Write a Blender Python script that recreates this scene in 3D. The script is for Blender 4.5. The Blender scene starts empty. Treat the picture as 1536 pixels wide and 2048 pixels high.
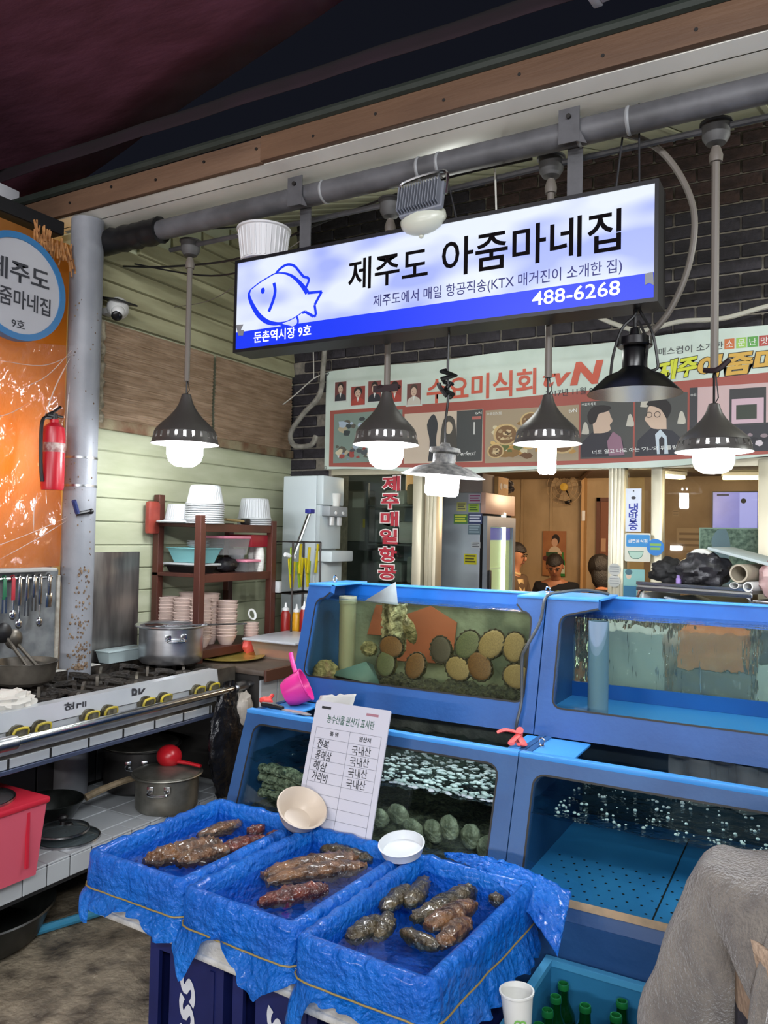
import bpy, bmesh, math, random
from mathutils import Vector, Matrix, noise as mnoise
sc = bpy.context.scene
COL = sc.collection
rnd = random.Random(7)
ORD = 'first second third fourth fifth sixth seventh eighth ninth tenth eleventh twelfth thirteenth'.split()
R = math.radians
# ---------------------------------------------------------------- camera
cam = bpy.data.cameras.new('camera')
camo = bpy.data.objects.new('camera', cam); COL.objects.link(camo)
cam.sensor_fit = 'VERTICAL'; cam.sensor_height = 36.0; cam.lens = 1573.96 / 2048 * 36
cam.clip_start = 0.05
_y, _p, _r = R(29.2019), R(1.6695), R(1.1390)
_f = Vector((-math.sin(_y)*math.cos(_p), math.cos(_y)*math.cos(_p), math.sin(_p)))
_r0 = Vector((math.cos(_y), math.sin(_y), 0)); _u0 = _r0.cross(_f)
_rt = math.cos(_r)*_r0 + math.sin(_r)*_u0; _up = -math.sin(_r)*_r0 + math.cos(_r)*_u0
camo.matrix_world = Matrix(((_rt.x, _up.x, -_f.x, 0), (_rt.y, _up.y, -_f.y, 0), (_rt.z, _up.z, -_f.z, 1.55), (0, 0, 0, 1)))
sc.camera = camo
# ---------------------------------------------------------------- exposure, night sky
sc.view_settings.view_transform = 'Standard'; sc.view_settings.look = 'None'
sc.view_settings.gamma = 1.0; sc.view_settings.exposure = 0.0; sc.view_settings.use_curve_mapping = False
w = bpy.data.worlds.new('night'); sc.world = w; w.use_nodes = True
w.node_tree.nodes['Background'].inputs[0].default_value = (0.30, 0.34, 0.55, 1)
w.node_tree.nodes['Background'].inputs[1].default_value = 0.02
# ---------------------------------------------------------------- market lights (behind and above the camera), room lights, added fill lights
def area(name, loc, target, size, sy, power, col):
    l = bpy.data.lights.new(name, 'AREA'); l.shape = 'RECTANGLE'; l.size = size; l.size_y = sy; l.energy = power; l.color = col
    o = bpy.data.objects.new(name, l); COL.objects.link(o); o.location = loc
    o.rotation_euler = (Vector(target) - Vector(loc)).to_track_quat('-Z', 'Y').to_euler(); return o
def point(name, loc, power, col, rad=0.05):
    l = bpy.data.lights.new(name, 'POINT'); l.energy = power; l.color = col; l.shadow_soft_size = rad
    o = bpy.data.objects.new(name, l); COL.objects.link(o); o.location = loc; return o
area('market_light', (1.3, -1.6, 3.1), (-0.9, 2.2, 0.6), 1.8, 0.06, 110, (0.93, 0.96, 1.0))
area('added_front_fill', (0.6, -3.4, 1.45), (-0.8, 2.6, 2.4), 2.6, 0.05, 85, (0.95, 0.96, 1.0))  # added fill from across the lane, brightens soffit, bricks and eave
area('added_front_fill', (-2.6, -3.0, 1.45), (-2.2, 2.6, 2.4), 1.8, 0.05, 48, (1.0, 0.92, 0.88))  # second added fill, for the left half
area('market_light', (-1.6, -0.9, 3.15), (-1.7, 2.2, 0.5), 1.8, 0.06, 40, (0.95, 0.97, 1.0))
area('market_light', (0.9, 0.7, 3.0), (-0.2, 1.5, 0.4), 1.2, 0.06, 24, (0.97, 0.98, 1.0))
point('room_light', (-1.3, 6.6, 2.05), 85, (1.0, 0.72, 0.45), 0.25)
point('room_light', (0.2, 6.2, 2.05), 45, (1.0, 0.74, 0.48), 0.25)
point('room_light', (-2.2, 5.9, 2.1), 30, (1.0, 0.78, 0.55), 0.2)
point('added_eave_fill', (0.85, 3.2, 2.75), 34, (0.97, 1.0, 0.93), 0.06)  # added light without a bulb, lifts the soffit and upper bricks
point('added_eave_fill', (-1.55, 3.35, 2.62), 9, (0.97, 1.0, 0.93), 0.06)  # added light hidden behind the sign, no bulb there
point('stall_lamp_glow', (-3.5, 2.02, 1.83), 20, (1.0, 0.55, 0.13), 0.06)
# ---------------------------------------------------------------- materials
def lin(h):
    h = h.lstrip('#'); c = [int(h[i:i+2], 16)/255 for i in (0, 2, 4)]
    return tuple(x/12.92 if x <= 0.04045 else ((x+0.055)/1.055)**2.4 for x in c) + (1.0,)
MATS = {}
def pm(name, c1, c2=None, sc_=8.0, rough=0.5, metal=0.0, bump=0.0, bsc=None, em=0.0, emc=None, coat=0.0, det=4.0,
       stretch=(1, 1, 1), lo=0.35, hi=0.65, spec=0.5, alpha=1.0, sheen=0.0, transl=None, tw=0.0, sss=0.0):
    if name in MATS: return MATS[name]
    m = bpy.data.materials.new(name); m.use_nodes = True; nt = m.node_tree; N = nt.nodes; L = nt.links
    b = N['Principled BSDF']; out = N['Material Output']
    b.inputs['Base Color'].default_value = lin(c1); b.inputs['Roughness'].default_value = rough; b.inputs['Metallic'].default_value = metal
    b.inputs['Specular IOR Level'].default_value = spec; b.inputs['Coat Weight'].default_value = coat; b.inputs['Coat Roughness'].default_value = 0.08
    b.inputs['Alpha'].default_value = alpha; b.inputs['Sheen Weight'].default_value = sheen
    if sheen: b.inputs['Sheen Roughness'].default_value = 0.4
    if sss: b.inputs['Subsurface Weight'].default_value = sss; b.inputs['Subsurface Radius'].default_value = (0.02, 0.01, 0.006)
    if c2 or bump:
        tc = N.new('ShaderNodeTexCoord'); mp = N.new('ShaderNodeMapping'); L.new(tc.outputs['Object'], mp.inputs[0]); mp.inputs['Scale'].default_value = stretch
    if c2:
        nz = N.new('ShaderNodeTexNoise'); nz.inputs['Scale'].default_value = sc_; nz.inputs['Detail'].default_value = det; L.new(mp.outputs[0], nz.inputs['Vector'])
        rp = N.new('ShaderNodeValToRGB'); rp.color_ramp.elements[0].position = lo; rp.color_ramp.elements[1].position = hi
        rp.color_ramp.elements[0].color = lin(c1); rp.color_ramp.elements[1].color = lin(c2)
        L.new(nz.outputs['Fac'], rp.inputs[0]); L.new(rp.outputs[0], b.inputs['Base Color'])
    if bump:
        n2 = N.new('ShaderNodeTexNoise'); n2.inputs['Scale'].default_value = bsc or sc_; n2.inputs['Detail'].default_value = det; L.new(mp.outputs[0], n2.inputs['Vector'])
        bp = N.new('ShaderNodeBump'); bp.inputs['Strength'].default_value = bump; bp.inputs['Distance'].default_value = 0.02
        L.new(n2.outputs['Fac'], bp.inputs['Height']); L.new(bp.outputs[0], b.inputs['Normal'])
    if em:
        b.inputs['Emission Color'].default_value = lin(emc or c1); b.inputs['Emission Strength'].default_value = em
        if c2 and not emc: L.new(rp.outputs[0], b.inputs['Emission Color'])
    if transl:
        t = N.new('ShaderNodeBsdfTranslucent'); t.inputs[0].default_value = lin(transl); mx = N.new('ShaderNodeMixShader'); mx.inputs[0].default_value = tw
        L.new(b.outputs[0], mx.inputs[1]); L.new(t.outputs[0], mx.inputs[2]); L.new(mx.outputs[0], out.inputs[0])
    MATS[name] = m; return m
def glassy(name, tint='#ffffff', rough=0.02, ior=1.45, bump=0.0, bsc=20, stretch=(1, 1, 1), kd=0.0, dc='#ffffff', boost=1.0):
    """clear sheet: tinted transparency with fresnel reflection and an optional cloudy part"""
    if name in MATS: return MATS[name]
    m = bpy.data.materials.new(name); m.use_nodes = True; nt = m.node_tree; N = nt.nodes; L = nt.links; N.remove(N['Principled BSDF'])
    t = N.new('ShaderNodeBsdfTransparent'); t.inputs[0].default_value = lin(tint); g = N.new('ShaderNodeBsdfGlossy'); g.inputs['Roughness'].default_value = rough
    f = N.new('ShaderNodeLayerWeight'); f.inputs[0].default_value = 0.5; mx = N.new('ShaderNodeMixShader'); a = t
    if kd:
        d = N.new('ShaderNodeBsdfDiffuse'); d.inputs[0].default_value = lin(dc); m2 = N.new('ShaderNodeMixShader'); m2.inputs[0].default_value = kd
        L.new(t.outputs[0], m2.inputs[1]); L.new(d.outputs[0], m2.inputs[2]); a = m2
    F0 = ((ior-1)/(ior+1))**2; pw = N.new('ShaderNodeMath'); pw.operation = 'POWER'; pw.inputs[1].default_value = 5.0; L.new(f.outputs['Facing'], pw.inputs[0])
    ml = N.new('ShaderNodeMath'); ml.operation = 'MULTIPLY_ADD'; ml.inputs[1].default_value = (1-F0)*boost; ml.inputs[2].default_value = F0*boost; ml.use_clamp = True
    L.new(pw.outputs[0], ml.inputs[0]); L.new(ml.outputs[0], mx.inputs[0]); L.new(a.outputs[0], mx.inputs[1]); L.new(g.outputs[0], mx.inputs[2]); L.new(mx.outputs[0], N['Material Output'].inputs[0])
    if bump:
        tc = N.new('ShaderNodeTexCoord'); mp = N.new('ShaderNodeMapping'); mp.inputs['Scale'].default_value = stretch; L.new(tc.outputs['Object'], mp.inputs[0])
        n2 = N.new('ShaderNodeTexNoise'); n2.inputs['Scale'].default_value = bsc; n2.inputs['Detail'].default_value = 3; L.new(mp.outputs[0], n2.inputs['Vector'])
        bp = N.new('ShaderNodeBump'); bp.inputs['Strength'].default_value = bump; bp.inputs['Distance'].default_value = 0.02
        L.new(n2.outputs['Fac'], bp.inputs['Height']); L.new(bp.outputs[0], g.inputs['Normal']); L.new(bp.outputs[0], f.inputs['Normal'])
    MATS[name] = m; return m
def flat(h): return pm('print_' + h.strip('#'), h, rough=0.6)
# ---------------------------------------------------------------- mesh building
class MB:
    def __init__(s): s.bm = bmesh.new()
    def add(s, vs, fs, M=None):
        vv = [s.bm.verts.new(M @ Vector(v) if M else Vector(v)) for v in vs]
        for f in fs:
            try: s.bm.faces.new([vv[i] for i in f])
            except ValueError: pass
        return s
    def box(s, x0, y0, z0, x1, y1, z1, bev=0.0, M=None, seg=2):
        b = bmesh.new()
        v = [b.verts.new(p) for p in ((x0,y0,z0),(x1,y0,z0),(x1,y1,z0),(x0,y1,z0),(x0,y0,z1),(x1,y0,z1),(x1,y1,z1),(x0,y1,z1))]
        for f in ((3,2,1,0),(4,5,6,7),(0,1,5,4),(1,2,6,5),(2,3,7,6),(3,0,4,7)): b.faces.new([v[i] for i in f])
        if bev: bmesh.ops.bevel(b, geom=b.edges[:], offset=bev, segments=seg, affect='EDGES', profile=0.5)
        b.verts.index_update(); s.add([p.co for p in b.verts], [[q.index for q in f.verts] for f in b.faces], M); b.free(); return s
    def frustum(s, x0, y0, x1, y1, z0, z1, dx, dy=None, M=None):
        dy = dx if dy is None else dy
        return s.add([(x0+dx,y0+dy,z0),(x1-dx,y0+dy,z0),(x1-dx,y1-dy,z0),(x0+dx,y1-dy,z0),(x0,y0,z1),(x1,y0,z1),(x1,y1,z1),(x0,y1,z1)],
                     [(3,2,1,0),(4,5,6,7),(0,1,5,4),(1,2,6,5),(2,3,7,6),(3,0,4,7)], M)
    def tube(s, pts, r, n=8, closed=False, flatn=None, M=None):
        P = [Vector(p) for p in pts]; k = len(P); vs = []; fs = []
        up = Vector((0, 0, 1)); prev = None
        for i, p in enumerate(P):
            t = (P[(i+1) % k] - P[i-1]) if closed else (P[min(i+1, k-1)] - P[max(i-1, 0)])
            t.normalize()
            if prev is None:
                a = up if abs(t.dot(up)) < 0.9 else Vector((1, 0, 0)); x = a.cross(t).normalized()
            else:
                x = (prev - t*prev.dot(t)).normalized()
            prev = x; y = t.cross(x); rr = r[i] if isinstance(r, (list, tuple)) else r
            for j in range(n):
                a = 2*math.pi*j/n; vs.append(p + (x*math.cos(a) + y*math.sin(a)*(flatn or 1))*rr)
        for i in range(k if closed else k-1):
            for j in range(n):
                a, b2 = i*n, ((i+1) % k)*n; fs.append((a+j, a+(j+1) % n, b2+(j+1) % n, b2+j))
        if not closed: fs.append(tuple(range(n-1, -1, -1))); fs.append(tuple((k-1)*n+j for j in range(n)))
        return s.add(vs, fs, M)
    def lathe(s, prof, c=(0, 0, 0), n=24, M=None, sx=1.0, sy=1.0, close=False):
        vs = []; fs = []; k = len(prof)
        for (r, z) in prof:
            for j in range(n):
                a = 2*math.pi*j/n; vs.append((c[0]+r*sx*math.cos(a), c[1]+r*sy*math.sin(a), c[2]+z))
        for i in range(k if close else k-1):
            for j in range(n):
                a, b2 = i*n, ((i+1) % k)*n; fs.append((a+j, a+(j+1) % n, b2+(j+1) % n, b2+j))
        if not close:
            if prof[0][0] > 1e-5: fs.append(tuple(range(n-1, -1, -1)))
            if prof[-1][0] > 1e-5: fs.append(tuple((k-1)*n+j for j in range(n)))
        return s.add(vs, fs, M)
    def cyl(s, c, r, h, n=16, M=None): return s.lathe([(r, 0), (r, h)], c, n, M)
    def prism(s, poly, d0, d1, M=None):
        n = len(poly); vs = [(p[0], p[1], d0) for p in poly] + [(p[0], p[1], d1) for p in poly]
        return s.add(vs, [tuple(range(n-1, -1, -1)), tuple(range(n, 2*n))] + [(i, (i+1) % n, n+(i+1) % n, n+i) for i in range(n)], M)
    def ring(s, outer, inner, d0, d1, M=None):
        n = len(outer); vs = [(p[0], p[1], d) for d in (d0, d1) for q in (outer, inner) for p in q]; fs = []
        for i in range(n):
            j = (i+1) % n; fs += [(n+i, n+j, j, i), (2*n+i, 2*n+j, 3*n+j, 3*n+i), (i, j, 2*n+j, 2*n+i), (n+j, n+i, 3*n+i, 3*n+j)]
        return s.add(vs, fs, M)
    def grid(s, fn, nu, nv, wrap=False, M=None):
        vs = [fn(i/nu if wrap else i/(nu-1), j/(nv-1)) for j in range(nv) for i in range(nu)]; fs = []
        for j in range(nv-1):
            for i in range(nu if wrap else nu-1): fs.append((j*nu+i, j*nu+(i+1) % nu, (j+1)*nu+(i+1) % nu, (j+1)*nu+i))
        return s.add(vs, fs, M)
    def ball(s, c, r, nu=16, nv=10, M=None, fn=None):
        rx, ry, rz = r if isinstance(r, (list, tuple)) else (r, r, r)
        vs = [(c[0], c[1], c[2]-rz)]; fs = []
        for j in range(1, nv):
            for i in range(nu):
                a, b2 = 2*math.pi*i/nu, -math.pi/2+math.pi*j/nv; v = Vector((math.cos(b2)*math.cos(a), math.cos(b2)*math.sin(a), math.sin(b2)))
                k = fn(v) if fn else 1.0; vs.append((c[0]+rx*v.x*k, c[1]+ry*v.y*k, c[2]+rz*v.z*k))
        vs.append((c[0], c[1], c[2]+rz)); top = len(vs)-1
        for i in range(nu):
            fs.append((0, 1+(i+1) % nu, 1+i)); fs.append((top, 1+(nv-2)*nu+i, 1+(nv-2)*nu+(i+1) % nu))
            for j in range(nv-2): fs.append((1+j*nu+i, 1+j*nu+(i+1) % nu, 1+(j+1)*nu+(i+1) % nu, 1+(j+1)*nu+i))
        return s.add(vs, fs, M)
    def stroke(s, pts, w_, d=0.001, M=None):
        """flat ribbon along (u, v) points with per-point width"""
        k = len(pts); Ls = []; Rs = []
        for i, p in enumerate(pts):
            a = Vector(pts[max(i-1, 0)]); b2 = Vector(pts[min(i+1, k-1)]); t = (b2-a).normalized(); nn = Vector((-t.y, t.x)); ww = (w_[i] if isinstance(w_, (list, tuple)) else w_)/2
            Ls.append(Vector(p)+nn*ww); Rs.append(Vector(p)-nn*ww)
        for i in range(k-1):
            s.add([(Ls[i].x, Ls[i].y, d), (Rs[i].x, Rs[i].y, d), (Rs[i+1].x, Rs[i+1].y, d), (Ls[i+1].x, Ls[i+1].y, d)], [(0, 1, 2, 3)], M)
        return s
WM = {}
def _place(o, parent):
    if parent is not None:
        o.parent = parent
def obj(name, mb, mat, parent=None, smooth=35, kind=None, label=None, solid=0.0, free=True):
    me = bpy.data.meshes.new(name)
    bm = mb.bm if isinstance(mb, MB) else mb
    if isinstance(bm, bpy.types.Mesh): me = bm
    else:
        bmesh.ops.recalc_face_normals(bm, faces=bm.faces[:]); bm.to_mesh(me)
        if free: bm.free()
    if smooth:
        me.polygons.foreach_set('use_smooth', [True]*len(me.polygons)); me.set_sharp_from_angle(angle=R(smooth))
    o = bpy.data.objects.new(name, me); COL.objects.link(o)
    if mat: me.materials.append(mat)
    if parent is not None:
        me.transform(WM[parent.name].inverted()); o.parent = parent; WM[o.name] = WM[parent.name]
    else:
        n = len(me.vertices); xs = [v.co for v in me.vertices]
        c = Vector(((min(v.x for v in xs)+max(v.x for v in xs))/2, (min(v.y for v in xs)+max(v.y for v in xs))/2, min(v.z for v in xs)))
        me.transform(Matrix.Translation(-c)); o.location = c; WM[o.name] = Matrix.Translation(c)
    if kind: o['kind'] = kind
    if label: o['label'] = label
    if solid:
        md = o.modifiers.new('thickness', 'SOLIDIFY'); md.thickness = solid; md.offset = 0
    return o
def tag(o, label, cat, group=None):
    o['label'] = label; o['category'] = cat
    if group: o['group'] = group
    return o
def thing(name, label, cat, loc=(0, 0, 0), group=None):
    o = bpy.data.objects.new(name, None); COL.objects.link(o); o.location = loc; o.empty_display_size = 0.05
    WM[o.name] = Matrix.Translation(Vector(loc)); return tag(o, label, cat, group)
def dup(root, loc, rz=0.0, label=None, group=None, rot=None, scale=None):
    r = root.copy(); COL.objects.link(r); r.location = loc; r.rotation_euler = rot or (0, 0, rz)
    if scale: r.scale = (scale,)*3 if not isinstance(scale, tuple) else scale
    if label: r['label'] = label
    if group: r['group'] = group
    for ch in root.children:
        c = ch.copy(); COL.objects.link(c); c.parent = r
        for g in ch.children: d = g.copy(); COL.objects.link(d); d.parent = c
    return r
def struct(name, mb, mat, parent=None, smooth=35):
    o = obj(name, mb, mat, parent, smooth)
    if parent is None: o['kind'] = 'structure'
    return o
def FY(y): return Matrix(((1, 0, 0, 0), (0, 0, -1, y), (0, 1, 0, 0), (0, 0, 0, 1)))      # (u, v, n) -> (u, y-n, v): faces the street
def FX(x): return Matrix(((0, 0, 1, x), (1, 0, 0, 0), (0, 1, 0, 0), (0, 0, 0, 1)))       # (u, v, n) -> (x+n, u, v): faces +X
def frame(o, u, v):
    u = Vector(u).normalized(); v = Vector(v); n = u.cross(v).normalized(); v = n.cross(u)
    return Matrix(((u.x, v.x, n.x, o[0]), (u.y, v.y, n.y, o[1]), (u.z, v.z, n.z, o[2]), (0, 0, 0, 1)))
SIDE = bpy.data.scenes.new('side')
def evalmesh(o):
    SIDE.collection.objects.link(o); vl = SIDE.view_layers[0]; vl.update(); dg = vl.depsgraph
    me = bpy.data.meshes.new_from_object(o.evaluated_get(dg)); bpy.data.objects.remove(o); return me
def textmesh(body, bold=0.0, shear=0.0, sp=1.0):
    c = bpy.data.curves.new('lettering', 'FONT'); c.body = body; c.size = 1.0; c.offset = bold; c.shear = shear; c.space_character = sp; c.resolution_u = 3; c.align_x = 'LEFT'
    o = bpy.data.objects.new('lettering', c); me = evalmesh(o); bpy.data.curves.remove(c); return me
def text(body, x0, z0, x1, z1, M, mat, parent, bold=0.0, n=0.0015, shear=0.0, rot=0.0, name='lettering', sp=1.0, skew=0.0):
    """lettering fitted to the box (x0,z0)-(x1,z1) of the frame M"""
    me = textmesh(body, bold, shear, sp); vs = me.vertices
    if rot: me.transform(Matrix.Rotation(rot, 4, 'Z'))
    a = [min(v.co[i] for v in vs) for i in (0, 1)]; b2 = [max(v.co[i] for v in vs) for i in (0, 1)]
    for v in vs:
        u = (v.co.x-a[0])/(b2[0]-a[0]); t = (v.co.y-a[1])/(b2[1]-a[1])
        v.co = M @ Vector((x0+(x1-x0)*u, z0+(z1-z0)*t+skew*u, n))
    me.materials.clear()
    return obj(name, me, mat, parent, smooth=0)
def circ(cx, cy, r, n=20, ry=None, a0=0.0): return [(cx+r*math.cos(a0+2*math.pi*i/n), cy+(ry or r)*math.sin(a0+2*math.pi*i/n)) for i in range(n)]
def rrect(x0, y0, x1, y1, r, k=4):
    P = []
    for cx, cy, a in ((x1-r, y1-r, 0), (x0+r, y1-r, 90), (x0+r, y0+r, 180), (x1-r, y0+r, 270)):
        for i in range(k+1): t = R(a+90*i/k); P.append((cx+r*math.cos(t), cy+r*math.sin(t)))
    return P
def rect(x0, y0, x1, y1): return [(x0, y0), (x1, y0), (x1, y1), (x0, y1)]
def poly(name, pts, M, mat, parent, n=0.001, th=0.0006): return obj(name, MB().prism(pts, n-th, n, M), mat, parent, smooth=0)
def arcpts(p0, p1, sag, n=10):
    a, b2 = Vector(p0), Vector(p1); return [a.lerp(b2, i/n) - Vector((0, 0, sag*4*(i/n)*(1-i/n))) for i in range(n+1)]
def spline(P, n=6):
    P = [Vector(p) for p in P]; out = []
    for i in range(len(P)-1):
        a, b2, c, d = P[max(i-1, 0)], P[i], P[i+1], P[min(i+2, len(P)-1)]
        for k in range(n):
            t = k/n; out.append(0.5*((2*b2) + (c-a)*t + (2*a-5*b2+4*c-d)*t*t + (3*b2-a-3*c+d)*t**3))
    out.append(P[-1]); return out
def nz(v, s=1.0): return mnoise.noise(Vector(v)*s)
def skin(name, joints, edges, mat, parent, sub=2, root=0, kind=None):
    """one continuous surface grown over a joint skeleton; joints = [(x, y, z, rx, ry)]"""
    bm = bmesh.new(); ly = bm.verts.layers.skin.verify()
    vs = []
    for i, j in enumerate(joints):
        v = bm.verts.new(j[:3]); v[ly].radius = (j[3], j[4] if len(j) > 4 else j[3]); v[ly].use_root = (i == root); vs.append(v)
    for a, b2 in edges: bm.edges.new((vs[a], vs[b2]))
    me = bpy.data.meshes.new(name); bm.to_mesh(me); bm.free()
    o = bpy.data.objects.new(name, me)
    o.modifiers.new('s', 'SKIN').use_smooth_shade = True; md = o.modifiers.new('d', 'SUBSURF'); md.levels = sub; md.render_levels = sub
    m2 = evalmesh(o); bpy.data.meshes.remove(me); m2.materials.clear()
    return obj(name, m2, mat, parent, smooth=180)
# ================================================================ large structure
m_conc = pm('wet_concrete', '#423b32', '#9c917c', 12, rough=0.5, bump=0.6, bsc=50, det=12, lo=0.3, hi=0.72)
m_conc2 = pm('dry_concrete', '#665844', '#a08d70', 11, rough=0.7, bump=0.5, bsc=45, det=9)
m_green = pm('pale_green_paint', '#a4a88b', '#b5b99e', 3, rough=0.55, stretch=(1, 1, 4))
m_siding = pm('siding_cream', '#8f8b6c', '#a9a685', 2.5, rough=0.6, stretch=(1, 1, 6))
m_brick = pm('brick_brown', '#2c2120', '#4f3b37', 14, rough=0.8, bump=0.35, bsc=60)
m_brick2 = pm('brick_grey_shaded', '#201d21', '#37333a', 14, rough=0.8, bump=0.35, bsc=60)
m_mortar = pm('mortar', '#6f6a62', '#8d867a', 30, rough=0.9)
m_soffit = pm('soffit_cream', '#9c9c82', '#b4b399', 2, rough=0.5)
m_ply = pm('plywood_brown', '#553d2c', '#6b503c', 3, rough=0.7, bump=0.2, bsc=30, stretch=(0.4, 3, 3))
m_white_pvc = pm('white_pvc', '#c6c4bd', '#dcdad2', 2, rough=0.4)
m_greysteel = pm('grey_painted_steel', '#47474a', '#5c5c60', 9, rough=0.5, bump=0.05, bsc=40)
m_alu = pm('aluminium_beige', '#b9b39c', '#cac4ad', 3, rough=0.35, metal=0.35, stretch=(1, 1, 0.1))
m_glass = glassy('window_glass', '#eef4ef', 0.02, 1.45)
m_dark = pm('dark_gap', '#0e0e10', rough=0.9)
m_tan = pm('tan_wallpaper', '#a08a68', '#b39b78', 5, rough=0.7, stretch=(1, 1, 0.5))
m_brownwall = pm('brown_wall', '#7a6350', '#8c7460', 4, rough=0.7)
m_black = pm('black_plastic', '#0d0d0f', rough=0.45)
m_chrome = pm('chrome', '#c9ccd0', rough=0.18, metal=1.0)
m_steel = pm('brushed_steel', '#8e9093', '#b6b8ba', 30, rough=0.3, metal=1.0, stretch=(1, 1, 0.1))
m_white = pm('white_plastic', '#e4e6e6', rough=0.35)

# floor with two patched slabs
fl = struct('floor', MB().box(-9, -6, -0.2, 5, 4.4, 0.0), m_conc)
def slab(x, y): return 0.012 + 0.006*nz((x, y, 0), 6) + 0.003*nz((x, y, 3), 22)
edge = lambda t: 1.75 - 0.33*t + 0.05*math.sin(t*7) + 0.03*math.sin(t*17)
struct('slab', MB().grid(lambda u, v: (-4.6+3.6*u, -1 + (edge(3.6*u-1.2)+0.9)*v - 0.001, slab(u*3.6, v*3) if v < 0.999 else -0.01), 60, 50), m_conc2, fl)
def rough(u, v):
    x, y = -3.3+2.6*u, 1.1+2.0*v; return (x, y, 0.008+0.010*nz((x, y, 9), 5)+0.004*nz((x, y, 1), 30))
struct('slab', MB().grid(rough, 90, 70), m_conc, fl)

# left wall
wl = struct('wall_left', MB().prism([(2.50, 0), (4.45, 0), (4.45, 3.66), (4.25, 3.62), (2.66, 2.985), (2.50, 2.96)], -3.2, -3.062, Matrix(((0, 0, 1, 0), (1, 0, 0, 0), (0, 1, 0, 0), (0, 0, 0, 1)))), m_green, None, 0)
struct('glow_blocker', MB().box(-6.0, -1.0, 2.90, -3.06, 2.40, 2.96), MATS.get('dark_gap'))  # added unseen slab, keeps the stall glow off the awning
z = 2.57
while z < 3.62:
    y0 = 2.55 if z < 2.88 else min(4.0, 2.6 + (z-2.86)/0.65*1.6 + 0.02)
    struct('plank', MB().add([(-3.062, y0, z), (-3.062, 4.2, z), (-3.040, 4.2, z+0.004), (-3.040, y0, z+0.004), (-3.050, y0, z+0.091), (-3.050, 4.2, z+0.091), (-3.062, 4.2, z+0.095), (-3.062, y0, z+0.095)],
        [(0,1,2,3), (3,2,5,4), (4,5,6,7), (0,3,4,7), (1,6,5,2)]), m_siding, wl, smooth=0); z += 0.095
z = 0.9
while z < 2.0:
    struct('plank', MB().box(-3.06, 2.50, z, -3.05, 4.2, z+0.112, 0.004, seg=1), m_green, wl, smooth=0); z += 0.115
m_panel = pm('brown_corrugated', '#8a725a', '#a58c74', 40, rough=0.6, bump=0.5, bsc=90, stretch=(1, 0.15, 1))
def corr(y0, y1, z0, z1, x=-3.03):
    return MB().grid(lambda u, v: (x+0.004*math.sin(v*150)+0.006*nz((u*5, v*3, y0), 1), y0+(y1-y0)*u, z0+(z1-z0)*v), 24, 90)
for y0, y1 in ((2.60, 3.40), (3.42, 4.16)):
    struct('panel', corr(y0, y1, 2.085, 2.555), m_panel, wl)
m_rust = pm('rusty_flashing', '#8f8468', '#6a4630', 9, rough=0.7, bump=0.3, bsc=40)
struct('flashing', MB().box(-3.055, 2.55, 2.035, -3.02, 4.18, 2.085, 0.004), m_rust, wl)
m_foil = pm('pipe_wrap', '#a39a84', '#6c6453', 30, rough=0.6, bump=0.6, bsc=60)
struct('insulation', MB().tube([(-3.0+0.008*math.sin(i*2.1), 2.575+0.004*math.sin(i*3), 2.06+0.027*i) for i in range(19)], [0.022+0.005*math.sin(i*2.7) for i in range(19)], 10), m_foil, wl)
# facade wall with real bricks
wb = struct('wall_back', MB().box(-3.2, 4.21, 1.95, 1.6, 4.4, 3.9).box(-3.2, 4.21, 0, -2.73, 4.4, 1.95), m_mortar)
nb = 0; rows = []
for k in range(16):
    zz = 2.50+0.0705*k
    x = -3.06 + (0.1 if k % 2 else 0)
    while x < 0.35: rows.append((x, zz)); x += 0.208
for k in range(14):
    zz = 2.50-0.0705*(k+1)
    for x in ((-3.06, -2.86) if k % 2 else (-3.16, -2.96)): rows.append((x, zz))
bmesh_cache = {}
spare = MB()
rows.sort(key=lambda p: (p[1] > 3.62, ))
for i, (x, zz) in enumerate(rows):
    grey_shaded = zz < 3.12 + 0.25*nz((x*0.6, zz, 4), 1.0) or x < -1.9  # low bricks painted grey; the less lit left is darkened in colour too
    key = (grey_shaded, i % 4)
    jit = [0.004*nz((x*9, zz*9, j), 2) for j in range(2)]
    if x > -2.74 - 0.2 and zz < 2.5: continue
    if nb < 298:
        if key not in bmesh_cache:
            o = struct('brick', MB().box(-0.0985, -0.012-0.002*(i % 4), -0.030, 0.0985, 0.012, 0.030, 0.004, seg=1), m_brick2 if grey_shaded else m_brick, None, 0)
            bmesh_cache[key] = o.data; del o['kind']; o.location = (0, 0, 0)
        else:
            o = bpy.data.objects.new('brick', bmesh_cache[key]); COL.objects.link(o)
        o.parent = wb; o.matrix_parent_inverse = WM[wb.name].inverted(); o.location = (x+0.0985+jit[0], 4.208, zz+0.03+jit[1]*0.4); nb += 1
    else: spare.box(x, 4.2, zz, x+0.197, 4.22, zz+0.06, 0.004, seg=1)
if len(spare.bm.verts): obj('brick_rest', spare, m_brick2, wb, 0, kind='stuff')

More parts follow.
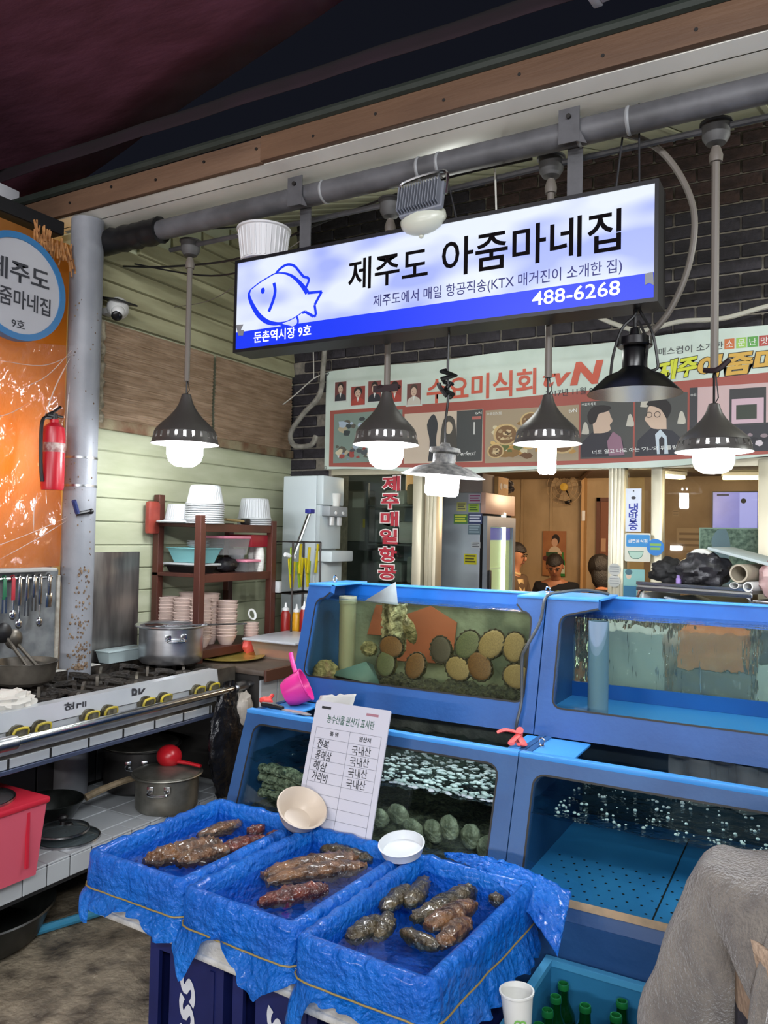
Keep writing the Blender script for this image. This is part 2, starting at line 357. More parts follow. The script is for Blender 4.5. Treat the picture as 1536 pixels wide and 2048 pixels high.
# sloped soffit: planks from the beam up to the facade
ce = struct('ceiling', MB().add([(-3.2, 2.62, 2.99), (1.6, 2.62, 2.99), (1.6, 4.3, 3.66), (-3.2, 4.3, 3.66), (-3.2, 2.62, 3.05), (1.6, 2.62, 3.05), (1.6, 4.3, 3.74), (-3.2, 4.3, 3.74)],
    [(3,2,1,0), (4,5,6,7), (0,1,5,4), (1,2,6,5), (2,3,7,6), (3,0,4,7)]), m_soffit)
x = -3.05
while x < 0.9:
    M = frame((x, 2.63, 2.985), (1, 0, 0), (0, 1.66, 0.664))
    struct('plank', MB().prism([(0.003, 0), (0.187, 0), (0.187, 1.79), (0.003, 1.79)], -0.006, 0.002, M).prism([(0.165, 0), (0.187, 0), (0.187, 1.79), (0.165, 1.79)], -0.014, -0.004, M), m_soffit, ce, 0); x += 0.19
# fascia board, eave strip, edge tarp
fa = struct('trim_1', MB().box(-4.4, 2.405, 3.0, -1.93, 2.43, 3.098, 0.003), m_ply)
struct('trim_1', MB().box(-1.93, 2.402, 3.003, 2.2, 2.43, 3.106, 0.003), m_ply)
m_nail = pm('dark_nail', '#15110e', rough=0.6)
for i in range(14):
    o = obj('nail', MB().cyl((0, 0, 0), 0.006, 0.008, 8, Matrix.Rotation(R(90), 4, 'X') @ Matrix.Identity(4)), m_nail, None, 0)
    o.parent = fa; o.matrix_parent_inverse = WM[fa.name].inverted(); o.location = (-3.3+0.27*i, 2.404, 3.035+0.04*rnd.random())
struct('trim_2', MB().add([(-4.3, 2.43, 3.0), (2.2, 2.43, 3.0), (2.2, 2.49, 2.985), (-4.3, 2.49, 2.985), (-4.3, 2.43, 3.02), (2.2, 2.43, 3.02), (2.2, 2.49, 3.01), (-4.3, 2.49, 3.01)],
    [(0,1,2,3), (4,5,6,7), (0,1,5,4), (1,2,6,5), (2,3,7,6), (3,0,4,7)]), m_white_pvc, None, 0)
struct('trim_3', MB().grid(lambda u, v: (-4.3+6.5*u, 2.494+0.17*v, 2.984-0.012*math.sin(math.pi*v)), 2, 10).box(-4.3, 2.494, 2.99, 2.2, 2.66, 3.02), m_white_pvc)
struct('trim_4', MB().tube([(-4.4, 2.40, 3.115), (2.2, 2.398, 3.125)], 0.02, 8), pm('dark_green_tarp', '#1c241d', '#262c26', 8, rough=0.7))
# pillar carrying the beam
m_pil = pm('pillar_paint', '#7d8086', '#8d9096', 5, rough=0.45, bump=0.08, bsc=30)
pil = struct('pillar', MB().cyl((-2.99, 2.475, 0), 0.073, 2.98, 28), m_pil)
struct('collar', MB().cyl((-2.99, 2.475, 1.87), 0.0755, 0.01, 28), m_steel, pil); struct('collar', MB().cyl((-2.99, 2.475, 1.742), 0.0755, 0.01, 28), m_steel, pil)
m_flake = pm('rust_flake', '#4a3325', '#8f7a62', 60, rough=0.9)
fm = MB()
for i in range(230):
    a = R(rnd.uniform(-95, 10)); zz = 0.92+0.46*rnd.random()**2.2 if i < 170 else rnd.uniform(1.3, 2.6); s_ = rnd.uniform(0.002, 0.0065)*(1 if i < 170 else 0.6)
    a = R(-22)+R(16)*rnd.gauss(0, 1) if i < 170 else a
    fm.ball((-2.99+0.073*math.cos(a), 2.475+0.073*math.sin(a), zz), (s_, s_, s_*1.3), 6, 4)
obj('rust_flakes', fm, m_flake, pil, kind='stuff')
# beam: grey pipe along the eave
bm_ = struct('beam', MB().tube([(-2.99, 2.55, 2.897), (2.2, 2.55, 2.897)], 0.043, 16), m_greysteel)
struct('wrap', MB().tube([(-3.02+0.03*i, 2.55, 2.897+0.003*math.sin(i*2)) for i in range(15)], [0.052+0.008*abs(math.sin(i*1.9)) for i in range(15)], 12), m_black, bm_)
for xx in (-1.72, -1.3, -1.22, -0.71, -0.55, -0.12):
    struct('strap', MB().lathe([(0.044, -0.006), (0.047, 0), (0.044, 0.006)], (0, 0, 0), 18, Matrix.Translation((xx, 2.55, 2.897)) @ Matrix.Rotation(R(90), 4, 'Y')), pm('grey_strap', '#8d8f92', rough=0.5), bm_)
# door and windows of the shop front
def stile(x0, x1, y=4.16, ribs=0, z0=0.25, z1=1.95, parent=None, name='frame'):
    b = MB().box(x0, y, z0, x1, y+0.09, z1, 0.004)
    for k in range(ribs):
        xx = x0+(x1-x0)*(k+1)/(ribs+1); b.box(xx-0.004, y-0.008, z0, xx+0.004, y+0.01, z1)
    return struct(name, b, m_alu, parent)
w1 = struct('window_1', MB().box(-2.73, 4.19, 1.92, -2.05, 4.26, 1.96).box(-2.73, 4.19, 0.25, -2.05, 4.26, 0.32), m_alu)
stile(-2.132, -2.072, parent=w1); struct('glass', MB().box(-2.73, 4.215, 0.32, -2.13, 4.221, 1.92), m_glass, w1, 0)
d1 = struct('door_1', MB().box(-2.06, 4.19, 1.92, -0.89, 4.26, 1.96), m_alu)
stile(-2.058, -1.985, y=4.18, ribs=2, parent=d1); stile(-0.98, -0.90, y=4.15, ribs=3, parent=d1)
w2 = struct('window_2', MB().box(-0.9, 4.19, 1.92, -0.70, 4.26, 1.96).box(-0.9, 4.19, 0.25, -0.7, 4.26, 0.3), m_alu)
struct('glass', MB().box(-0.9, 4.215, 0.3, -0.77, 4.221, 1.92), m_glass, w2, 0); stile(-0.77, -0.716, y=4.17, parent=w2)
w3 = struct('window_3', MB().box(-0.7, 4.19, 1.92, 1.6, 4.26, 1.96).box(-0.7, 4.19, 0.25, 1.6, 4.26, 0.3), m_alu)
struct('glass', MB().box(-0.716, 4.215, 0.3, -0.274, 4.221, 1.92), m_glass, w3, 0); stile(-0.274, -0.2, parent=w3); struct('glass', MB().box(-0.2, 4.215, 0.3, 1.6, 4.221, 1.92), m_glass, w3, 0)
# room behind
struct('floor_room', MB().box(-3.2, 4.4, 0.0, 2.6, 8.6, 0.22), pm('room_floor', '#6b5540', rough=0.5))
struct('wall_room_left', MB().box(-3.2, 4.4, 0.2, -3.12, 8.6, 2.4), m_tan)
wrb = struct('wall_room_back', MB().box(-3.2, 8.42, 0.2, -1.62, 8.55, 2.4), m_tan); struct('wall_room_back', MB().box(-1.62, 8.42, 0.2, 2.6, 8.55, 2.4), m_brownwall)
struct('post', MB().box(-2.245, 8.30, 0.2, -2.215, 8.42, 2.22), pm('tan_post', '#c39a68', rough=0.6), wrb)
for xx in (-2.95, -2.62): struct('batten', MB().box(xx, 8.405, 0.2, xx+0.03, 8.42, 2.22), m_tan, wrb)
struct('wall_room_right', MB().box(2.5, 4.4, 0.2, 2.6, 8.6, 2.4), m_brownwall)
struct('ceiling_room', MB().box(-3.2, 4.4, 2.2, 2.6, 8.6, 2.3), pm('room_ceiling', '#6e5f50', rough=0.7))
struct('trim_5', MB().tube([(-2.22, 8.2, 2.185), (-1.6, 6.5, 2.19)], 0.02, 8), pm('brown_pipe', '#5a4030', rough=0.6))
d3 = struct('door_3', MB().box(-2.06, 8.38, 0.22, -1.90, 8.415, 1.95), pm('brown_door', '#7a4a30', rough=0.55))
struct('frame', MB().box(-2.10, 8.36, 0.22, -2.06, 8.42, 1.99).box(-1.90, 8.36, 0.22, -1.86, 8.42, 1.99).box(-2.10, 8.36, 1.95, -1.86, 8.42, 1.99), pm('door_frame_brown', '#5c3422', rough=0.5), d3)
# awnings over the lane
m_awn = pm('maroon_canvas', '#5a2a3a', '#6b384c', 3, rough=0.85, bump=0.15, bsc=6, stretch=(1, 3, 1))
def awn(u, v):
    a = Vector((-5.6, 3.45, 3.42)).lerp(Vector((-0.4, 2.02, 3.42)), u); b = Vector((-5.6, -3.0, 3.65)).lerp(Vector((1.6, -3.0, 3.65)), u); p = a.lerp(b, v)  # slanted far edge of the sheet stands in for a shadow line
    return (p.x, p.y, p.z + 0.05*math.sin(v*9+u*2) + 0.02*nz((u*6, v*4, 0)))
tag(obj('canvas_awning', MB().grid(awn, 40, 24), m_awn, solid=0.004), 'maroon canvas awning stretched over the lane above the camera', 'awning')
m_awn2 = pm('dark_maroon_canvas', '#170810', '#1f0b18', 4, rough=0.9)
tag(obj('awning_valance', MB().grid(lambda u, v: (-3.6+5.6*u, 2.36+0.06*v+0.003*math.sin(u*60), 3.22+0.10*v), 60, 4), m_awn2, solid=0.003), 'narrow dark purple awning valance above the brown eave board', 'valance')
tag(obj('roof_tarpaulin', MB().grid(lambda u, v: (-6+8.6*u, 1.0+1.35*v, 3.95-0.32*v+0.015*nz((u*8, v*3, 1))), 30, 8), pm('black_tarpaulin', '#0c0d14', rough=0.8), solid=0.004), 'black tarpaulin roof in the gap between awning and eave', 'tarpaulin')
# ================================================================ shop sign
S0 = 2.5; FS = FY(S0)
m_face = pm('sign_face', '#a8b6ff', '#eef6ff', 3.2, rough=0.3, em=0.92, det=1.5, lo=0.38, hi=0.60, stretch=(1, 1, 2.2))
m_face.node_tree.links.remove(m_face.node_tree.nodes['Principled BSDF'].inputs['Base Color'].links[0]); m_face.node_tree.nodes['Principled BSDF'].inputs['Base Color'].default_value = lin('#3a4050')
m_sblue = pm('sign_blue', '#061a80', rough=0.4, em=0.85, emc='#0a34f0'); m_swhite = pm('sign_white', '#e8efff', rough=0.3, em=1.0)
m_sblk = pm('sign_black_letter', '#0c080b', rough=0.9, spec=0.1); m_snavy = pm('sign_navy_letter', '#1d2068', rough=0.5, em=0.12)
m_frame = pm('sign_frame_black', '#0c0d14', rough=0.4)
sg = thing('shop_sign', 'long backlit white and blue box sign with fish drawing hanging from the beam', 'sign', (-1.285, 2.56, 2.283))
obj('case', MB().ring(rect(-2.122, 2.285, -0.447, 2.668), rect(-2.110, 2.298, -0.459, 2.655), -0.12, 0.004, FS).box(-2.121, 2.52, 2.286, -0.448, 2.62, 2.667), m_frame, sg)
obj('face', MB().prism(rect(-2.111, 2.297, -0.458, 2.656), -0.01, 0.0, FS), m_face, sg, 0)
obj('stripe', MB().prism([(-2.111, 2.297), (-0.458, 2.297), (-0.458, 2.377), (-2.111, 2.369)], 0.0, 0.0006, FS), m_sblue, sg, 0)
text('제주도', -1.572, 2.466, -1.237, 2.587, FS, m_sblk, sg, 0.012)
text('아줌마네집', -1.182, 2.462, -0.560, 2.597, FS, m_sblk, sg, 0.012)
text('제주도에서 매일 항공직송(KTX 매거진이 소개한 집)', -1.460, 2.385, -0.556, 2.437, FS, m_snavy, sg, 0.006)
text('488-6268', -0.848, 2.320, -0.561, 2.367, FS, m_swhite, sg, 0.008, n=0.003)
text('둔촌역시장 9호', -2.015, 2.315, -1.735, 2.360, FS, m_swhite, sg, 0.012, n=0.003)
def sp2(P, n=5): return [(p.x, p.y) for p in spline([(a, b, 0) for a, b in P], n)]
fish = MB()
body = sp2([(-2.038, 2.537), (-2.047, 2.517), (-2.036, 2.488), (-2.018, 2.458), (-1.994, 2.427), (-1.963, 2.402), (-1.933, 2.388), (-1.899, 2.381), (-1.87, 2.383), (-1.837, 2.389), (-1.805, 2.4), (-1.779, 2.413)])
back = sp2([(-1.757, 2.485), (-1.776, 2.51), (-1.798, 2.534), (-1.827, 2.559), (-1.857, 2.575), (-1.886, 2.583), (-1.916, 2.585), (-1.953, 2.574), (-1.994, 2.559), (-2.038, 2.537)])
tail = [(-1.779, 2.411), (-1.764, 2.412), (-1.725, 2.389), (-1.714, 2.394), (-1.722, 2.434), (-1.690, 2.482), (-1.757, 2.485)]
wb_ = [0.004+0.017*max(0, math.sin(math.pi*min(1, i/(len(body)-1)*1.35)))**0.7 for i in range(len(body))]
wk_ = [0.019*max(0.12, 1-i/(len(back)-1)*1.5)+0.003 for i in range(len(back))]
# white body first (covers the stripe), then blue outline
obj('fish_fill', MB().prism([(p[0], p[1]) for p in body] + tail[1:-1] + back[:-1], 0.0008, 0.0014, FS).prism([(-1.872, 2.383), (-1.85, 2.371), (-1.825, 2.362), (-1.808, 2.368), (-1.805, 2.395), (-1.83, 2.392)], 0.0008, 0.0013, FS), m_face, sg, 0)
fish.stroke(body, wb_, 0.002, FS); fish.stroke(back, wk_, 0.0021, FS)
for a, b in zip(tail[:-1], tail[1:]): fish.stroke([a, b], 0.011, 0.0022, FS)
fish.stroke(sp2([(-1.912, 2.586), (-1.891, 2.601), (-1.869, 2.61), (-1.847, 2.611), (-1.821, 2.6), (-1.799, 2.577), (-1.777, 2.553), (-1.757, 2.545), (-1.752, 2.533), (-1.764, 2.508)]), 0.0105, 0.0023, FS)
obj('fish_gill', MB().stroke(sp2([(-1.921, 2.548), (-1.914, 2.517), (-1.919, 2.488), (-1.931, 2.459), (-1.943, 2.435)]), 0.014, 0.0021, FS), m_sblue, sg, 0)
fish.stroke(sp2([(-1.895, 2.380), (-1.851, 2.366), (-1.818, 2.356), (-1.802, 2.366), (-1.799, 2.383), (-1.807, 2.401)]), 0.009, 0.0022, FS)
obj('fish_eye', MB().prism(circ(-1.976, 2.524, 0.010, 14, 0.013), 0.001, 0.0021, FS), m_sblue, sg, 0)
obj('fish_outline', fish, m_sblue, sg, 0)
m_tape = pm('grey_tape', '#7f8288', rough=0.5)
obj('tape', MB().prism([(-2.11, 2.40), (-2.072, 2.398), (-2.085, 2.376), (-2.068, 2.374), (-2.072, 2.352), (-2.096, 2.355)], 0.001, 0.003, FS), m_tape, sg, 0)
obj('tape', MB().prism([(-0.486, 2.376), (-0.462, 2.378), (-0.459, 2.336), (-0.473, 2.345), (-0.486, 2.34)], 0.001, 0.003, FS), m_tape, sg, 0)
m_rodb = pm('dark_rod', '#26262a', rough=0.5)
for i, (x, lab) in enumerate(((-1.83, 'left grey angle-steel hanger bolted to beam above white bucket'), (-0.732, 'right grey angle-steel hanger bolted to beam above sign end'))):
    h = thing('sign_hanger', lab, 'bracket', (x, 2.57, 2.668), 'steel hangers of the box sign')
    obj('upright', MB().box(x-0.026, 2.575, 2.668, x+0.026, 2.58, 2.95).box(x-0.026, 2.58, 2.668, x-0.021, 2.61, 2.95), m_greysteel, h, 0)
    obj('plate', MB().prism([(x-0.035, 2.845), (x+0.035, 2.845), (x+0.035, 2.96), (x-0.035, 2.96)], 0, 0.004, FY(2.502)).prism([(x+0.026, 2.845), (x+0.06, 2.83), (x+0.035, 2.88)], 0, 0.004, FY(2.503)), m_greysteel, h, 0)
    obj('bolt', MB().cyl((0, 0, 0), 0.008, 0.01, 8, FY(2.498) @ Matrix.Translation((x, 2.93, 0))), m_nail, h)
for i, (a, b) in enumerate((((-1.20, 2.56, 2.86), (-1.15, 2.56, 2.668)), ((-1.07, 2.7, 2.98), (-1.01, 2.58, 2.66)), ((-0.58, 2.62, 2.94), (-0.60, 2.58, 2.668)), ((-0.53, 2.60, 2.98), (-0.52, 2.57, 2.668)))):
    tag(obj('hanging_rod', MB().tube([a, b], 0.0035, 6), m_rodb if i != 1 else pm('white_cable', '#c9c7bf', rough=0.5)), ('dark thin rod holding the sign beside the floodlight', 'white cable running down behind the sign right of the floodlight', 'slanted dark rod holding the right half of the sign', 'upright dark rod holding the sign near its right end')[i], 'rod')
# white bucket behind the sign
bk = thing('bucket', 'white ribbed plastic bucket standing on the left end of the sign', 'bucket', (-2.03, 2.565, 2.668))
m_buck = pm('bucket_white', '#cfcfd2', rough=0.45)
bmx = MB(); n_ = 60
bmx.lathe([(0.088, 0), (0.105, 0.125), (0.112, 0.128), (0.112, 0.135), (0.104, 0.136), (0.100, 0.128), (0.084, 0.006), (0.0, 0.006)], (-2.03, 2.565, 2.669), 60)
for i in range(30):
    a = 2*math.pi*i/30; bmx.tube([(-2.03+0.090*math.cos(a), 2.565+0.090*math.sin(a), 2.674), (-2.03+0.1045*math.cos(a), 2.565+0.1045*math.sin(a), 2.79)], 0.0035, 5)
obj('pail', bmx, m_buck, bk); obj('spout', MB().prism([(-2.145, 2.795), (-2.165, 2.805), (-2.135, 2.785)], -0.02, 0.02, FY(2.565)), m_buck, bk, 0)
# floodlight
fd = thing('floodlight', 'grey finned floodlight clamped under the beam above the sign', 'lamp', (-1.25, 2.47, 2.66))
m_flood = pm('flood_grey', '#7e828c', rough=0.45); m_lens = pm('flood_lens', '#c5c8ba', rough=0.3)
Mf = Matrix.Translation((-1.25, 2.46, 2.745)) @ Matrix.Rotation(R(-4), 4, 'Y') @ Matrix.Rotation(R(-18), 4, 'X')
fb = MB().box(-0.085, 0.0, -0.055, 0.085, 0.02, 0.055, 0.004, Mf)
for i in range(15): fb.box(-0.08+0.011*i, -0.03, -0.05, -0.077+0.011*i, 0.0, 0.05, 0, Mf)
obj('heat_sink', fb, m_flood, fd, 0)
obj('lens', MB().ball((0, 0, 0), (0.09, 0.05, 0.055), 20, 10, Mf @ Matrix.Translation((-0.01, 0.05, -0.05))), m_lens, fd)
obj('bracket', MB().tube(spline([Mf @ Vector(p) for p in ((-0.092, 0.01, 0), (-0.095, 0.0, 0.08), (-0.05, 0.0, 0.10), (0.05, 0, 0.10), (0.095, 0, 0.08), (0.092, 0.01, 0))], 4), 0.006, 6), m_chrome, fd)
obj('knob', MB().ball((-1.265, 2.50, 2.628), 0.011), m_lens, fd)
# conduit with junction boxes
cd = thing('conduit', 'grey metal conduit with lamp junction boxes along the underside of the beam', 'pipe', (-1.3, 2.62, 2.83))
obj('tube', MB().tube([(-2.66, 2.67, 2.856), (-1.49, 2.67, 2.852), (-0.85, 2.67, 2.867), (0.6, 2.67, 2.875)], 0.011, 8), m_greysteel, cd)
m_jb = pm('junction_grey', '#4d4c4c', rough=0.6)
PX = [(-2.535, 2.850), (-1.490, 2.840), (-0.844, 2.866), (-0.304, 2.860)]
for x, z in PX: obj('junction_box', MB().lathe([(0.0, -0.045), (0.03, -0.04), (0.042, -0.02), (0.044, 0.02), (0.05, 0.022), (0.05, 0.028), (0, 0.028)], (x, 2.67, z), 18), m_jb, cd)
# pendant lamps
m_pole = pm('pendant_pole', '#6a635c', rough=0.5); m_shade = pm('shade_dark_grey', '#3d3a38', rough=0.42)
m_inner = pm('shade_inner_white', '#f2f2ee', rough=0.5)
def bulbmat(n, s): return pm(n, '#ffffff', em=s, emc='#f6faff')
m_bulb = bulbmat('lit_bulb', 75.0)
def pendant(x, zt, zr, rad, h, label, kind, tie=None, tilt=0.0, cord=0.05):
    """bell shade with a slotted collar; zr = rim height"""
    p = thing('pendant_lamp', label, 'lamp', (x, 2.67, zr), 'bell pendant lamps under the beam')
    C = (x+tilt, 2.67, zr)
    top = zr+h
    obj('pole', MB().tube([(x, 2.67, zt-0.05), (x+tilt*0.8, 2.67, top+cord)], 0.0125, 10).lathe([(0.02, 0), (0.022, 0.02), (0.015, 0.045)], (x, 2.67, zt-0.10), 12), m_pole, p)
    obj('cord', MB().tube([(x+tilt*0.8, 2.67, top+cord+0.01), C[:2]+(top-0.004,)], 0.004, 6).tube([(x+tilt+0.003, 2.674, top+cord), (x+tilt+0.012, 2.676, top+0.02), C[:2]+(top-0.004,)], 0.002, 5), m_black, p)
    prof = [(0.10, 1.0), (0.13, 0.985), (0.16, 0.9), (0.21, 0.8), (0.31, 0.68), (0.48, 0.54), (0.70, 0.40), (0.84, 0.30), (0.90, 0.235)]
    sh = obj('shade', MB().lathe([(r_*rad, z_*h) for r_, z_ in prof], C, 40), m_shade, p, solid=0.003)
    n_s = 24; cb = MB()
    for i in range(n_s):
        a0 = 2*math.pi*i/n_s; a1 = a0+2*math.pi/n_s*0.68
        for (za, zb) in ((0.08, 0.225),):
            V_ = [(C[0]+rr*rad*math.cos(a), C[1]+rr*rad*math.sin(a), zr+zz*h) for zz, rr in ((za, 0.955), (zb, 0.905)) for a in (a0, a1)]
            cb.add(V_, [(0, 1, 3, 2)])
    cb.lathe([(0.90*rad, 0.24*h), (0.905*rad, 0.215*h)], C, 40).lathe([(0.95*rad, 0.10*h), (0.965*rad, 0.05*h), (1.0*rad, 0.0), (0.995*rad, 0.0), (0.95*rad, 0.05*h)], C, 40)
    obj('slotted_collar', cb, m_shade, p)
    obj('reflector', MB().lathe([(0.12*rad, 0.5*h), (0.5*rad, 0.42*h), (0.78*rad, 0.27*h), (0.87*rad, 0.24*h)], C, 32).lathe([(0.94*rad, 0.085*h), (0.955*rad, 0.05*h), (0.985*rad, 0.003*h)], C, 32), m_inner, p)
    if kind == 'globe': b = MB().lathe([(0.0, -0.44*h), (0.28*rad, -0.43*h), (0.46*rad, -0.34*h), (0.53*rad, -0.2*h), (0.53*rad, -0.02*h), (0.3*rad, 0.12*h), (0, 0.3*h)], C, 24)
    else:
        b = MB()
        for i in range(4):
            a = R(45+90*i); q = (C[0]+0.15*rad*math.cos(a), C[1]+0.15*rad*math.sin(a)); b.tube([q+(zr+0.2*h,), q+(zr-0.55*h,), q+(zr-0.60*h,)], [0.13*rad, 0.13*rad, 0.07*rad], 10)
    obj('bulb', b, m_bulb, p)
    if tie: obj('cord_tie', tie(C, top), pm('tie_dark', '#241318', rough=0.6), p)
    return p
pendant(PX[0][0], PX[0][1], 1.943, 0.153, 0.229, 'leftmost lit bell pendant lamp, over the pots near the pillar', 'globe', cord=0.06)
pendant(PX[1][0], PX[1][1], 1.900, 0.130, 0.209, 'lit bell pendant lamp with dark red tie, in front of the banner portraits', 'globe', tie=lambda C, t: MB().tube(spline([(C[0]-0.055, C[1], t+0.005), (C[0]-0.02, C[1]-0.01, t+0.02), (C[0]+0.02, C[1]+0.008, t+0.008), (C[0]+0.055, C[1], t+0.018)], 4), 0.008, 6).box(C[0]-0.055, C[1]-0.014, t-0.002, C[0]+0.055, C[1]-0.011, t+0.025), cord=0.02)
pendant(PX[2][0], PX[2][1], 1.878, 0.119, 0.174, 'lit bell pendant lamp with long four-tube bulb beside the black lamp', 'tubes', cord=0.06)
pendant(PX[3][0], PX[3][1], 1.832, 0.118, 0.153, 'rightmost lit bell pendant lamp with wide round bulb', 'globe', tie=lambda C, t: MB().tube(spline([(C[0]-0.03, C[1], t+0.11), (C[0]+0.01, C[1]-0.014, t+0.105), (C[0]+0.045, C[1]-0.01, t+0.135)], 4), 0.009, 6), cord=0.11)
# enamel lamps
def enamel(name, label, C, rad, h, m_out, m_in, bulb, ang=0.0):
    p = thing(name, label, 'lamp', C); M = Matrix.Translation(C) @ Matrix.Rotation(ang, 4, 'Y')
    obj('shade', MB().lathe([(0.22*rad, 1.0*h), (0.27*rad, 0.93*h), (0.27*rad, 0.55*h), (0.36*rad, 0.47*h), (0.62*rad, 0.36*h), (0.88*rad, 0.12*h), (1.0*rad, 0.0), (1.01*rad, -0.01*h)], (0, 0, 0), 48, M), m_out, p)
    obj('reflector', MB().lathe([(0.2*rad, 0.45*h), (0.36*rad, 0.44*h), (0.62*rad, 0.33*h), (0.87*rad, 0.09*h), (0.985*rad, -0.01*h), (1.01*rad, -0.012*h)], (0, 0, 0), 48, M), m_in, p)
    obj('cap', MB().lathe([(0.0, 1.42*h), (0.1*rad, 1.40*h), (0.14*rad, 1.25*h), (0.36*rad, 1.18*h), (0.38*rad, 1.02*h), (0.36*rad, 0.99*h), (0.2*rad, 0.99*h)], (0, 0, 0), 32, M), m_out, p)
    if bulb: obj('bulb', MB().lathe([(0.0, -0.86*h), (0.34*rad, -0.84*h), (0.40*rad, -0.74*h), (0.41*rad, 0.1*h), (0.3*rad, 0.3*h), (0.0, 0.4*h)], (0, 0, 0), 24, M), m_bulb, p)
    return p
m_enam = pm('dusty_enamel', '#4f4f50', '#8c8b86', 40, rough=0.6, bump=0.3, bsc=70); m_blk = pm('black_enamel', '#08090c', rough=0.3)
m_silver = pm('dull_silver', '#c9ced6', rough=0.25, metal=0.9)
e1 = enamel('enamel_lamp', 'lit dusty grey enamel dish lamp hanging on a knotted cord', (-1.192, 2.56, 1.765), 0.150, 0.085, m_enam, m_inner, True, R(4))
obj('cord', MB().tube(spline([(-1.178, 2.56, 2.285), (-1.180, 2.56, 2.14), (-1.174, 2.555, 2.05), (-1.186, 2.56, 1.95), (-1.184, 2.56, 1.885)], 5), 0.0045, 6), m_black, e1)
obj('knot', MB().tube([(-1.178+0.022*math.sin(i*1.3), 2.56+0.018*math.cos(i*1.7), 2.05+0.007*i) for i in range(15)], 0.008, 6).tube(spline([(-1.178, 2.55, 2.05), (-1.205, 2.55, 2.085), (-1.21, 2.55, 2.10)], 4), 0.008, 6), m_black, e1)
e2 = enamel('enamel_lamp', 'unlit black enamel dish lamp with silver inside below the sign', (-0.527, 2.56, 2.015), 0.145, 0.15, m_blk, m_silver, False)
obj('cord', MB().tube(spline([(-0.520, 2.56, 2.285), (-0.53, 2.555, 2.262), (-0.565, 2.54, 2.22), (-0.59, 2.54, 2.14), (-0.60, 2.55, 2.08)], 6), 0.0045, 6)
    .tube(spline([(-0.515, 2.56, 2.285), (-0.50, 2.555, 2.255), (-0.47, 2.54, 2.20), (-0.455, 2.54, 2.12), (-0.455, 2.54, 2.085), (-0.49, 2.54, 2.09), (-0.485, 2.545, 2.17), (-0.515, 2.55, 2.245)], 6), 0.0045, 6)
    .tube([(-0.527, 2.56, 2.285), (-0.527, 2.56, 2.22)], 0.006, 6), m_black, e2)
# loose cables and flexible conduit
tag(obj('flexible_conduit', MB().tube(spline([(-0.75, 2.66, 2.945), (-0.596, 2.7, 2.934), (-0.465, 2.7, 2.833), (-0.377, 2.7, 2.648), (-0.383, 2.7, 2.467), (-0.444, 2.7, 2.31), (-0.523, 2.7, 2.225), (-0.545, 2.71, 2.24)], 8), 0.0105, 10), m_pole), 'grey flexible conduit arching down beside the right end of the sign', 'conduit')
tag(obj('white_conduit', MB().tube(spline([(-1.05, 4.08, 2.72), (-0.95, 4.06, 2.66), (-0.8, 4.04, 2.60), (-0.62, 4.06, 2.63), (-0.42, 4.05, 2.62), (-0.2, 4.06, 2.66), (0.1, 4.06, 2.66)], 8), 0.012, 8), pm('white_conduit', '#b9b6aa', rough=0.5)), 'sagging white conduit in front of the bricks above the banner', 'conduit')
wires = [('black', [(-3.0, 2.70, 2.84), (-2.7, 2.72, 2.80), (-2.3, 2.75, 2.79), (-1.9, 2.72, 2.85), (-1.3, 2.63, 2.88), (-0.9, 2.63, 2.885)], 0.005, 'black cable slung under the beam from the pillar to the sign hangers'),
         ('black', [(-2.9, 2.68, 2.83), (-2.45, 2.72, 2.72), (-2.1, 2.75, 2.74), (-1.75, 2.8, 2.80)], 0.004, 'lower black cable sagging behind the white bucket'),
         ('grey', [(-3.045, 3.1, 2.75), (-2.6, 2.9, 2.68), (-2.2, 2.72, 2.70), (-1.83, 2.60, 2.76)], 0.002, 'thin grey wire hanging in front of the cream planks')]
for c, P, r_, lab in wires: tag(obj('cable', MB().tube(spline(P, 8), r_, 6), m_black if c == 'black' else m_pole), lab, 'cable')
# ================================================================ banner on the facade
FB = FY(4.13)
m_ban = pm('banner_cloth', '#b9c8bd', '#c9d6cd', 4, rough=0.55, bump=0.1, bsc=6)
bn = thing('banner', 'wide printed banner with portraits and red lettering over the shop door', 'banner', (-1.2, 4.13, 1.93))
def hem(u): return 1.955-0.040*math.sin(min(1, max(0, u))*math.pi)+0.01*math.sin(u*14)
top = [(-2.745+3.1*t, 2.572+0.02*t+0.006*math.sin(t*20)) for t in [i/24 for i in range(25)]]
bot = [(-2.745+3.1*t, hem(t*1.2)) for t in [i/24 for i in range(25)]]
obj('cloth', MB().prism(bot + top[::-1], -0.006, 0.0, FB), m_ban, bn, 0)
RED = flat('#9c5248'); 
obj('red_border', MB().prism([(-2.71, 1.972)]+[(-2.71+3.05*i/20, 1.972-0.03*math.sin(min(1, i/20*1.2)*math.pi)) for i in range(21)]+[(0.34, 2.375)]+[(0.34-3.05*i/20, 2.375-0.052*min(1.0, i/12)) for i in range(21)], 0.0, 0.001, FB), RED, bn, 0)
PT = ['#7d8f86', '#c9b9a6', '#9d8d75', '#4b4c4a', '#4b4c4a', '#c0a6a6']
PR = [(-2.679, 1.992, -2.195, 2.30), (-2.18, 1.975, -1.68, 2.272), (-1.665, 1.965, -1.135, 2.262), (-1.125, 1.972, -0.855, 2.275), (-0.845, 1.978, -0.592, 2.29), (-0.582, 1.985, 0.0, 2.31), (0.01, 1.985, 0.33, 2.31)]
for (x0, z0, x1, z1), c in zip(PR, PT+['#7d8f86']): poly('photo', rect(x0, z0, x1, z1), FB, flat(c), bn, 0.0018)
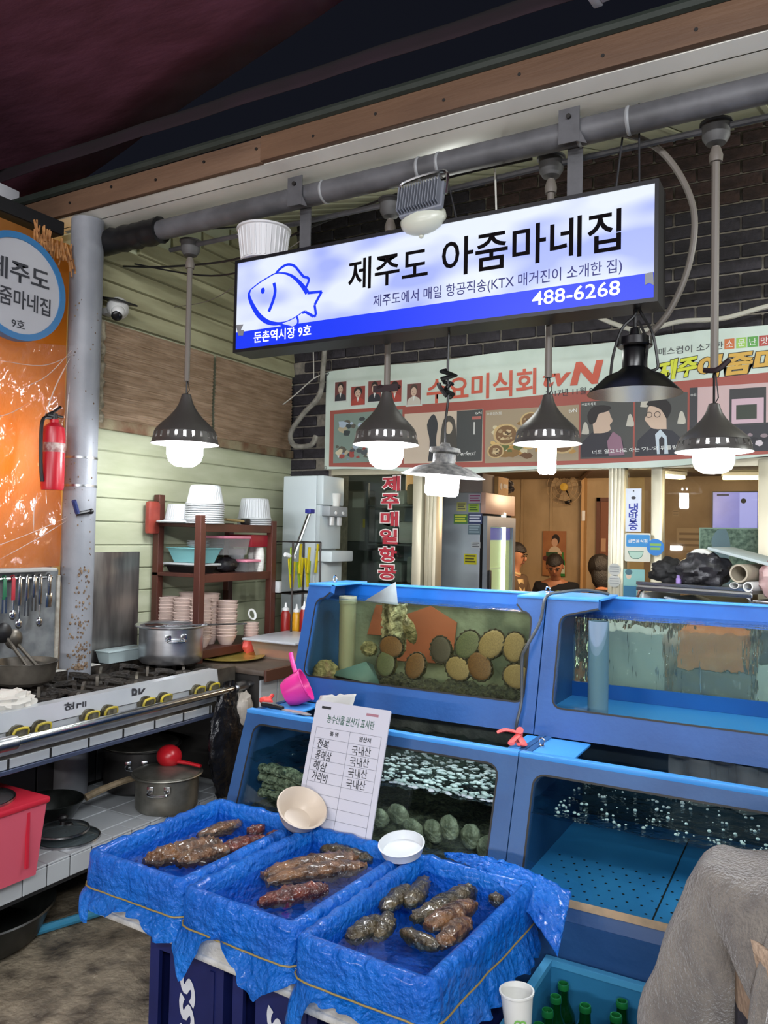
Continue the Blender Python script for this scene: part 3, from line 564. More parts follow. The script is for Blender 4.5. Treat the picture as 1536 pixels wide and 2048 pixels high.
def blobs(x0, z0, x1, z1, cols, n, smin, smax, seed, nn=0.0024):
    rr = random.Random(seed)
    parts = {}
    for i in range(n):
        c = rr.choice(cols); s_ = rr.uniform(smin, smax); cx = rr.uniform(x0+s_, x1-s_); cz = rr.uniform(z0+s_, z1-s_)
        parts.setdefault(c, MB()).prism([(cx+s_*rr.uniform(0.6, 1.2)*math.cos(a*math.pi/4), cz+s_*rr.uniform(0.4, 0.8)*math.sin(a*math.pi/4)) for a in range(8)], nn-0.0003+0.00002*i, nn+0.00002*i, FB)
    for c, m_ in parts.items(): obj('photo_print', m_, flat(c), bn, 0, kind='stuff')
blobs(-2.67, 2.0, -2.2, 2.29, ['#b3a78c', '#5d5a50', '#c8d0d6', '#8a7a62', '#3d4446', '#a8b8c8'], 46, 0.012, 0.045, 3)
blobs(-2.67, 2.0, -2.2, 2.09, ['#7d8fae', '#4c5358', '#cfc6a8', '#9c4a44'], 24, 0.008, 0.03, 5, 0.004)
poly('photo_print', rect(-1.84, 1.978, -1.683, 2.27), FB, flat('#454848'), bn, 0.003)
poly('photo_print', sp2([(-2.02, 1.985), (-2.01, 2.1), (-2.03, 2.2), (-1.99, 2.26), (-1.96, 2.2), (-1.97, 2.1), (-1.95, 1.985)], 3), FB, flat('#3a3c40'), bn, 0.003)
poly('photo_print', sp2([(-1.945, 1.985), (-1.94, 2.13), (-1.925, 2.22), (-1.89, 2.245), (-1.855, 2.22), (-1.84, 2.12), (-1.835, 1.985)], 3), FB, flat('#4a4742'), bn, 0.0036)
poly('photo_print', circ(-1.89, 2.175, 0.024, 16, 0.036), FB, flat('#c9b9a2'), bn, 0.0042)
poly('photo_print', circ(-1.945, 2.03, 0.025, 12, 0.04), FB, flat('#8e3c4c'), bn, 0.0044)
poly('photo_print', rect(-1.745, 2.215, -1.69, 2.232), FB, flat('#b06860'), bn, 0.0042); poly('photo_print', rect(-1.735, 2.13, -1.727, 2.2), FB, flat('#c8ccc8'), bn, 0.0042)
LW = flat('#dfe3df')
text('tvN', -1.725, 2.243, -1.688, 2.258, FB, LW, bn, 0.01, n=0.005); text('Perfect!', -1.83, 2.012, -1.72, 2.034, FB, LW, bn, 0.01, n=0.005, shear=0.2)
blobs(-1.66, 1.97, -1.14, 2.2, ['#b58a4a', '#8a6a3c', '#d0b070', '#5f6a3c', '#6a4a30', '#c9c0a0'], 70, 0.012, 0.045, 9)
for cx, cz, rr in ((-1.54, 2.12, 0.075), (-1.40, 2.19, 0.06), (-1.22, 2.06, 0.07), (-1.60, 2.03, 0.05)):
    poly('photo_print', circ(cx, cz, rr, 20, rr*0.8), FB, flat('#c2a878'), bn, 0.0045); poly('photo_print', circ(cx, cz, rr*0.82, 18, rr*0.68), FB, flat('#7a5c3c'), bn, 0.005)
    blobs(cx-rr*0.7, cz-rr*0.5, cx+rr*0.7, cz+rr*0.5, ['#a8906a', '#5a4630', '#c9b48a'], 14, 0.008, 0.018, int(cx*100), 0.0053)
text('tvN', -1.19, 2.222, -1.145, 2.242, FB, LW, bn, 0.01, n=0.005); text('수요미식회', -1.655, 2.232, -1.57, 2.25, FB, LW, bn, 0.0, n=0.006)
def man(coat, hair, scarf, P, face, hairp, tie=None):
    poly('photo_print', P, FB, flat(coat), bn, 0.003)
    poly('photo_print', face, FB, flat('#c3ab98'), bn, 0.0036); poly('photo_print', hairp, FB, flat(hair), bn, 0.0042)
    if scarf: poly('photo_print', scarf, FB, flat('#8d6a7c'), bn, 0.0044)
man('#34323a', '#2a2628', [(-0.975, 1.985), (-0.985, 2.06), (-0.955, 2.11), (-0.915, 2.08), (-0.895, 1.985)], [(-1.118, 1.98), (-1.125, 2.05), (-1.06, 2.115), (-0.97, 2.11), (-0.905, 2.06), (-0.895, 1.98)],
    sp2([(-1.055, 2.105), (-1.062, 2.19), (-1.045, 2.23), (-0.985, 2.225), (-0.968, 2.19), (-0.958, 2.165), (-0.972, 2.145), (-0.968, 2.12), (-1.0, 2.105), (-1.055, 2.105)], 3),
    sp2([(-1.075, 2.15), (-1.09, 2.20), (-1.06, 2.245), (-1.0, 2.25), (-0.965, 2.235), (-0.99, 2.215), (-1.03, 2.205), (-1.045, 2.165), (-1.075, 2.15)], 3))
man('#2f3038', '#242122', None, [(-0.84, 1.98), (-0.83, 2.06), (-0.76, 2.125), (-0.66, 2.10), (-0.60, 2.04), (-0.60, 1.98)],
    sp2([(-0.69, 2.11), (-0.695, 2.19), (-0.72, 2.24), (-0.775, 2.23), (-0.785, 2.19), (-0.797, 2.165), (-0.78, 2.14), (-0.755, 2.115), (-0.69, 2.11)], 3),
    sp2([(-0.69, 2.16), (-0.668, 2.21), (-0.69, 2.255), (-0.75, 2.265), (-0.79, 2.24), (-0.745, 2.225), (-0.715, 2.205), (-0.69, 2.16)], 3))
poly('photo_print', [(-0.735, 1.985), (-0.745, 2.085), (-0.72, 2.11), (-0.69, 2.075), (-0.68, 1.985)], FB, flat('#b9c6d0'), bn, 0.0046); poly('photo_print', [(-0.722, 1.985), (-0.726, 2.06), (-0.713, 2.075), (-0.70, 2.06), (-0.70, 1.985)], FB, flat('#2b2830'), bn, 0.0052)
for cx, cz in ((-0.87, 2.16), (-0.80, 2.255), (-0.62, 2.16), (-1.10, 2.13)): poly('photo_print', sp2([(cx-0.02, cz-0.025), (cx-0.008, cz+0.03), (cx+0.008, cz+0.03), (cx+0.02, cz-0.025), (cx-0.02, cz-0.025)], 3), FB, flat('#b9b6aa'), bn, 0.0026)
glf = MB()
for cx in (-0.775, -0.735): glf.stroke(circ(cx, 2.186, 0.014, 12) + [circ(cx, 2.186, 0.014, 12)[0]], 0.003, 0.0055, FB)
obj('photo_print', glf, flat('#3a3230'), bn, 0)
text("너도 알고 나도 아는 '갸~'의 뒤틀림", -1.06, 1.994, -0.64, 2.016, FB, LW, bn, 0.01, n=0.007, skew=0.012)
text('수요미식회', -1.12, 2.252, -1.045, 2.268, FB, LW, bn, 0.0, n=0.006)
poly('photo_print', rect(-0.582, 1.985, -0.545, 2.31), FB, flat('#3b3c40'), bn, 0.0026); poly('photo_print', rect(-0.582, 1.985, 0.0, 2.12), FB, flat('#34343a'), bn, 0.0028)
poly('photo_print', rect(-0.40, 2.11, -0.24, 2.29), FB, flat('#3a3a3c'), bn, 0.0032); poly('photo_print', rect(-0.39, 2.12, -0.25, 2.24), FB, flat('#c2a6b2'), bn, 0.0036); poly('photo_print', rect(-0.37, 2.14, -0.28, 2.21), FB, flat('#3a4038'), bn, 0.004)
blobs(-0.52, 2.0, -0.02, 2.11, ['#8a7a80', '#5a5058', '#c9c0c6', '#2a2a30'], 26, 0.008, 0.022, 12, 0.0044)
text('수요', -0.578, 2.265, -0.55, 2.28, FB, LW, bn, 0.0, n=0.006)
# portraits
prt = [(-2.684, 2.372, -2.585, 2.508, '#6a3c3a', '#33343a', 0), (-2.566, 2.338, -2.447, 2.470, '#8e3f38', '#a8463c', 1), (-2.443, 2.352, -2.335, 2.495, '#7d4440', '#2e3036', 0), (-2.303, 2.340, -2.195, 2.486, '#94423a', '#a8463c', 1), (-2.175, 2.315, -2.065, 2.458, '#6f4844', '#c5c0b4', 0)]
for x0, z0, x1, z1, bg, coat, wom in prt:
    ww, hh = x1-x0, z1-z0; cx = (x0+x1)/2
    poly('portrait', rect(x0, z0, x1, z1), FB, flat('#c6cfc8'), bn, 0.0022); poly('portrait', rect(x0+ww*.08, z0+hh*.06, x1-ww*.08, z1-hh*.06), FB, flat(bg), bn, 0.0028)
    poly('portrait', sp2([(x0+ww*.1, z0+hh*.06), (x0+ww*.14, z0+hh*.28), (cx-ww*.1, z0+hh*.40), (cx+ww*.1, z0+hh*.40), (x1-ww*.14, z0+hh*.28), (x1-ww*.1, z0+hh*.06)], 3), FB, flat(coat), bn, 0.0034)
    poly('portrait', circ(cx, z0+hh*.70, ww*(.25 if wom else .22), 16, hh*.22), FB, flat('#2c2624' if not (x0 > -2.2) else '#4a4038'), bn, 0.0038)
    poly('portrait', circ(cx, z0+hh*.60, ww*.17, 16, hh*.19), FB, flat('#c9ae9a'), bn, 0.0044)
    poly('portrait', [(cx-ww*.07, z0+hh*.42), (cx+ww*.07, z0+hh*.42), (cx, z0+hh*.2)], FB, flat('#d9dcd8'), bn, 0.0042)
    fe = MB()
    for q in (-1, 1): fe.prism(circ(cx+q*ww*.075, z0+hh*.63, ww*.025, 8), 0.0045, 0.0050, FB)
    fe.prism(rect(cx-ww*.06, z0+hh*.495, cx+ww*.06, z0+hh*.515), 0.0045, 0.005, FB)
    obj('portrait', fe, flat('#3a2a26'), bn, 0)
m_or = flat('#c25a46')
text('수요미식회', -2.035, 2.322, -1.372, 2.468, FB, m_or, bn, 0.02, n=0.003, skew=0.012)
text('tv', -1.335, 2.368, -1.178, 2.458, FB, m_or, bn, 0.03, n=0.003, shear=0.25); text('N', -1.185, 2.366, -1.008, 2.490, FB, m_or, bn, 0.05, n=0.003, shear=0.2)
DK = flat('#33343a')
text('2017년 11월 8일 방송', -1.318, 2.314, -0.93, 2.352, FB, DK, bn, 0.004, n=0.003)
text('매스컴이 소개한', -0.732, 2.484, -0.430, 2.522, FB, DK, bn, 0.0, n=0.003, skew=0.006)
for (x0, c, ch) in ((-0.425, '#c06a3c', '소'), (-0.372, '#96c05a', '문'), (-0.322, '#5a9a4a', '난'), (-0.272, '#a8443c', '맛'), (-0.215, '#c06a3c', '집')):
    poly('letter_tile', rect(x0, 2.487, x0+0.045, 2.537), FB, flat(c), bn, 0.002); text(ch, x0+0.008, 2.495, x0+0.038, 2.529, FB, LW, bn, 0.0, n=0.0035)
for body_, x0, x1, z0, z1, c in (('제주', -0.738, -0.548, 2.352, 2.452, '#c9cf3c'), ('아줌마네집', -0.546, 0.08, 2.352, 2.462, '#cba24a')):
    text(body_, x0-0.004, z0-0.004, x1+0.004, z1+0.004, FB, flat('#2e2a22'), bn, 0.075, n=0.002, shear=0.15, skew=0.02); text(body_, x0, z0, x1, z1, FB, flat(c), bn, 0.045, n=0.0034, shear=0.15, skew=0.02)
obj('eyelet', MB().lathe([(0.006, 0), (0.011, 0), (0.011, 0.003), (0.006, 0.003)], (0, 0, 0), 12, FB @ Matrix.Translation((-2.735, 2.56, 0)), close=True).lathe([(0.006, 0), (0.011, 0), (0.011, 0.003), (0.006, 0.003)], (0, 0, 0), 12, FB @ Matrix.Translation((-2.735, 1.965, 0)), close=True), m_steel, bn)
tag(obj('rope', MB().tube(spline([(-2.735, 4.12, 2.56), (-2.82, 4.1, 2.53), (-2.95, 4.08, 2.43), (-3.02, 4.05, 2.37)], 5), 0.004, 6).tube(spline([(-2.82, 4.1, 2.53), (-2.80, 4.06, 2.68), (-2.78, 4.0, 2.9)], 4), 0.0035, 6), pm('white_rope', '#b9b6ad', rough=0.8)), 'white rope tying the upper left corner of the banner to the wall', 'rope')
tag(obj('drain_hose', MB().tube(spline([(-2.74, 4.1, 2.75), (-2.75, 4.1, 2.6), (-2.76, 4.08, 2.42), (-2.86, 4.05, 2.30), (-2.93, 4.02, 2.18), (-2.90, 4.02, 2.10), (-2.80, 4.05, 2.10), (-2.78, 4.08, 2.16)], 8), 0.017, 10), pm('dirty_hose', '#8f8c82', '#6a675f', 20, rough=0.6)), 'dirty grey hose curling down left of the banner', 'hose')
# ================================================================ left side: round sign, camera, sheet, extinguisher
FR = FX(-2.945)
rs = thing('round_sign', 'round white shop sign with blue rim on the left edge', 'sign', (-2.95, 2.10, 2.34))
m_rim = pm('rim_blue', '#2f6ea0', rough=0.4)
obj('disc', MB().lathe([(0, -0.03), (0.20, -0.03), (0.20, 0.0), (0, 0.0)], (0, 0, 0), 48, FR @ Matrix.Translation((2.10, 2.56, 0))), pm('round_sign_white', '#b0b0b4', rough=0.5), rs)
obj('rim', MB().lathe([(0.198, -0.04), (0.225, -0.04), (0.225, 0.006), (0.198, 0.006)], (0, 0, 0), 48, FR @ Matrix.Translation((2.10, 2.56, 0)), close=True), m_rim, rs)
text('제주도', 1.955, 2.575, 2.243, 2.665, FR, DK, rs, 0.02, n=0.002, skew=0.0); text('아줌마네집', 1.945, 2.468, 2.252, 2.545, FR, DK, rs, 0.015, n=0.002); text('9호', 2.068, 2.384, 2.130, 2.420, FR, DK, rs, 0.01, n=0.002)
m_thatch = pm('dry_thatch', '#8a5a34', '#c08a54', 30, rough=0.8)
th = MB()
for i in range(60):
    y = rnd.uniform(2.18, 2.42); z = 2.82+rnd.uniform(-0.03, 0.04)-max(0, (y-2.2))*0.25; th.tube([(-2.99, y, z+0.03), (-2.98+rnd.uniform(-0.02, 0.02), y+rnd.uniform(-0.02, 0.02), z-rnd.uniform(0.02, 0.09))], 0.004, 5)
tag(obj('thatch_fringe', th, m_thatch, kind='stuff'), 'brown straw fringe behind the round sign under the eave', 'thatch')
cc = thing('security_camera', 'white dome security camera on the cream planks beside the pillar', 'camera', (-2.95, 2.62, 2.55))
Mc = Matrix.Translation((-2.95, 2.63, 2.605)) @ Vector((0.62, -0.5, -0.6)).to_track_quat('-Z', 'Y').to_matrix().to_4x4()
obj('base', MB().lathe([(0.0, 0.03), (0.048, 0.03), (0.052, 0.02), (0.05, -0.01), (0.035, -0.035)], (0, 0, 0), 24, Mc), pm('cam_white', '#c9c9c6', rough=0.4), cc)
obj('arm', MB().box(-3.04, 2.60, 2.58, -2.93, 2.66, 2.615, 0.01), MATS['cam_white'], cc)
obj('eye', MB().ball((0, 0, 0), 0.033, 18, 12, Mc @ Matrix.Translation((0, 0, -0.035))), MATS['cam_white'], cc); obj('lens', MB().ball((0, 0, 0), (0.026, 0.026, 0.012), 18, 8, Mc @ Matrix.Translation((0.006, -0.01, -0.062))), m_blk, cc)
tag(obj('camera_cover', MB().box(-3.03, 2.565, 2.64, -2.89, 2.70, 2.648, 0.003, Matrix.Translation((-2.96, 2.6, 2.64)) @ Matrix.Rotation(R(12), 4, 'Y') @ Matrix.Translation((2.96, -2.6, -2.64))), m_black), 'black flap above the white security camera', 'cover')
m_or_sheet = pm('orange_vinyl', '#a87a42', '#986530', 3, rough=0.4, transl='#dc9a4a', tw=0.55)
tag(obj('orange_sheet', MB().grid(lambda u, v: (-3.08+0.015*nz((u*4, v*5, 2)), 1.1+1.35*u, 1.375+1.5*v), 40, 40), m_or_sheet), 'orange vinyl sheet of the neighbouring stall glowing from a lamp behind', 'sheet')
m_clear = glassy('clear_vinyl', '#fff6ea', 0.13, 1.5, bump=0.6, bsc=14, stretch=(1, 1.5, 0.7), kd=0.03, dc='#ffffff', boost=1.8)
def vin(u, v):
    y = 1.15+1.33*u; z = 1.37+1.02*v-0.05*math.sin(u*math.pi)*v
    f = 0.022*math.sin((u*0.8+v*1.1)*17+2*nz((u*3, v*3, 4)))*(0.3+v*0.7)+0.010*math.sin((u*1.6-v)*31)+0.02*nz((u*6, v*4, 7), 1.5)+0.006*nz((u*20, v*14, 3), 1)
    return (-3.01+0.7*f, y, z)
tag(obj('clear_vinyl', MB().grid(vin, 70, 70), m_clear), 'wrinkled clear vinyl hung over the orange sheet up to the pillar', 'vinyl')
m_crease = glassy('vinyl_crease', '#fff8f0', 0.1, 1.5, kd=0.35, dc='#f0e8e0', boost=2.0)
cvn = bpy.data.objects['clear_vinyl']; WM['clear_vinyl'] = Matrix.Translation(cvn.location)
for P in (((2.40, 2.36), (2.28, 2.22), (2.15, 2.14)), ((2.40, 2.34), (2.25, 2.26), (2.0, 2.24)), ((2.39, 2.32), (2.33, 2.18), (2.27, 2.02)), ((2.41, 2.30), (2.40, 2.1), (2.385, 1.9)), ((2.40, 1.60), (2.2, 1.52), (1.9, 1.42)), ((2.40, 1.585), (2.25, 1.50), (2.05, 1.40)), ((2.31, 2.02), (2.29, 1.85), (2.30, 1.66)), ((2.24, 1.70), (2.235, 1.62), (2.245, 1.53)), ((1.95, 1.98), (2.08, 2.02), (2.2, 2.09))):
    obj('crease', MB().tube(spline([(-2.985+0.012*math.sin(i*2+p[0]*9), p[0], p[1]) for i, p in enumerate(P)], 6), [0.0015]*3+[0.0035]*7+[0.0012]*3, 6, flatn=0.6), m_crease, cvn)
lb = thing('stall_lamp', 'glowing yellow lamp behind the orange sheet', 'lamp', (-3.28, 2.24, 1.8))
obj('bulb', MB().ball((-3.28, 2.24, 1.88), 0.045, 16, 10), pm('warm_bulb', '#ffd27a', em=16, emc='#ffb84a'), lb); obj('socket', MB().cyl((-3.28, 2.24, 1.92), 0.02, 0.07), m_black, lb)
fx = thing('fire_extinguisher', 'red fire extinguisher hanging behind clear vinyl beside the pillar', 'extinguisher', (-2.93, 2.28, 1.72))
m_fred = pm('extinguisher_red', '#b01828', rough=0.3)
obj('cylinder', MB().lathe([(0.0, 0.0), (0.045, 0.002), (0.048, 0.02), (0.048, 0.24), (0.042, 0.275), (0.02, 0.295), (0.018, 0.31)], (-2.93, 2.28, 1.715), 28), m_fred, fx)
obj('valve', MB().cyl((-2.93, 2.28, 2.02), 0.014, 0.03).box(-2.94, 2.24, 2.035, -2.92, 2.32, 2.045, 0.002).tube([(-2.93, 2.25, 2.045), (-2.93, 2.28, 2.06), (-2.93, 2.31, 2.085)], 0.006, 6), m_black, fx)
obj('hose', MB().tube(spline([(-2.93, 2.265, 2.03), (-2.93, 2.225, 2.02), (-2.925, 2.212, 1.95), (-2.925, 2.216, 1.82), (-2.925, 2.225, 1.75)], 5), 0.008, 8), m_black, fx)
obj('label', MB().lathe([(0.0486, 0.165), (0.0486, 0.205)], (-2.93, 2.28, 1.715), 28), pm('ext_label', '#b9a8a0', '#7d3a3a', 40, rough=0.4), fx)
cl = thing('spring_clamp', 'black and blue spring clamp pinning the vinyl to the pillar', 'clamp', (-2.915, 2.43, 1.63))
obj('jaw', MB().tube([(-2.915, 2.40, 1.615), (-2.905, 2.46, 1.63)], 0.009, 8).ball((-2.905, 2.47, 1.63), 0.013, 10, 8), m_black, cl); obj('grip', MB().tube([(-2.915, 2.405, 1.62), (-2.905, 2.375, 1.675)], 0.011, 8), pm('clamp_blue', '#2a3566', rough=0.5), cl)
# fluorescent fixtures
for i, (a, b, lab) in enumerate((((-0.62, 2.30, 3.19), (0.9, 2.10, 3.19), 'white light housing end under the awning at upper right'), ((-5.2, 2.30, 3.16), (-3.50, 2.40, 3.16), 'grey white light housing under the awning at the left edge'))):
    t = thing('light_housing', lab, 'light', a); M = frame(a, Vector(b)-Vector(a), (0, 1, 0)); Lh = (Vector(b)-Vector(a)).length
    obj('body', MB().box(0, -0.07, 0, Lh, 0.07, 0.055, 0.006, M), pm('housing_white', '#b9b9bd', rough=0.5), t); obj('end_cap', MB().box(-0.012, -0.075, -0.012, 0.02, 0.075, 0.06, 0.006, M) if i == 0 else MB().box(Lh-0.02, -0.075, -0.01, Lh+0.012, 0.075, 0.06, 0.006, M), pm('housing_cap', '#d6d6da', rough=0.4), t)
    obj('diffuser', MB().box(0.02, -0.06, -0.012, Lh-0.02, 0.06, 0.0, 0.003, M), pm('housing_diffuser', '#c9c9d2', rough=0.4), t)
# ================================================================ fish tanks
m_tblue = pm('tank_blue_frp', '#244c7e', '#2c588c', 5, rough=0.42, bump=0.04, bsc=60)
m_tblue2 = pm('tank_blue_upper', '#194a88', '#205496', 5, rough=0.4, bump=0.04, bsc=60)
m_tlit = pm('tank_blue_lit', '#3f93e0', '#4a9ce6', 5, rough=0.4)  # same tank paint, brightened where light falls on tops, rims and floor
m_tdeep = pm('tank_deep_blue', '#0f4f9f', '#1660b4', 4, rough=0.35)
m_tglass = glassy('tank_glass', '#eef6f2', 0.015, 1.5)
m_tglass_g = glassy('tank_glass_murky', '#f4f4e8', 0.015, 1.5, kd=0.006, dc='#9a9c80')
m_olive = pm('algae_wall', '#586050', '#8c927c', 7, rough=0.6, bump=0.2, bsc=30)
m_waters = glassy('water_surface', '#d4e4e0', 0.03, 1.33, bump=0.5, bsc=26, boost=1.6)
m_gravel = pm('tank_gravel', '#22221c', '#5a5844', 60, rough=0.8, bump=0.9, bsc=80)
m_rubber = pm('black_seal', '#10110f', rough=0.5)
UP = lambda x0: frame((x0, 2.57, 0.893), (1, 0, 0), (0, 0.125, 0.452))
UL = math.hypot(0.125, 0.452)
LP = lambda x0: frame((x0, 2.17, 0.5), (1, 0, 0), (0, 0.14, 0.4))
LL = math.hypot(0.14, 0.4)
def seal(b, P, wd, M, n=-0.004): b.stroke(P, wd, n, M)
def arc(cx, cy, r, a0, a1, k=5): return [(cx+r*math.cos(R(a0+(a1-a0)*i/k)), cy+r*math.sin(R(a0+(a1-a0)*i/k))) for i in range(k+1)]
def upper_tank(label, x0, x1, jl, jr, br, capl, capr, m_back, m_gl, wz):
    t = thing('fish_tank', label, 'fish tank', ((x0+x1)/2, 2.78, 0.893)); M = UP(x0); w_ = x1-x0; r = 0.03; vt = UL-0.062
    inner = [(capl, UL), (capl, UL-0.032)] + arc(jl+0.035, vt-0.03, 0.035, 90, 180, 4) + arc(jl+r, br+r, r, 180, 270, 4) + arc(w_-jr-r, br+r, r, 270, 360, 4) + arc(w_-jr-0.035, vt-0.03, 0.035, 0, 90, 4) + [(w_-capr, UL-0.032), (w_-capr, UL)]
    pane = inner[2:-2]
    obj('frame', MB().prism([(w_, UL), (w_, 0), (0, 0), (0, UL)] + inner, -0.03, 0.0, M), m_tblue2, t, 25)
    sl = MB(); seal(sl, inner[1:-1], 0.006, M, 0.0006); obj('seal', sl, m_rubber, t, 0)
    obj('glass', MB().prism([(jl-0.012, vt), (jl-0.012, br-0.012), (w_-jr+0.012, br-0.012), (w_-jr+0.012, vt)], -0.022, -0.014, M), m_gl, t, 0)
    for xa in (x0, x1-0.02): obj('side_wall', MB().prism([(2.602, 0.893), (2.725, 1.338), (2.98, 1.338), (2.98, 0.893)], xa, xa+0.02, Matrix(((0, 0, 1, 0), (1, 0, 0, 0), (0, 1, 0, 0), (0, 0, 0, 1)))), m_tblue, t, 0)
    for xa, xb in ((x0, x0+capl), (x1-capr, x1)): obj('top_cap', MB().box(xa, 2.69, 1.336, xb, 2.98, 1.346, 0.002), m_tlit, t)
    obj('bottom', MB().box(x0+0.02, 2.60, 0.896, x1-0.02, 2.96, 0.915), m_tdeep, t, 0)
    obj('back_wall', MB().box(x0+0.02, 2.962, 0.896, x1-0.02, 2.972, 1.28) if x0 < -1 else MB().grid(lambda u, v: (x0+0.02+(w_-0.04)*u, 2.966+0.010*nz((u*46, v*7, 2), 1)+0.004*nz((u*120, v*16, 5), 1), 0.896+0.384*v), 300, 60), m_back, t, 0 if x0 < -1 else 180)
    obj('rim', MB().box(x0+0.02, 2.945, 1.272, x1-0.02, 2.98, 1.332), m_tdeep, t, 0); obj('rim_edge', MB().box(x0+0.02, 2.94, 1.332, x1-0.02, 2.985, 1.340, 0.002), m_tlit, t, 0)
    obj('water', MB().grid(lambda u, v: (x0+0.021+(w_-0.042)*u, 2.69+0.25*v, wz+0.0025*nz((u*9, v*4, x0), 2)), 50, 14), m_waters, t)
    return t
tkA = upper_tank('upper left blue fish tank full of abalones stuck on its glass', -1.852, -0.848, 0.048, 0.045, 0.098, 0.11, 0.105, m_olive, m_tglass_g, 1.288)
m_curtain = pm('wavy_back_glass', '#dfe8e4', rough=0.02)
_n = m_curtain.node_tree; _b = _n.nodes['Principled BSDF']; _b.inputs['Transmission Weight'].default_value = 0.85; _b.inputs['IOR'].default_value = 1.25
_tc = _n.nodes.new('ShaderNodeTexCoord'); _mp = _n.nodes.new('ShaderNodeMapping'); _mp.inputs['Scale'].default_value = (17, 1, 3.4); _nz = _n.nodes.new('ShaderNodeTexNoise'); _nz.inputs['Scale'].default_value = 1.6; _nz.inputs['Detail'].default_value = 3
_bp = _n.nodes.new('ShaderNodeBump'); _bp.inputs['Strength'].default_value = 0.95; _bp.inputs['Distance'].default_value = 0.03
_n.links.new(_tc.outputs['Object'], _mp.inputs[0]); _n.links.new(_mp.outputs[0], _nz.inputs['Vector']); _n.links.new(_nz.outputs['Fac'], _bp.inputs['Height']); _n.links.new(_bp.outputs[0], _b.inputs['Normal'])
tkB = upper_tank('upper right blue fish tank of clear rippling water', -0.844, 1.0, 0.052, 0.05, 0.094, 0.18, 0.12, m_curtain, m_tglass, 1.282)
# stack support for the back of the upper tanks is the lower pair
obj('raised_floor', MB().box(-0.824, 2.62, 0.916, 0.98, 2.958, 0.962), m_tlit, tkB, 0); obj('back_strip', MB().box(-0.824, 2.950, 0.9625, 0.98, 2.960, 1.015), m_tdeep, tkB, 0)
for i, (x0, x1, z0, z1, c, lab) in enumerate(((-0.80, -0.50, 0.0, 0.88, '#3a3d3e', 'dark crate column behind the upper right tank, left one'), (-0.80, -0.52, 0.8805, 1.20, '#c4c8c4', 'white foam box on the left crate column behind the upper right tank'), (-0.48, -0.22, 0.0, 1.08, '#55585a', 'grey cabinet behind the upper right tank'), (-0.47, -0.24, 1.0805, 1.22, '#c9722e', 'orange carton on the grey cabinet behind the upper right tank'),
    (-0.20, 0.02, 0.0, 1.12, '#c9ccca', 'white cabinet behind the upper right tank'), (-0.19, 0.0, 1.1205, 1.23, '#3f4244', 'dark box on the white cabinet behind the upper right tank'), (0.05, 0.30, 0.0, 1.20, '#8a8f90', 'pale grey cabinet at the right behind the upper right tank'))):
    tag(obj('cabinet' if z0 == 0 else 'storage_box', MB().box(x0, 3.06, z0, x1, 3.26, z1, 0.006), pm('back_box_%d' % i, c, rough=0.6)), lab, 'cabinet' if z0 == 0 else 'box')
def lower_tank(label, x0, x1, jl, jr, tr, br, m_back, m_gl, wz, m_floor, capl, capr, lip):
    t = thing('fish_tank', label, 'fish tank', ((x0+x1)/2, 2.5, 0.0)); M = LP(x0); w_ = x1-x0; r = 0.035
    obj('frame', MB().ring(rrect(0, 0, w_, LL, 0.001, 4), rrect(jl, br, w_-jr, LL-tr, r, 4), -0.03, 0.0, M), m_tblue, t, 25)
    sl = MB(); P = rrect(jl, br, w_-jr, LL-tr, r, 4); seal(sl, P+[P[0]], 0.006, M, 0.0006); obj('seal', sl, m_rubber, t, 0)
    obj('glass', MB().prism(rect(jl-0.01, br-0.01, w_-jr+0.01, LL-tr+0.01), -0.022, -0.014, M), m_gl, t, 0)
    obj('skirt', MB().box(x0, 2.165, 0.0, x1, 2.19, 0.5), m_tblue, t, 0)
    for xa in (x0, x1-0.02): obj('side_wall', MB().prism([(2.19, 0.0), (2.19, 0.5), (2.34, 0.893), (2.99, 0.893), (2.99, 0.0)], xa, xa+0.02, Matrix(((0, 0, 1, 0), (1, 0, 0, 0), (0, 1, 0, 0), (0, 0, 0, 1)))), m_tblue, t, 0)
    obj('front_rim', MB().box(x0, 2.305, 0.8865, x1, 2.335, 0.901, 0.002), m_tlit, t)
    for xa, xb in ((x0, x0+capl), (x1-capr, x1)): obj('top_cap', MB().box(xa, 2.335, 0.882, xb, 2.565, 0.890, 0.002), m_tlit, t)
    obj('bottom', MB().box(x0+0.02, 2.2, 0.515, x1-0.02, 2.96, 0.53), m_floor, t, 0)
    obj('back_wall', MB().box(x0+0.02, 2.96, 0.5, x1-0.02, 2.975, 0.885), m_back, t, 0)
    def sf(u, v):
        a = nz((u*14, v*6, x0*3), 1.2); b2 = nz((u*40, v*18, 5), 1.0); return (x0+0.021+(w_-0.042)*u, 2.262+0.69*v, wz+lip*(0.016*a+0.008*b2))
    obj('water', MB().grid(sf, 120, 40), m_waters, t)
    return t
m_dgrey = pm('tank_wall_with_reflection', '#4c504e', '#868880', 9, rough=0.5, bump=0.4, bsc=25)  # wall grey raised to hold the lane's reflection in the glass
m_dblue = pm('blue_tank_wall', '#142c3e', '#1e3e56', 5, rough=0.5)
tkC = lower_tank('lower left blue fish tank with churning water behind the origin board', -1.85, -0.806, 0.047, 0.058, 0.047, 0.04, m_dgrey, m_tglass, 0.742, m_gravel, 0.16, 0.06, 1.0)
tkD = lower_tank('lower right blue fish tank with bubbly water and a perforated blue floor', -0.803, 1.0, 0.052, 0.05, 0.055, 0.05, m_dblue, m_tglass, 0.738, pm('perforated_floor', '#2f82c8', '#3a90d6', 5, rough=0.5), 0.15, 0.1, 0.6)
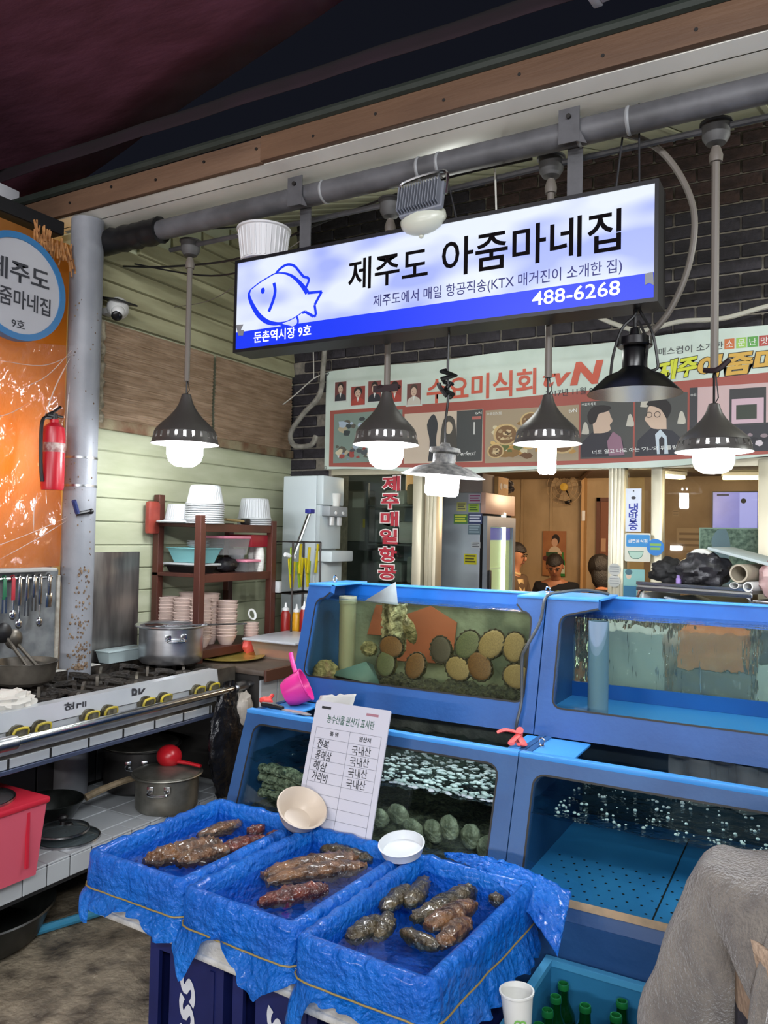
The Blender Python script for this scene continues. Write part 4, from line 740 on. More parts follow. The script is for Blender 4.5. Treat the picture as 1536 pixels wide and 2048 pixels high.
obj('sealant_strip', MB().prism(rect(0.17, 0.035, 1.75, 0.055), 0.0, 0.004, LP(-0.803)), pm('tan_sealant', '#b39a7a', '#8f8068', 20, rough=0.7), tkD, 0)
hl = MB()
for i in range(40):
    for j in range(7): hl.prism(circ(-0.74+0.04*i+(0.02 if j % 2 else 0), 2.26+0.045*j, 0.004, 6), 0.5305, 0.5312)
obj('drain_holes', hl, m_dark, tkD, 0, kind='stuff')
obj('divider_line', MB().box(-0.40, 2.23, 0.5305, -0.396, 2.9, 0.532), m_dark, tkD, 0)
fo = MB(); rr = random.Random(4)
for i in range(230):
    x = -0.70+rr.random()*0.9; y = 2.30+0.45*rr.random()**1.5; s_ = rr.uniform(0.002, 0.006); fo.ball((x, y, 0.741+0.004*rr.random()), (s_, s_, s_*0.7), 7, 5)
m_foam = pm('foam', '#c9d6dc', rough=0.3)
obj('bubbles', fo, m_foam, tkD, kind='stuff')
fo = MB()
for i in range(520):
    x = -1.38+rr.random()*0.52; y = 2.27+0.5*rr.random()**1.6; s_ = rr.uniform(0.002, 0.009); fo.ball((x, y, 0.746+0.006*rr.random()), (s_*1.6, s_, s_*0.6), 7, 5)
obj('bubbles', fo, m_foam, tkC, kind='stuff')
# splashing water running from the upper tank into the lower right one
m_splash = glassy('water_sheet', '#dfe6e6', 0.08, 1.4, bump=0.9, bsc=14, stretch=(6, 1, 0.5), kd=0.18, dc='#b9c2c4', boost=1.5)
tag(obj('falling_water', MB().grid(lambda u, v: (-0.42+1.2*u, 2.60+0.02*math.sin(u*60)+0.01*nz((u*30, v*3, 0)), 0.885-0.14*v), 120, 12), m_splash), 'sheet of water spilling behind the rim of the lower right tank', 'water', None)['kind'] = 'stuff'
# ---------------- contents of the tanks
m_foot = [pm('abalone_foot_tan', '#786848', '#8e7e5a', 12, rough=0.45), pm('abalone_foot_brown', '#583e26', '#70502e', 12, rough=0.45), pm('abalone_foot_olive', '#48513f', '#5c664c', 12, rough=0.45), pm('abalone_foot_dark', '#34322f', '#45403a', 14, rough=0.5)]
m_mantle = pm('abalone_mantle', '#16150f', '#2c2818', 40, rough=0.5); m_shell = pm('abalone_shell', '#4a4a32', '#8a8458', 24, rough=0.5, bump=0.7, bsc=50)
def ab_mesh():
    f = MB().ball((0, 0, 0), (1.0, 1.25, 0.16), 22, 10); a = []
    for i in range(48): t = 2*math.pi*i/48; k = 1.03+0.05*math.sin(i*math.pi/1.5)+0.02*math.sin(i*2.3); a.append((k*math.cos(t), 1.25*k*math.sin(t), -0.05+0.04*math.sin(i*2.1)))
    m_ = MB().tube(a, [0.10+0.03*math.sin(i*2.4) for i in range(48)], 6, closed=True)
    s = MB().ball((0, 0, -0.66), (1.0, 1.25, 0.60), 22, 12, fn=lambda v: 1.0+0.05*math.sin(v.y*14)+0.04*nz(v, 4) if v.z < 0 else 0.98)
    return f, m_, s
AB = [(-1.240, 0.253, 0.040, 20, 3, 'dark grey-footed abalone with frilled rim near the middle of the tank glass'), (-1.137, 0.282, 0.043, -30, 2, 'olive-grey abalone with frilled rim, upper middle of the tank glass'), (-1.045, 0.290, 0.045, -35, 0, 'tan abalone next to the olive-grey one on the tank glass'),
      (-0.957, 0.288, 0.042, 5, 0, 'tan abalone with dark lower end near the right jamb'), (-0.905, 0.262, 0.038, 10, 3, 'half hidden dark abalone against the right jamb'), (-1.449, 0.247, 0.040, 75, 1, 'brown abalone above the olive one left of the middle'),
      (-1.462, 0.182, 0.039, 10, 2, 'olive abalone low on the glass under the brown one'), (-1.336, 0.185, 0.039, -15, 1, 'brown abalone with dark rim low on the glass below the textured shell'), (-1.163, 0.192, 0.040, 60, 0, 'pale tan abalone low in the middle beside the yellow-brown one'),
      (-1.081, 0.208, 0.043, 40, 1, 'yellow-brown abalone low on the glass right of centre'), (-0.935, 0.187, 0.042, 80, 0, 'faint tan abalone in the lower right corner of the tank')]
f0 = None
for u, v, s_, rot, mi, lab in AB:
    M = UP(0.0) @ Matrix.Translation((u, v, -0.034)) @ Matrix.Rotation(R(rot), 4, 'Z')
    if f0 is None: f0 = [x for x in ab_mesh()]; ms = []
    t = bpy.data.objects.new('abalone', None); COL.objects.link(t); tag(t, lab, 'abalone', 'abalones on the tank glass'); WM[t.name] = Matrix.Identity(4)
    if not ms:
        for nme, mb_, mm in zip(('foot', 'mantle', 'shell'), f0, (None, m_mantle, m_shell)): ms.append(obj(nme, mb_, mm, t))
        for mm in m_foot: pass
        base = ms[0].data; foot = []
        for mm in m_foot: d = base.copy(); d.materials.clear(); d.materials.append(mm); foot.append(d)
        ms[0].data = foot[mi]
    else:
        for q in ms: c = q.copy(); COL.objects.link(c); c.parent = t; c.data = foot[mi] if q is ms[0] else q.data
    t.matrix_world = M @ Matrix.Diagonal((s_, s_, s_*0.9, 1))
def shell(name, lab, cat, c, r, rot, mat, grp=None, bumps=0.12, fr=6):
    return tag(obj(name, MB().ball((0, 0, 0), r, 24, 16, Matrix.Translation(c) @ Matrix.Rotation(R(rot), 4, 'Y') @ Matrix.Rotation(R(20), 4, 'X'), fn=lambda v: 1+bumps*nz(v+Vector(c), fr)), mat), lab, cat, grp)
m_oy = pm('barnacled_shell', '#5a5a3c', '#a8a27a', 30, rough=0.5, bump=0.9, bsc=60)
shell('abalone_shell', 'silvery yellow barnacled abalone shell in the upper left tank', 'shell', (-1.385, 2.70, 1.185), (0.026, 0.015, 0.055), -8, m_oy)
shell('turban_shell', 'round mossy shell in the lower left corner of the upper tank', 'shell', (-1.765, 2.70, 0.985), (0.055, 0.05, 0.05), 0, m_oy, None, 0.25, 9)
shell('turban_shell', 'mossy shell beside the grey pipe in the upper tank', 'shell', (-1.60, 2.76, 1.09), (0.035, 0.03, 0.03), 0, m_oy, None, 0.25, 9)
tag(obj('tank_pipe', MB().lathe([(0.034, 0), (0.034, 0.30), (0.037, 0.30), (0.037, 0.33), (0.030, 0.33), (0.030, 0.0)], (-1.71, 2.77, 0.965), 24), pm('pvc_grey', '#8f927e', rough=0.5)), 'grey plastic pipe standing in the left of the upper tank', 'pipe')
tag(obj('tank_pipe', MB().lathe([(0.034, 0), (0.034, 0.355), (0.029, 0.355), (0.029, 0.0)], (-0.665, 2.70, 0.917), 24), pm('pvc_blue', '#7d93a8', rough=0.4)), 'blue-grey plastic pipe standing in the upper right tank', 'pipe')
tag(obj('net', MB().add([(-1.60, 2.72, 1.285), (-1.47, 2.735, 1.365), (-1.44, 2.70, 1.28), (-1.50, 2.78, 1.27)], [(0, 1, 2), (1, 3, 2), (0, 3, 1)]), pm('net_white', '#b9c4c8', rough=0.5, transl='#d0dadc', tw=0.4), solid=0.003), 'pale triangular net corner sticking out of the upper left tank', 'net')
tag(obj('mesh_basket', MB().grid(lambda u, v: (-1.53+0.10*u+0.012*nz((u*5, v*6, 0), 2), 2.74+0.03*math.sin(u*9), 1.10+0.18*v+0.01*nz((u*4, v*8, 3), 2)), 20, 26), pm('wet_netting', '#5a5640', '#c9c6a4', 34, rough=0.35, bump=0.8, bsc=60), solid=0.006), 'crumpled wet netting hanging in the upper left tank', 'netting')
tag(obj('orange_shape', MB().prism([(-1.58, 1.02), (-1.32, 1.03), (-1.30, 1.20), (-1.42, 1.26), (-1.58, 1.20)], 0.0, 0.004, FY(2.955)).prism([(-1.72, 1.12), (-1.60, 1.12), (-1.60, 1.25), (-1.68, 1.25)], 0.0, 0.004, FY(2.954)), pm('orange_red_shape', '#a0583c', rough=0.6)), 'flat orange-red shape on the back wall inside the upper left tank', 'sheet')  # two flat orange-red shapes just before the back wall
def bed(x0, x1, y0, y1, z, h, seed): return MB().grid(lambda u, v: (x0+(x1-x0)*u, y0+(y1-y0)*v, z+h*(0.5+0.6*nz((u*16, v*6, seed), 1.4)+0.3*nz((u*50, v*20, seed), 1))), 110, 30)
tag(obj('gravel_bed', bed(-1.83, -0.87, 2.625, 2.955, 0.93, 0.05, 2), m_gravel, kind='stuff'), 'dark gravel on the bottom of the upper left tank', 'gravel')
tag(obj('blue_scoop', MB().add([(-1.74, 2.68, 0.985), (-1.50, 2.68, 0.965), (-1.60, 2.74, 1.04), (-1.66, 2.90, 1.0)], [(0, 1, 2), (0, 2, 3), (1, 3, 2)]), pm('pale_teal', '#5a7f84', rough=0.5), solid=0.004), 'pale teal tray corner lying on the gravel of the upper left tank', 'tray')
m_rope = pm('mossy_rope', '#2c3426', '#a9a890', 55, rough=0.45, bump=0.9, bsc=90)
cr = MB()
for i in range(7):
    z = 0.585+0.022*i-0.004*i*i*0.3; y = 2.33+0.025*(i % 3); cr.tube(spline([(-1.80, y, z+0.015), (-1.68, y+0.01*math.sin(i), z+0.012), (-1.55, y, z-0.015), (-1.45, y+0.02, z-0.035)], 6), [0.016+0.003*math.sin(j*1.7+i) for j in range(19)], 8)
tag(obj('shell_rope', cr, m_rope, kind='stuff'), 'mossy heap of roped shellfish behind the left glass of the lower tank', 'shellfish')
m_sc = pm('scallop_shell', '#6a6a58', '#c2bfa8', 18, rough=0.4, bump=0.8, bsc=40)
for i in range(7):
    x = -1.30+0.065*i; shell('scallop', ('grey scallop against the lower tank glass, first right of the board', 'second grey scallop right of the board in the lower tank', 'third grey scallop right of the board in the lower tank', 'middle grey scallop low in the lower left tank', 'fifth grey scallop right of the board in the lower tank', 'sixth grey scallop, nearest but one to the jamb', 'grey scallop nearest the right jamb of the lower left tank')[i], 'scallop', (x, 2.33+0.02*(i % 2), 0.60+0.02*math.sin(i*1.9)), (0.04, 0.025, 0.036), 20*i, m_sc, 'scallops in the lower tank', 0.1, 8)
tag(obj('gravel_bed', bed(-1.825, -0.835, 2.24, 2.95, 0.532, 0.03, 6), m_gravel, kind='stuff'), 'dark gravel on the bottom of the lower left tank', 'gravel')
# ---------------- things on the tanks
m_pink = pm('hot_pink_plastic', '#d4308e', rough=0.35)
sp_ = thing('scoop', 'hot pink plastic scoop lying on the left end of the lower tank', 'scoop', (-1.79, 2.48, 0.892))
Ms = Matrix.Translation((-1.775, 2.49, 0.945)) @ Matrix.Rotation(R(28), 4, 'Z') @ Matrix.Rotation(R(62), 4, 'Y')
obj('cup', MB().lathe([(0.0, -0.035), (0.045, -0.034), (0.056, -0.01), (0.062, 0.05), (0.066, 0.052), (0.066, 0.056), (0.06, 0.056), (0.052, -0.006), (0.04, -0.028), (0, -0.029)], (0, 0, 0), 28, Ms), m_pink, sp_)
obj('handle', MB().tube(spline([Ms @ Vector(p) for p in ((-0.06, 0, 0.04), (-0.10, 0.01, 0.045), (-0.13, 0.03, 0.05))], 4), 0.009, 8), m_pink, sp_)
gl = tag(obj('rubber_glove', MB().ball((-1.835, 2.40, 0.915), (0.028, 0.02, 0.016), 14, 8, fn=lambda v: 1+0.3*nz(v, 3)).tube([(-1.845, 2.42, 0.91), (-1.85, 2.46, 0.925)], 0.008, 6), pm('coral_red', '#d8443e', rough=0.5)), 'coral red rubber tip beside the pink scoop', 'rubber')
kn = thing('shucking_knife', 'oyster knife with black handle and grey blade on the tank edge', 'knife', (-1.70, 2.36, 0.905))
obj('handle', MB().tube([(-1.815, 2.352, 0.914), (-1.76, 2.346, 0.915), (-1.715, 2.345, 0.912)], [0.009, 0.012, 0.008], 8), m_black, kn)
obj('blade', MB().prism([(-1.715, -0.010), (-1.66, -0.018), (-1.60, -0.022), (-1.585, -0.010), (-1.62, 0.004), (-1.66, 0.010), (-1.715, 0.008)], 0.0, 0.004, Matrix.Translation((0, 2.347, 0.905))), pm('blade_grey', '#9c9c9a', '#c2bfb4', 30, rough=0.4, metal=0.6), kn)
tag(obj('paper_scrap', MB().grid(lambda u, v: (-1.68+0.16*u, 2.50+0.035*v, 0.895+0.06*v*(0.6+0.4*u)+0.008*nz((u*4, v*4, 0), 2)), 10, 6), pm('grey_paper', '#a8a8a4', rough=0.8), solid=0.002), 'grey folded paper scrap behind the pink scoop', 'paper')
rb = MB(); rb.tube(spline([(-0.855, 2.44, 0.893), (-0.85, 2.44, 0.925), (-0.845, 2.43, 0.935)], 4), 0.012, 8)
for i, P in enumerate((((-0.85, 2.435, 0.925), (-0.885, 2.41, 0.935), (-0.91, 2.40, 0.925)), ((-0.85, 2.435, 0.915), (-0.82, 2.40, 0.90), (-0.83, 2.375, 0.905)), ((-0.85, 2.43, 0.92), (-0.86, 2.395, 0.905), (-0.85, 2.37, 0.904)))): rb.tube(spline(P, 4), 0.011, 6, flatn=0.45)
tag(obj('ribbon_knot', rb, pm('coral_ribbon', '#e0605e', rough=0.5)), 'coral pink plastic ribbon knotted at the seam of the lower tanks', 'ribbon')
for x, y, z, lab in ((-1.795, 2.80, 1.346, 'small steel eye bolt on the left top cap of the upper left tank'), (-0.872, 2.79, 1.346, 'small steel eye bolt at the seam of the upper tanks'), (-0.775, 2.44, 0.89, 'small steel wing bolt on the cap of the lower right tank')):
    tag(obj('eye_bolt', MB().cyl((x, y, z), 0.008, 0.004, 10).tube([(x+0.009*math.cos(R(a)), y, z+0.016+0.012*math.sin(R(a))) for a in range(-90, 271, 30)], 0.003, 6), m_chrome), lab, 'bolt')
tag(obj('hose', MB().tube(spline([(-0.68, 2.9, 1.352), (-0.74, 2.83, 1.366), (-0.80, 2.74, 1.362), (-0.845, 2.685, 1.345), (-0.855, 2.65, 1.26), (-0.89, 2.605, 1.17), (-0.90, 2.60, 1.13), (-0.893, 2.58, 1.0), (-0.90, 2.558, 0.93), (-0.905, 2.56, 0.895)], 8), 0.0055, 8), pm('dark_grey_hose', '#3f4448', rough=0.4)), 'dark grey air hose running down the seam of the upper tanks', 'hose')
# ================================================================ origin board
gb = thing('origin_board', 'white origin list board leaning on the lower tank behind the trays', 'board', (-1.30, 2.12, 0.60))
mB = frame((-1.4905, 2.115, 0.600), (1, -0.012, 0), (0.025, 0.115, 0.385)); BW, BH = 0.287, 0.405
obj('panel', MB().prism(rrect(0, 0, BW, BH, 0.006, 3), 0.0, 0.005, mB), pm('board_white', '#c6c6d0', rough=0.35), gb, 0)
ln = MB(); gx0, gx1 = 0.018, BW-0.02; rows_ = [0.012+0.0342*i for i in range(10)]
for z in rows_: ln.prism(rect(gx0, z, gx1, z+0.0012), 0.005, 0.0056, mB)
for x in (gx0, 0.150, gx1): ln.prism(rect(x, rows_[0], x+0.0012, rows_[-1]), 0.005, 0.0056, mB)
obj('table_lines', ln, flat('#7d7f88'), gb, 0)
GT = flat('#2f5a4a'); BT = flat('#1e2024'); PT_ = flat('#23262c')
text('농수산물 원산지 표시판', 0.055, 0.338, 0.235, 0.366, mB, GT, gb, 0.008, n=0.006); obj('print', MB().prism(rect(0.026, 0.381, 0.062, 0.389), 0.005, 0.0056, mB), BT, gb, 0)
obj('print', MB().prism(rect(0.20, 0.379, 0.245, 0.387), 0.005, 0.0056, mB), flat('#a0707c'), gb, 0)
text('품 명', 0.075, 0.298, 0.108, 0.312, mB, BT, gb, 0.02, n=0.006); text('원산지', 0.188, 0.296, 0.232, 0.312, mB, BT, gb, 0.02, n=0.006)
for i, (a, w_) in enumerate((('전복', 0.045), ('홍해삼', 0.062), ('해삼', 0.052), ('가리비', 0.062))):
    z = rows_[-2]-0.0342*(i+1)+0.004; text(a, 0.034, z, 0.034+w_, z+0.030, mB, PT_, gb, 0.006, n=0.006, shear=0.12, skew=-0.004)
for i in range(4):
    z = rows_[-2]-0.0342*(i+1)+0.001; text('국내산', 0.168, z, 0.238, z+0.028, mB, PT_, gb, 0.006, n=0.006, shear=-0.1, skew=0.004)
# ================================================================ seafood trays
m_foamw = pm('styrofoam', '#c9c7c0', '#b4b2aa', 25, rough=0.8, bump=0.2, bsc=120)
m_liner = pm('blue_film', '#0a68cc', '#1480e8', 6, rough=0.2, bump=1.0, bsc=55, det=9, coat=0.3, transl='#2a96ff', tw=0.3)
m_twater = glassy('tray_water', '#dceeff', 0.02, 1.33, bump=0.12, bsc=8, boost=0.9)
m_band = pm('yellow_band', '#8f7c44', rough=0.5)
def tray(label, cx, cy, w_, d_, rz, seed, hemf):
    t = thing('seafood_tray', label, 'tray', (0, 0, 0), 'blue film lined trays of sea cucumbers'); zt, zb = 0.62, 0.4485; rr = random.Random(seed)
    hx, hy = w_/2, d_/2
    b = MB().box(-hx+0.012, -hy+0.012, zb, hx-0.012, hy-0.012, zb+0.018, 0.006); th = 0.022
    for q in ((-hx+.018, -hy+.018, -hx+.032, hy-.018), (hx-.032, -hy+.018, hx-.018, hy-.018), (-hx+.032, -hy+.018, hx-.032, -hy+.032), (-hx+.032, hy-.032, hx-.032, hy-.018)): b.box(q[0], q[1], zb, q[2], q[3], zt-0.012, 0.006)
    obj('foam_box', b, m_foamw, t)
    N_ = 220
    per = rrect(-hx, -hy, hx, hy, 0.035, 6)
    # resample the outline evenly
    L_ = [0]; 
    for i in range(len(per)): L_.append(L_[-1] + (Vector(per[(i+1) % len(per)])-Vector(per[i])).length)
    def P(u):
        s_ = (u % 1)*L_[-1]; i = 0
        while L_[i+1] < s_: i += 1
        a, c = Vector(per[i]), Vector(per[(i+1) % len(per)]); k = (s_-L_[i])/max(1e-6, L_[i+1]-L_[i]); p = a.lerp(c, k); tn = (c-a).normalized() if (c-a).length > 1e-6 else Vector((1, 0)); return p, Vector((tn.y, -tn.x))
    prof = [(-0.048, 0.485), (-0.044, 0.52), (-0.040, 0.56), (-0.037, 0.60), (-0.033, 0.618), (-0.022, 0.626), (-0.008, 0.625), (0.001, 0.615), (0.003, 0.595), (0.004, 0.57), (0.004, 0.545), (0.003, 0.528), (0.006, 0.515), (0.012, 0.50), (0.016, 0.48), (0.018, 0.46), (0.02, 0.44), (0.02, 0.42)]
    nv = len(prof)
    def fn(u, v):
        j = round(v*(nv-1)); o, z = prof[j]; p, nn = P(u); k = nz((p.x*9, p.y*9, seed), 1.5); f = nz((p.x*34+seed, p.y*34, z*16), 1.0)
        if j >= 12:
            tt = (j-11)/(nv-12); hm = hemf(p.x/hx, p.y/hy); z = 0.528 - (0.528-hm + 0.018*nz((p.x*22, p.y*22, seed+5), 1))*tt; o += 0.022*tt*(0.5+nz((p.x*26, p.y*26, seed+9), 1.3)) + 0.008*f*tt
        o += 0.0065*f*(1 if j > 4 else 0.6) + 0.003*k; z += 0.004*f
        q = p + nn*o; return (q.x, q.y, z)
    g = MB().grid(fn, N_, nv, wrap=True)
    ring0 = list(g.bm.verts)[:N_]; c = g.bm.verts.new((0, 0, 0.484))
    for i in range(N_): g.bm.faces.new((ring0[i], ring0[(i+1) % N_], c))
    obj('film', g, m_liner, t, 60)
    def bandp(u): p, nn = P(u); q = p+nn*(0.0075+0.003*nz((p.x*20, p.y*20, 1), 1)); return (q.x, q.y, 0.532+0.006*nz((p.x*5, p.y*5, seed), 1))
    obj('rubber_band', MB().tube([bandp(i/90) for i in range(90)], 0.0023, 6, closed=True), m_band, t)
    obj('water', MB().grid(lambda u, v: (-hx+.036+(w_-.072)*u, -hy+.036+(d_-.072)*v, 0.588), 8, 8), m_twater, t)
    t.location = (cx, cy, 0); t.rotation_euler = (0, 0, R(rz)); WM[t.name] = Matrix.Translation((cx, cy, 0)) @ Matrix.Rotation(R(rz), 4, 'Z'); return t
tray('left tray lined with blue film holding red-brown sea cucumbers', -1.655, 1.865, 0.385, 0.56, -2, 1, lambda x, y: 0.493+0.02*math.sin(x*5+1)+(-0.045 if x < -0.75 else 0))
tray('middle tray lined with blue film between the two bowls', -1.255, 1.83, 0.375, 0.56, -3, 2, lambda x, y: 0.508-0.10*max(0, 1-abs(x+0.78)*3.2)-0.07*max(0, 1-abs(x-0.5)*2.2)+0.05*max(0, 1-abs(x+0.2)*3))
tray('right tray lined with blue film holding dark sea cucumbers', -0.868, 1.80, 0.365, 0.59, -3, 3, lambda x, y: 0.515-0.12*max(0, 1-abs(x+0.9)*3)-0.07*max(0, x-0.25))
tr3 = [o for o in bpy.data.objects if o.name.startswith('seafood_tray') and o.get('label', '').startswith('right tray')][0]
obj('film_flap', MB().grid(lambda u, v: (-0.96+0.375*u+0.02*v, 2.115-0.16*v*u*u-0.03*v+0.008*nz((u*9, v*9, 3), 2), 0.632+0.022*math.sin(u*3.0)*(1-v)-0.075*u*u*(0.4+v)+0.006*nz((u*16, v*12, 8), 1.5)), 60, 24), m_liner, tr3, 60, solid=0.002)
m_cr = pm('sea_cucumber_red', '#3c140e', '#743420', 26, rough=0.3, bump=0.7, bsc=60, coat=0.4); m_cb = pm('sea_cucumber_brown', '#3e2818', '#7c5634', 26, rough=0.3, bump=0.7, bsc=60, coat=0.4)
m_cd = pm('sea_cucumber_dark', '#241f16', '#564a32', 26, rough=0.3, bump=0.7, bsc=60, coat=0.4)
def cuke(P, r, mat, lab, seed, z=0.583):
    S = spline([(p[0], p[1], z) for p in P], 10); n = len(S); rr = [1.2*r*max(0.18, math.sin(math.pi*min(0.97, max(0.03, i/(n-1))))**0.45) for i in range(n)]
    mb_ = MB().tube(S, rr, 16, flatn=1)
    for v in mb_.bm.verts:
        d = nz((v.co.x*60, v.co.y*60, v.co.z*60+seed), 1.0); e_ = max(0, nz((v.co.x*150, v.co.y*150, v.co.z*150+seed), 1.0)); c = min(S, key=lambda s_: (s_-v.co).length_squared); dr = (v.co-c)
        if dr.length > 1e-5: v.co += dr.normalized()*r*(0.25*d+0.55*e_)
        v.co.z = z+(v.co.z-z)*0.8
    return tag(obj('sea_cucumber', mb_, mat, smooth=50), lab, 'sea cucumber', 'sea cucumbers in the trays')
cuke([(-1.735, 1.93), (-1.71, 2.02), (-1.70, 2.10)], 0.020, m_cb, 'slim purple-brown sea cucumber along the far side of the left tray', 1, 0.580)
cuke([(-1.625, 2.04), (-1.60, 2.06), (-1.615, 2.085)], 0.020, m_cr, 'short curled orange-red sea cucumber at the back of the left tray', 2)
cuke([(-1.73, 1.70), (-1.70, 1.77), (-1.66, 1.86), (-1.625, 1.92)], 0.030, m_cb, 'fat brown sea cucumber nearest the front of the left tray', 3)
cuke([(-1.64, 1.74), (-1.615, 1.83), (-1.58, 1.90)], 0.026, m_cb, 'brown sea cucumber along the right side of the left tray', 4)
cuke([(-1.60, 1.88), (-1.565, 1.95), (-1.535, 2.02)], 0.022, m_cr, 'glossy pinkish sea cucumber behind the brown ones in the left tray', 5)
cuke([(-1.53, 2.03), (-1.52, 2.09)], 0.018, m_cr, 'small dark red sea cucumber in the far right corner of the left tray', 6)
cuke([(-1.375, 1.80), (-1.33, 1.90), (-1.25, 2.00), (-1.215, 2.05)], 0.027, m_cb, 'long brown sea cucumber across the middle tray', 7)
cuke([(-1.34, 1.775), (-1.29, 1.87), (-1.22, 1.95), (-1.165, 2.02)], 0.025, m_cb, 'long pale brown sea cucumber in front of its twin, middle tray', 8)
cuke([(-1.345, 2.055), (-1.26, 2.055), (-1.17, 2.07)], 0.023, m_cd, 'dark sea cucumber at the back of the middle tray', 9)
cuke([(-1.285, 1.665), (-1.25, 1.73), (-1.20, 1.80), (-1.18, 1.835)], 0.024, m_cr, 'dark red sea cucumber at the front of the middle tray', 10)
cuke([(-0.985, 1.63), (-0.975, 1.70), (-0.965, 1.76)], 0.024, m_cd, 'olive sea cucumber at the front left of the right tray', 11)
cuke([(-0.93, 1.67), (-0.945, 1.74), (-0.965, 1.79)], 0.020, m_cd, 'short olive sea cucumber beside the front left one, right tray', 12)
cuke([(-0.985, 1.80), (-0.99, 1.89), (-0.985, 1.95)], 0.022, m_cd, 'dark sea cucumber at the left side of the right tray', 13)
cuke([(-0.945, 1.86), (-0.955, 1.93), (-0.975, 2.03)], 0.022, m_cd, 'upright olive sea cucumber at the back left of the right tray', 14)
cuke([(-0.90, 1.80), (-0.87, 1.89), (-0.845, 1.99), (-0.84, 2.04)], 0.026, m_cd, 'large dark sea cucumber at the back of the right tray', 15)
cuke([(-0.85, 1.78), (-0.825, 1.87), (-0.80, 1.96)], 0.027, m_cb, 'large brown sea cucumber at the right of the right tray', 16)
cuke([(-0.79, 1.72), (-0.785, 1.80), (-0.775, 1.87)], 0.022, m_cb, 'orange-brown sea cucumber along the right wall of the right tray', 17)
cuke([(-0.895, 1.735), (-0.845, 1.72), (-0.785, 1.71)], 0.018, m_cd, 'lone straight sea cucumber lying across the front of the right tray', 18)
cuke([(-0.765, 2.00), (-0.755, 2.03)], 0.017, m_cd, 'tiny dark sea cucumber in the far right corner of the right tray', 19)
m_bowl = pm('bowl_cream', '#cdbfae', rough=0.35); m_dish = pm('dish_white', '#cfd4d8', rough=0.35)
bw = tag(obj('bowl', MB().lathe([(0, 0.0), (0.045, 0.0), (0.05, 0.004), (0.066, 0.03), (0.078, 0.062), (0.082, 0.066), (0.078, 0.069), (0.073, 0.064), (0.060, 0.03), (0.043, 0.010), (0, 0.009)], (0, 0, 0), 40, Matrix.Translation((-1.455, 2.075, 0.638)) @ Matrix.Rotation(R(20), 4, 'Z') @ Matrix.Rotation(R(26), 4, 'X') @ Matrix.Rotation(R(22), 4, 'Y')), m_bowl), 'cream bowl tilted on the rims between the left and middle trays', 'bowl')
tag(obj('dish', MB().lathe([(0, 0.0), (0.052, 0.0), (0.058, 0.004), (0.066, 0.028), (0.068, 0.031), (0.064, 0.032), (0.055, 0.010), (0, 0.008)], (0, 0, 0), 40, Matrix.Translation((-1.06, 2.045, 0.632)) @ Matrix.Rotation(R(13), 4, 'X')), m_dish), 'shallow white dish resting on the rims of the middle and right trays', 'dish')
# ================================================================ beer crates standing on end
m_navy = pm('crate_navy', '#141c4e', '#19235c', 6, rough=0.42)
m_logo = pm('logo_white', '#c9ccd2', rough=0.4)
def crate(label, x, y, rz):
    t = thing('beer_crate', label, 'crate', (0, 0, 0), 'navy beer crates under the trays'); w_, d_, h = 0.27, 0.42, 0.448; F_ = FY(0.0)
    fo_ = MB(); fo_.ring(rect(0, 0, w_, h), rect(0.035, 0.02, w_-0.03, h-0.045), -0.012, 0.0, F_)
    obj('front_frame', fo_, m_navy, t, 0)
    obj('front_panel', MB().prism(rect(0.075, 0.02, 0.235, h-0.045), -0.012, -0.002, F_).prism(rect(0.225, 0.02, 0.24, h-0.045), -0.02, 0.004, F_), m_navy, t, 0)
    bd = MB().box(0, 0.012, 0, 0.012, d_, h).box(w_-0.012, 0.012, 0, w_, d_, h).box(0, d_-0.012, 0, w_, d_, h).box(0.012, 0.012, 0, w_-0.012, d_-0.012, 0.012).box(0.012, 0.012, h-0.012, w_-0.012, d_-0.012, h)
    obj('body', bd, m_navy, t, 0)
    rb_ = MB()
    for k in range(4): rb_.box(-0.006, 0.02+0.1*k, 0, 0.0, 0.03+0.1*k, h)
    obj('ribs', rb_, m_navy, t, 0)
    text('Cass', 0.088, 0.06, 0.172, h-0.055, F_, m_logo, t, 0.022, n=0.0, rot=R(90), skew=-0.03, shear=0.3)
    t.location = (x, y, 0); t.rotation_euler = (0, 0, R(rz)); WM[t.name] = Matrix.Translation((x, y, 0)) @ Matrix.Rotation(R(rz), 4, 'Z'); return t
c1 = crate('left navy beer crate standing on end under the left tray', -1.62, 1.625, -2)
dup(c1, (-1.315, 1.61, 0), R(-3), 'middle navy beer crate standing on end under the middle tray'); dup(c1, (-1.00, 1.585, 0), R(-3), 'right navy beer crate standing on end under the right tray')
# ================================================================ bottle crate
m_lb = pm('crate_sky_blue', '#256f9a', '#2d7ba6', 5, rough=0.45)
gc = thing('bottle_crate', 'sky blue plastic crate full of empty green bottles', 'crate', (-0.42, 1.97, 0.0)); X0, X1, Y0, Y1, ZT = -0.655, -0.17, 1.80, 2.145, 0.40
bcm = MB().box(X0, Y0, 0.135, X1, Y1, 0.15)
for q in ((X0, Y0, X0+.012, Y1), (X1-.012, Y0, X1, Y1), (X0+.012, Y0, X1-.012, Y0+.012), (X0+.012, Y1-.012, X1-.012, Y1)): bcm.box(q[0], q[1], 0.15, q[2], q[3], ZT)
obj('body', bcm, m_lb, gc, 0)
obj('rim', MB().ring(rect(X0-.008, Y0-.008, X1+.008, Y1+.008), rect(X0+.014, Y0+.014, X1-.014, Y1-.014), ZT-0.012, ZT+0.004), pm('crate_rim_blue', '#4a9cc8', rough=0.45), gc, 0)
obj('corner_tab', MB().box(X0-0.01, Y0-0.085, ZT-0.014, X0+0.10, Y0-0.008, ZT+0.003, 0.006), MATS['crate_rim_blue'], gc)
dvm = MB()
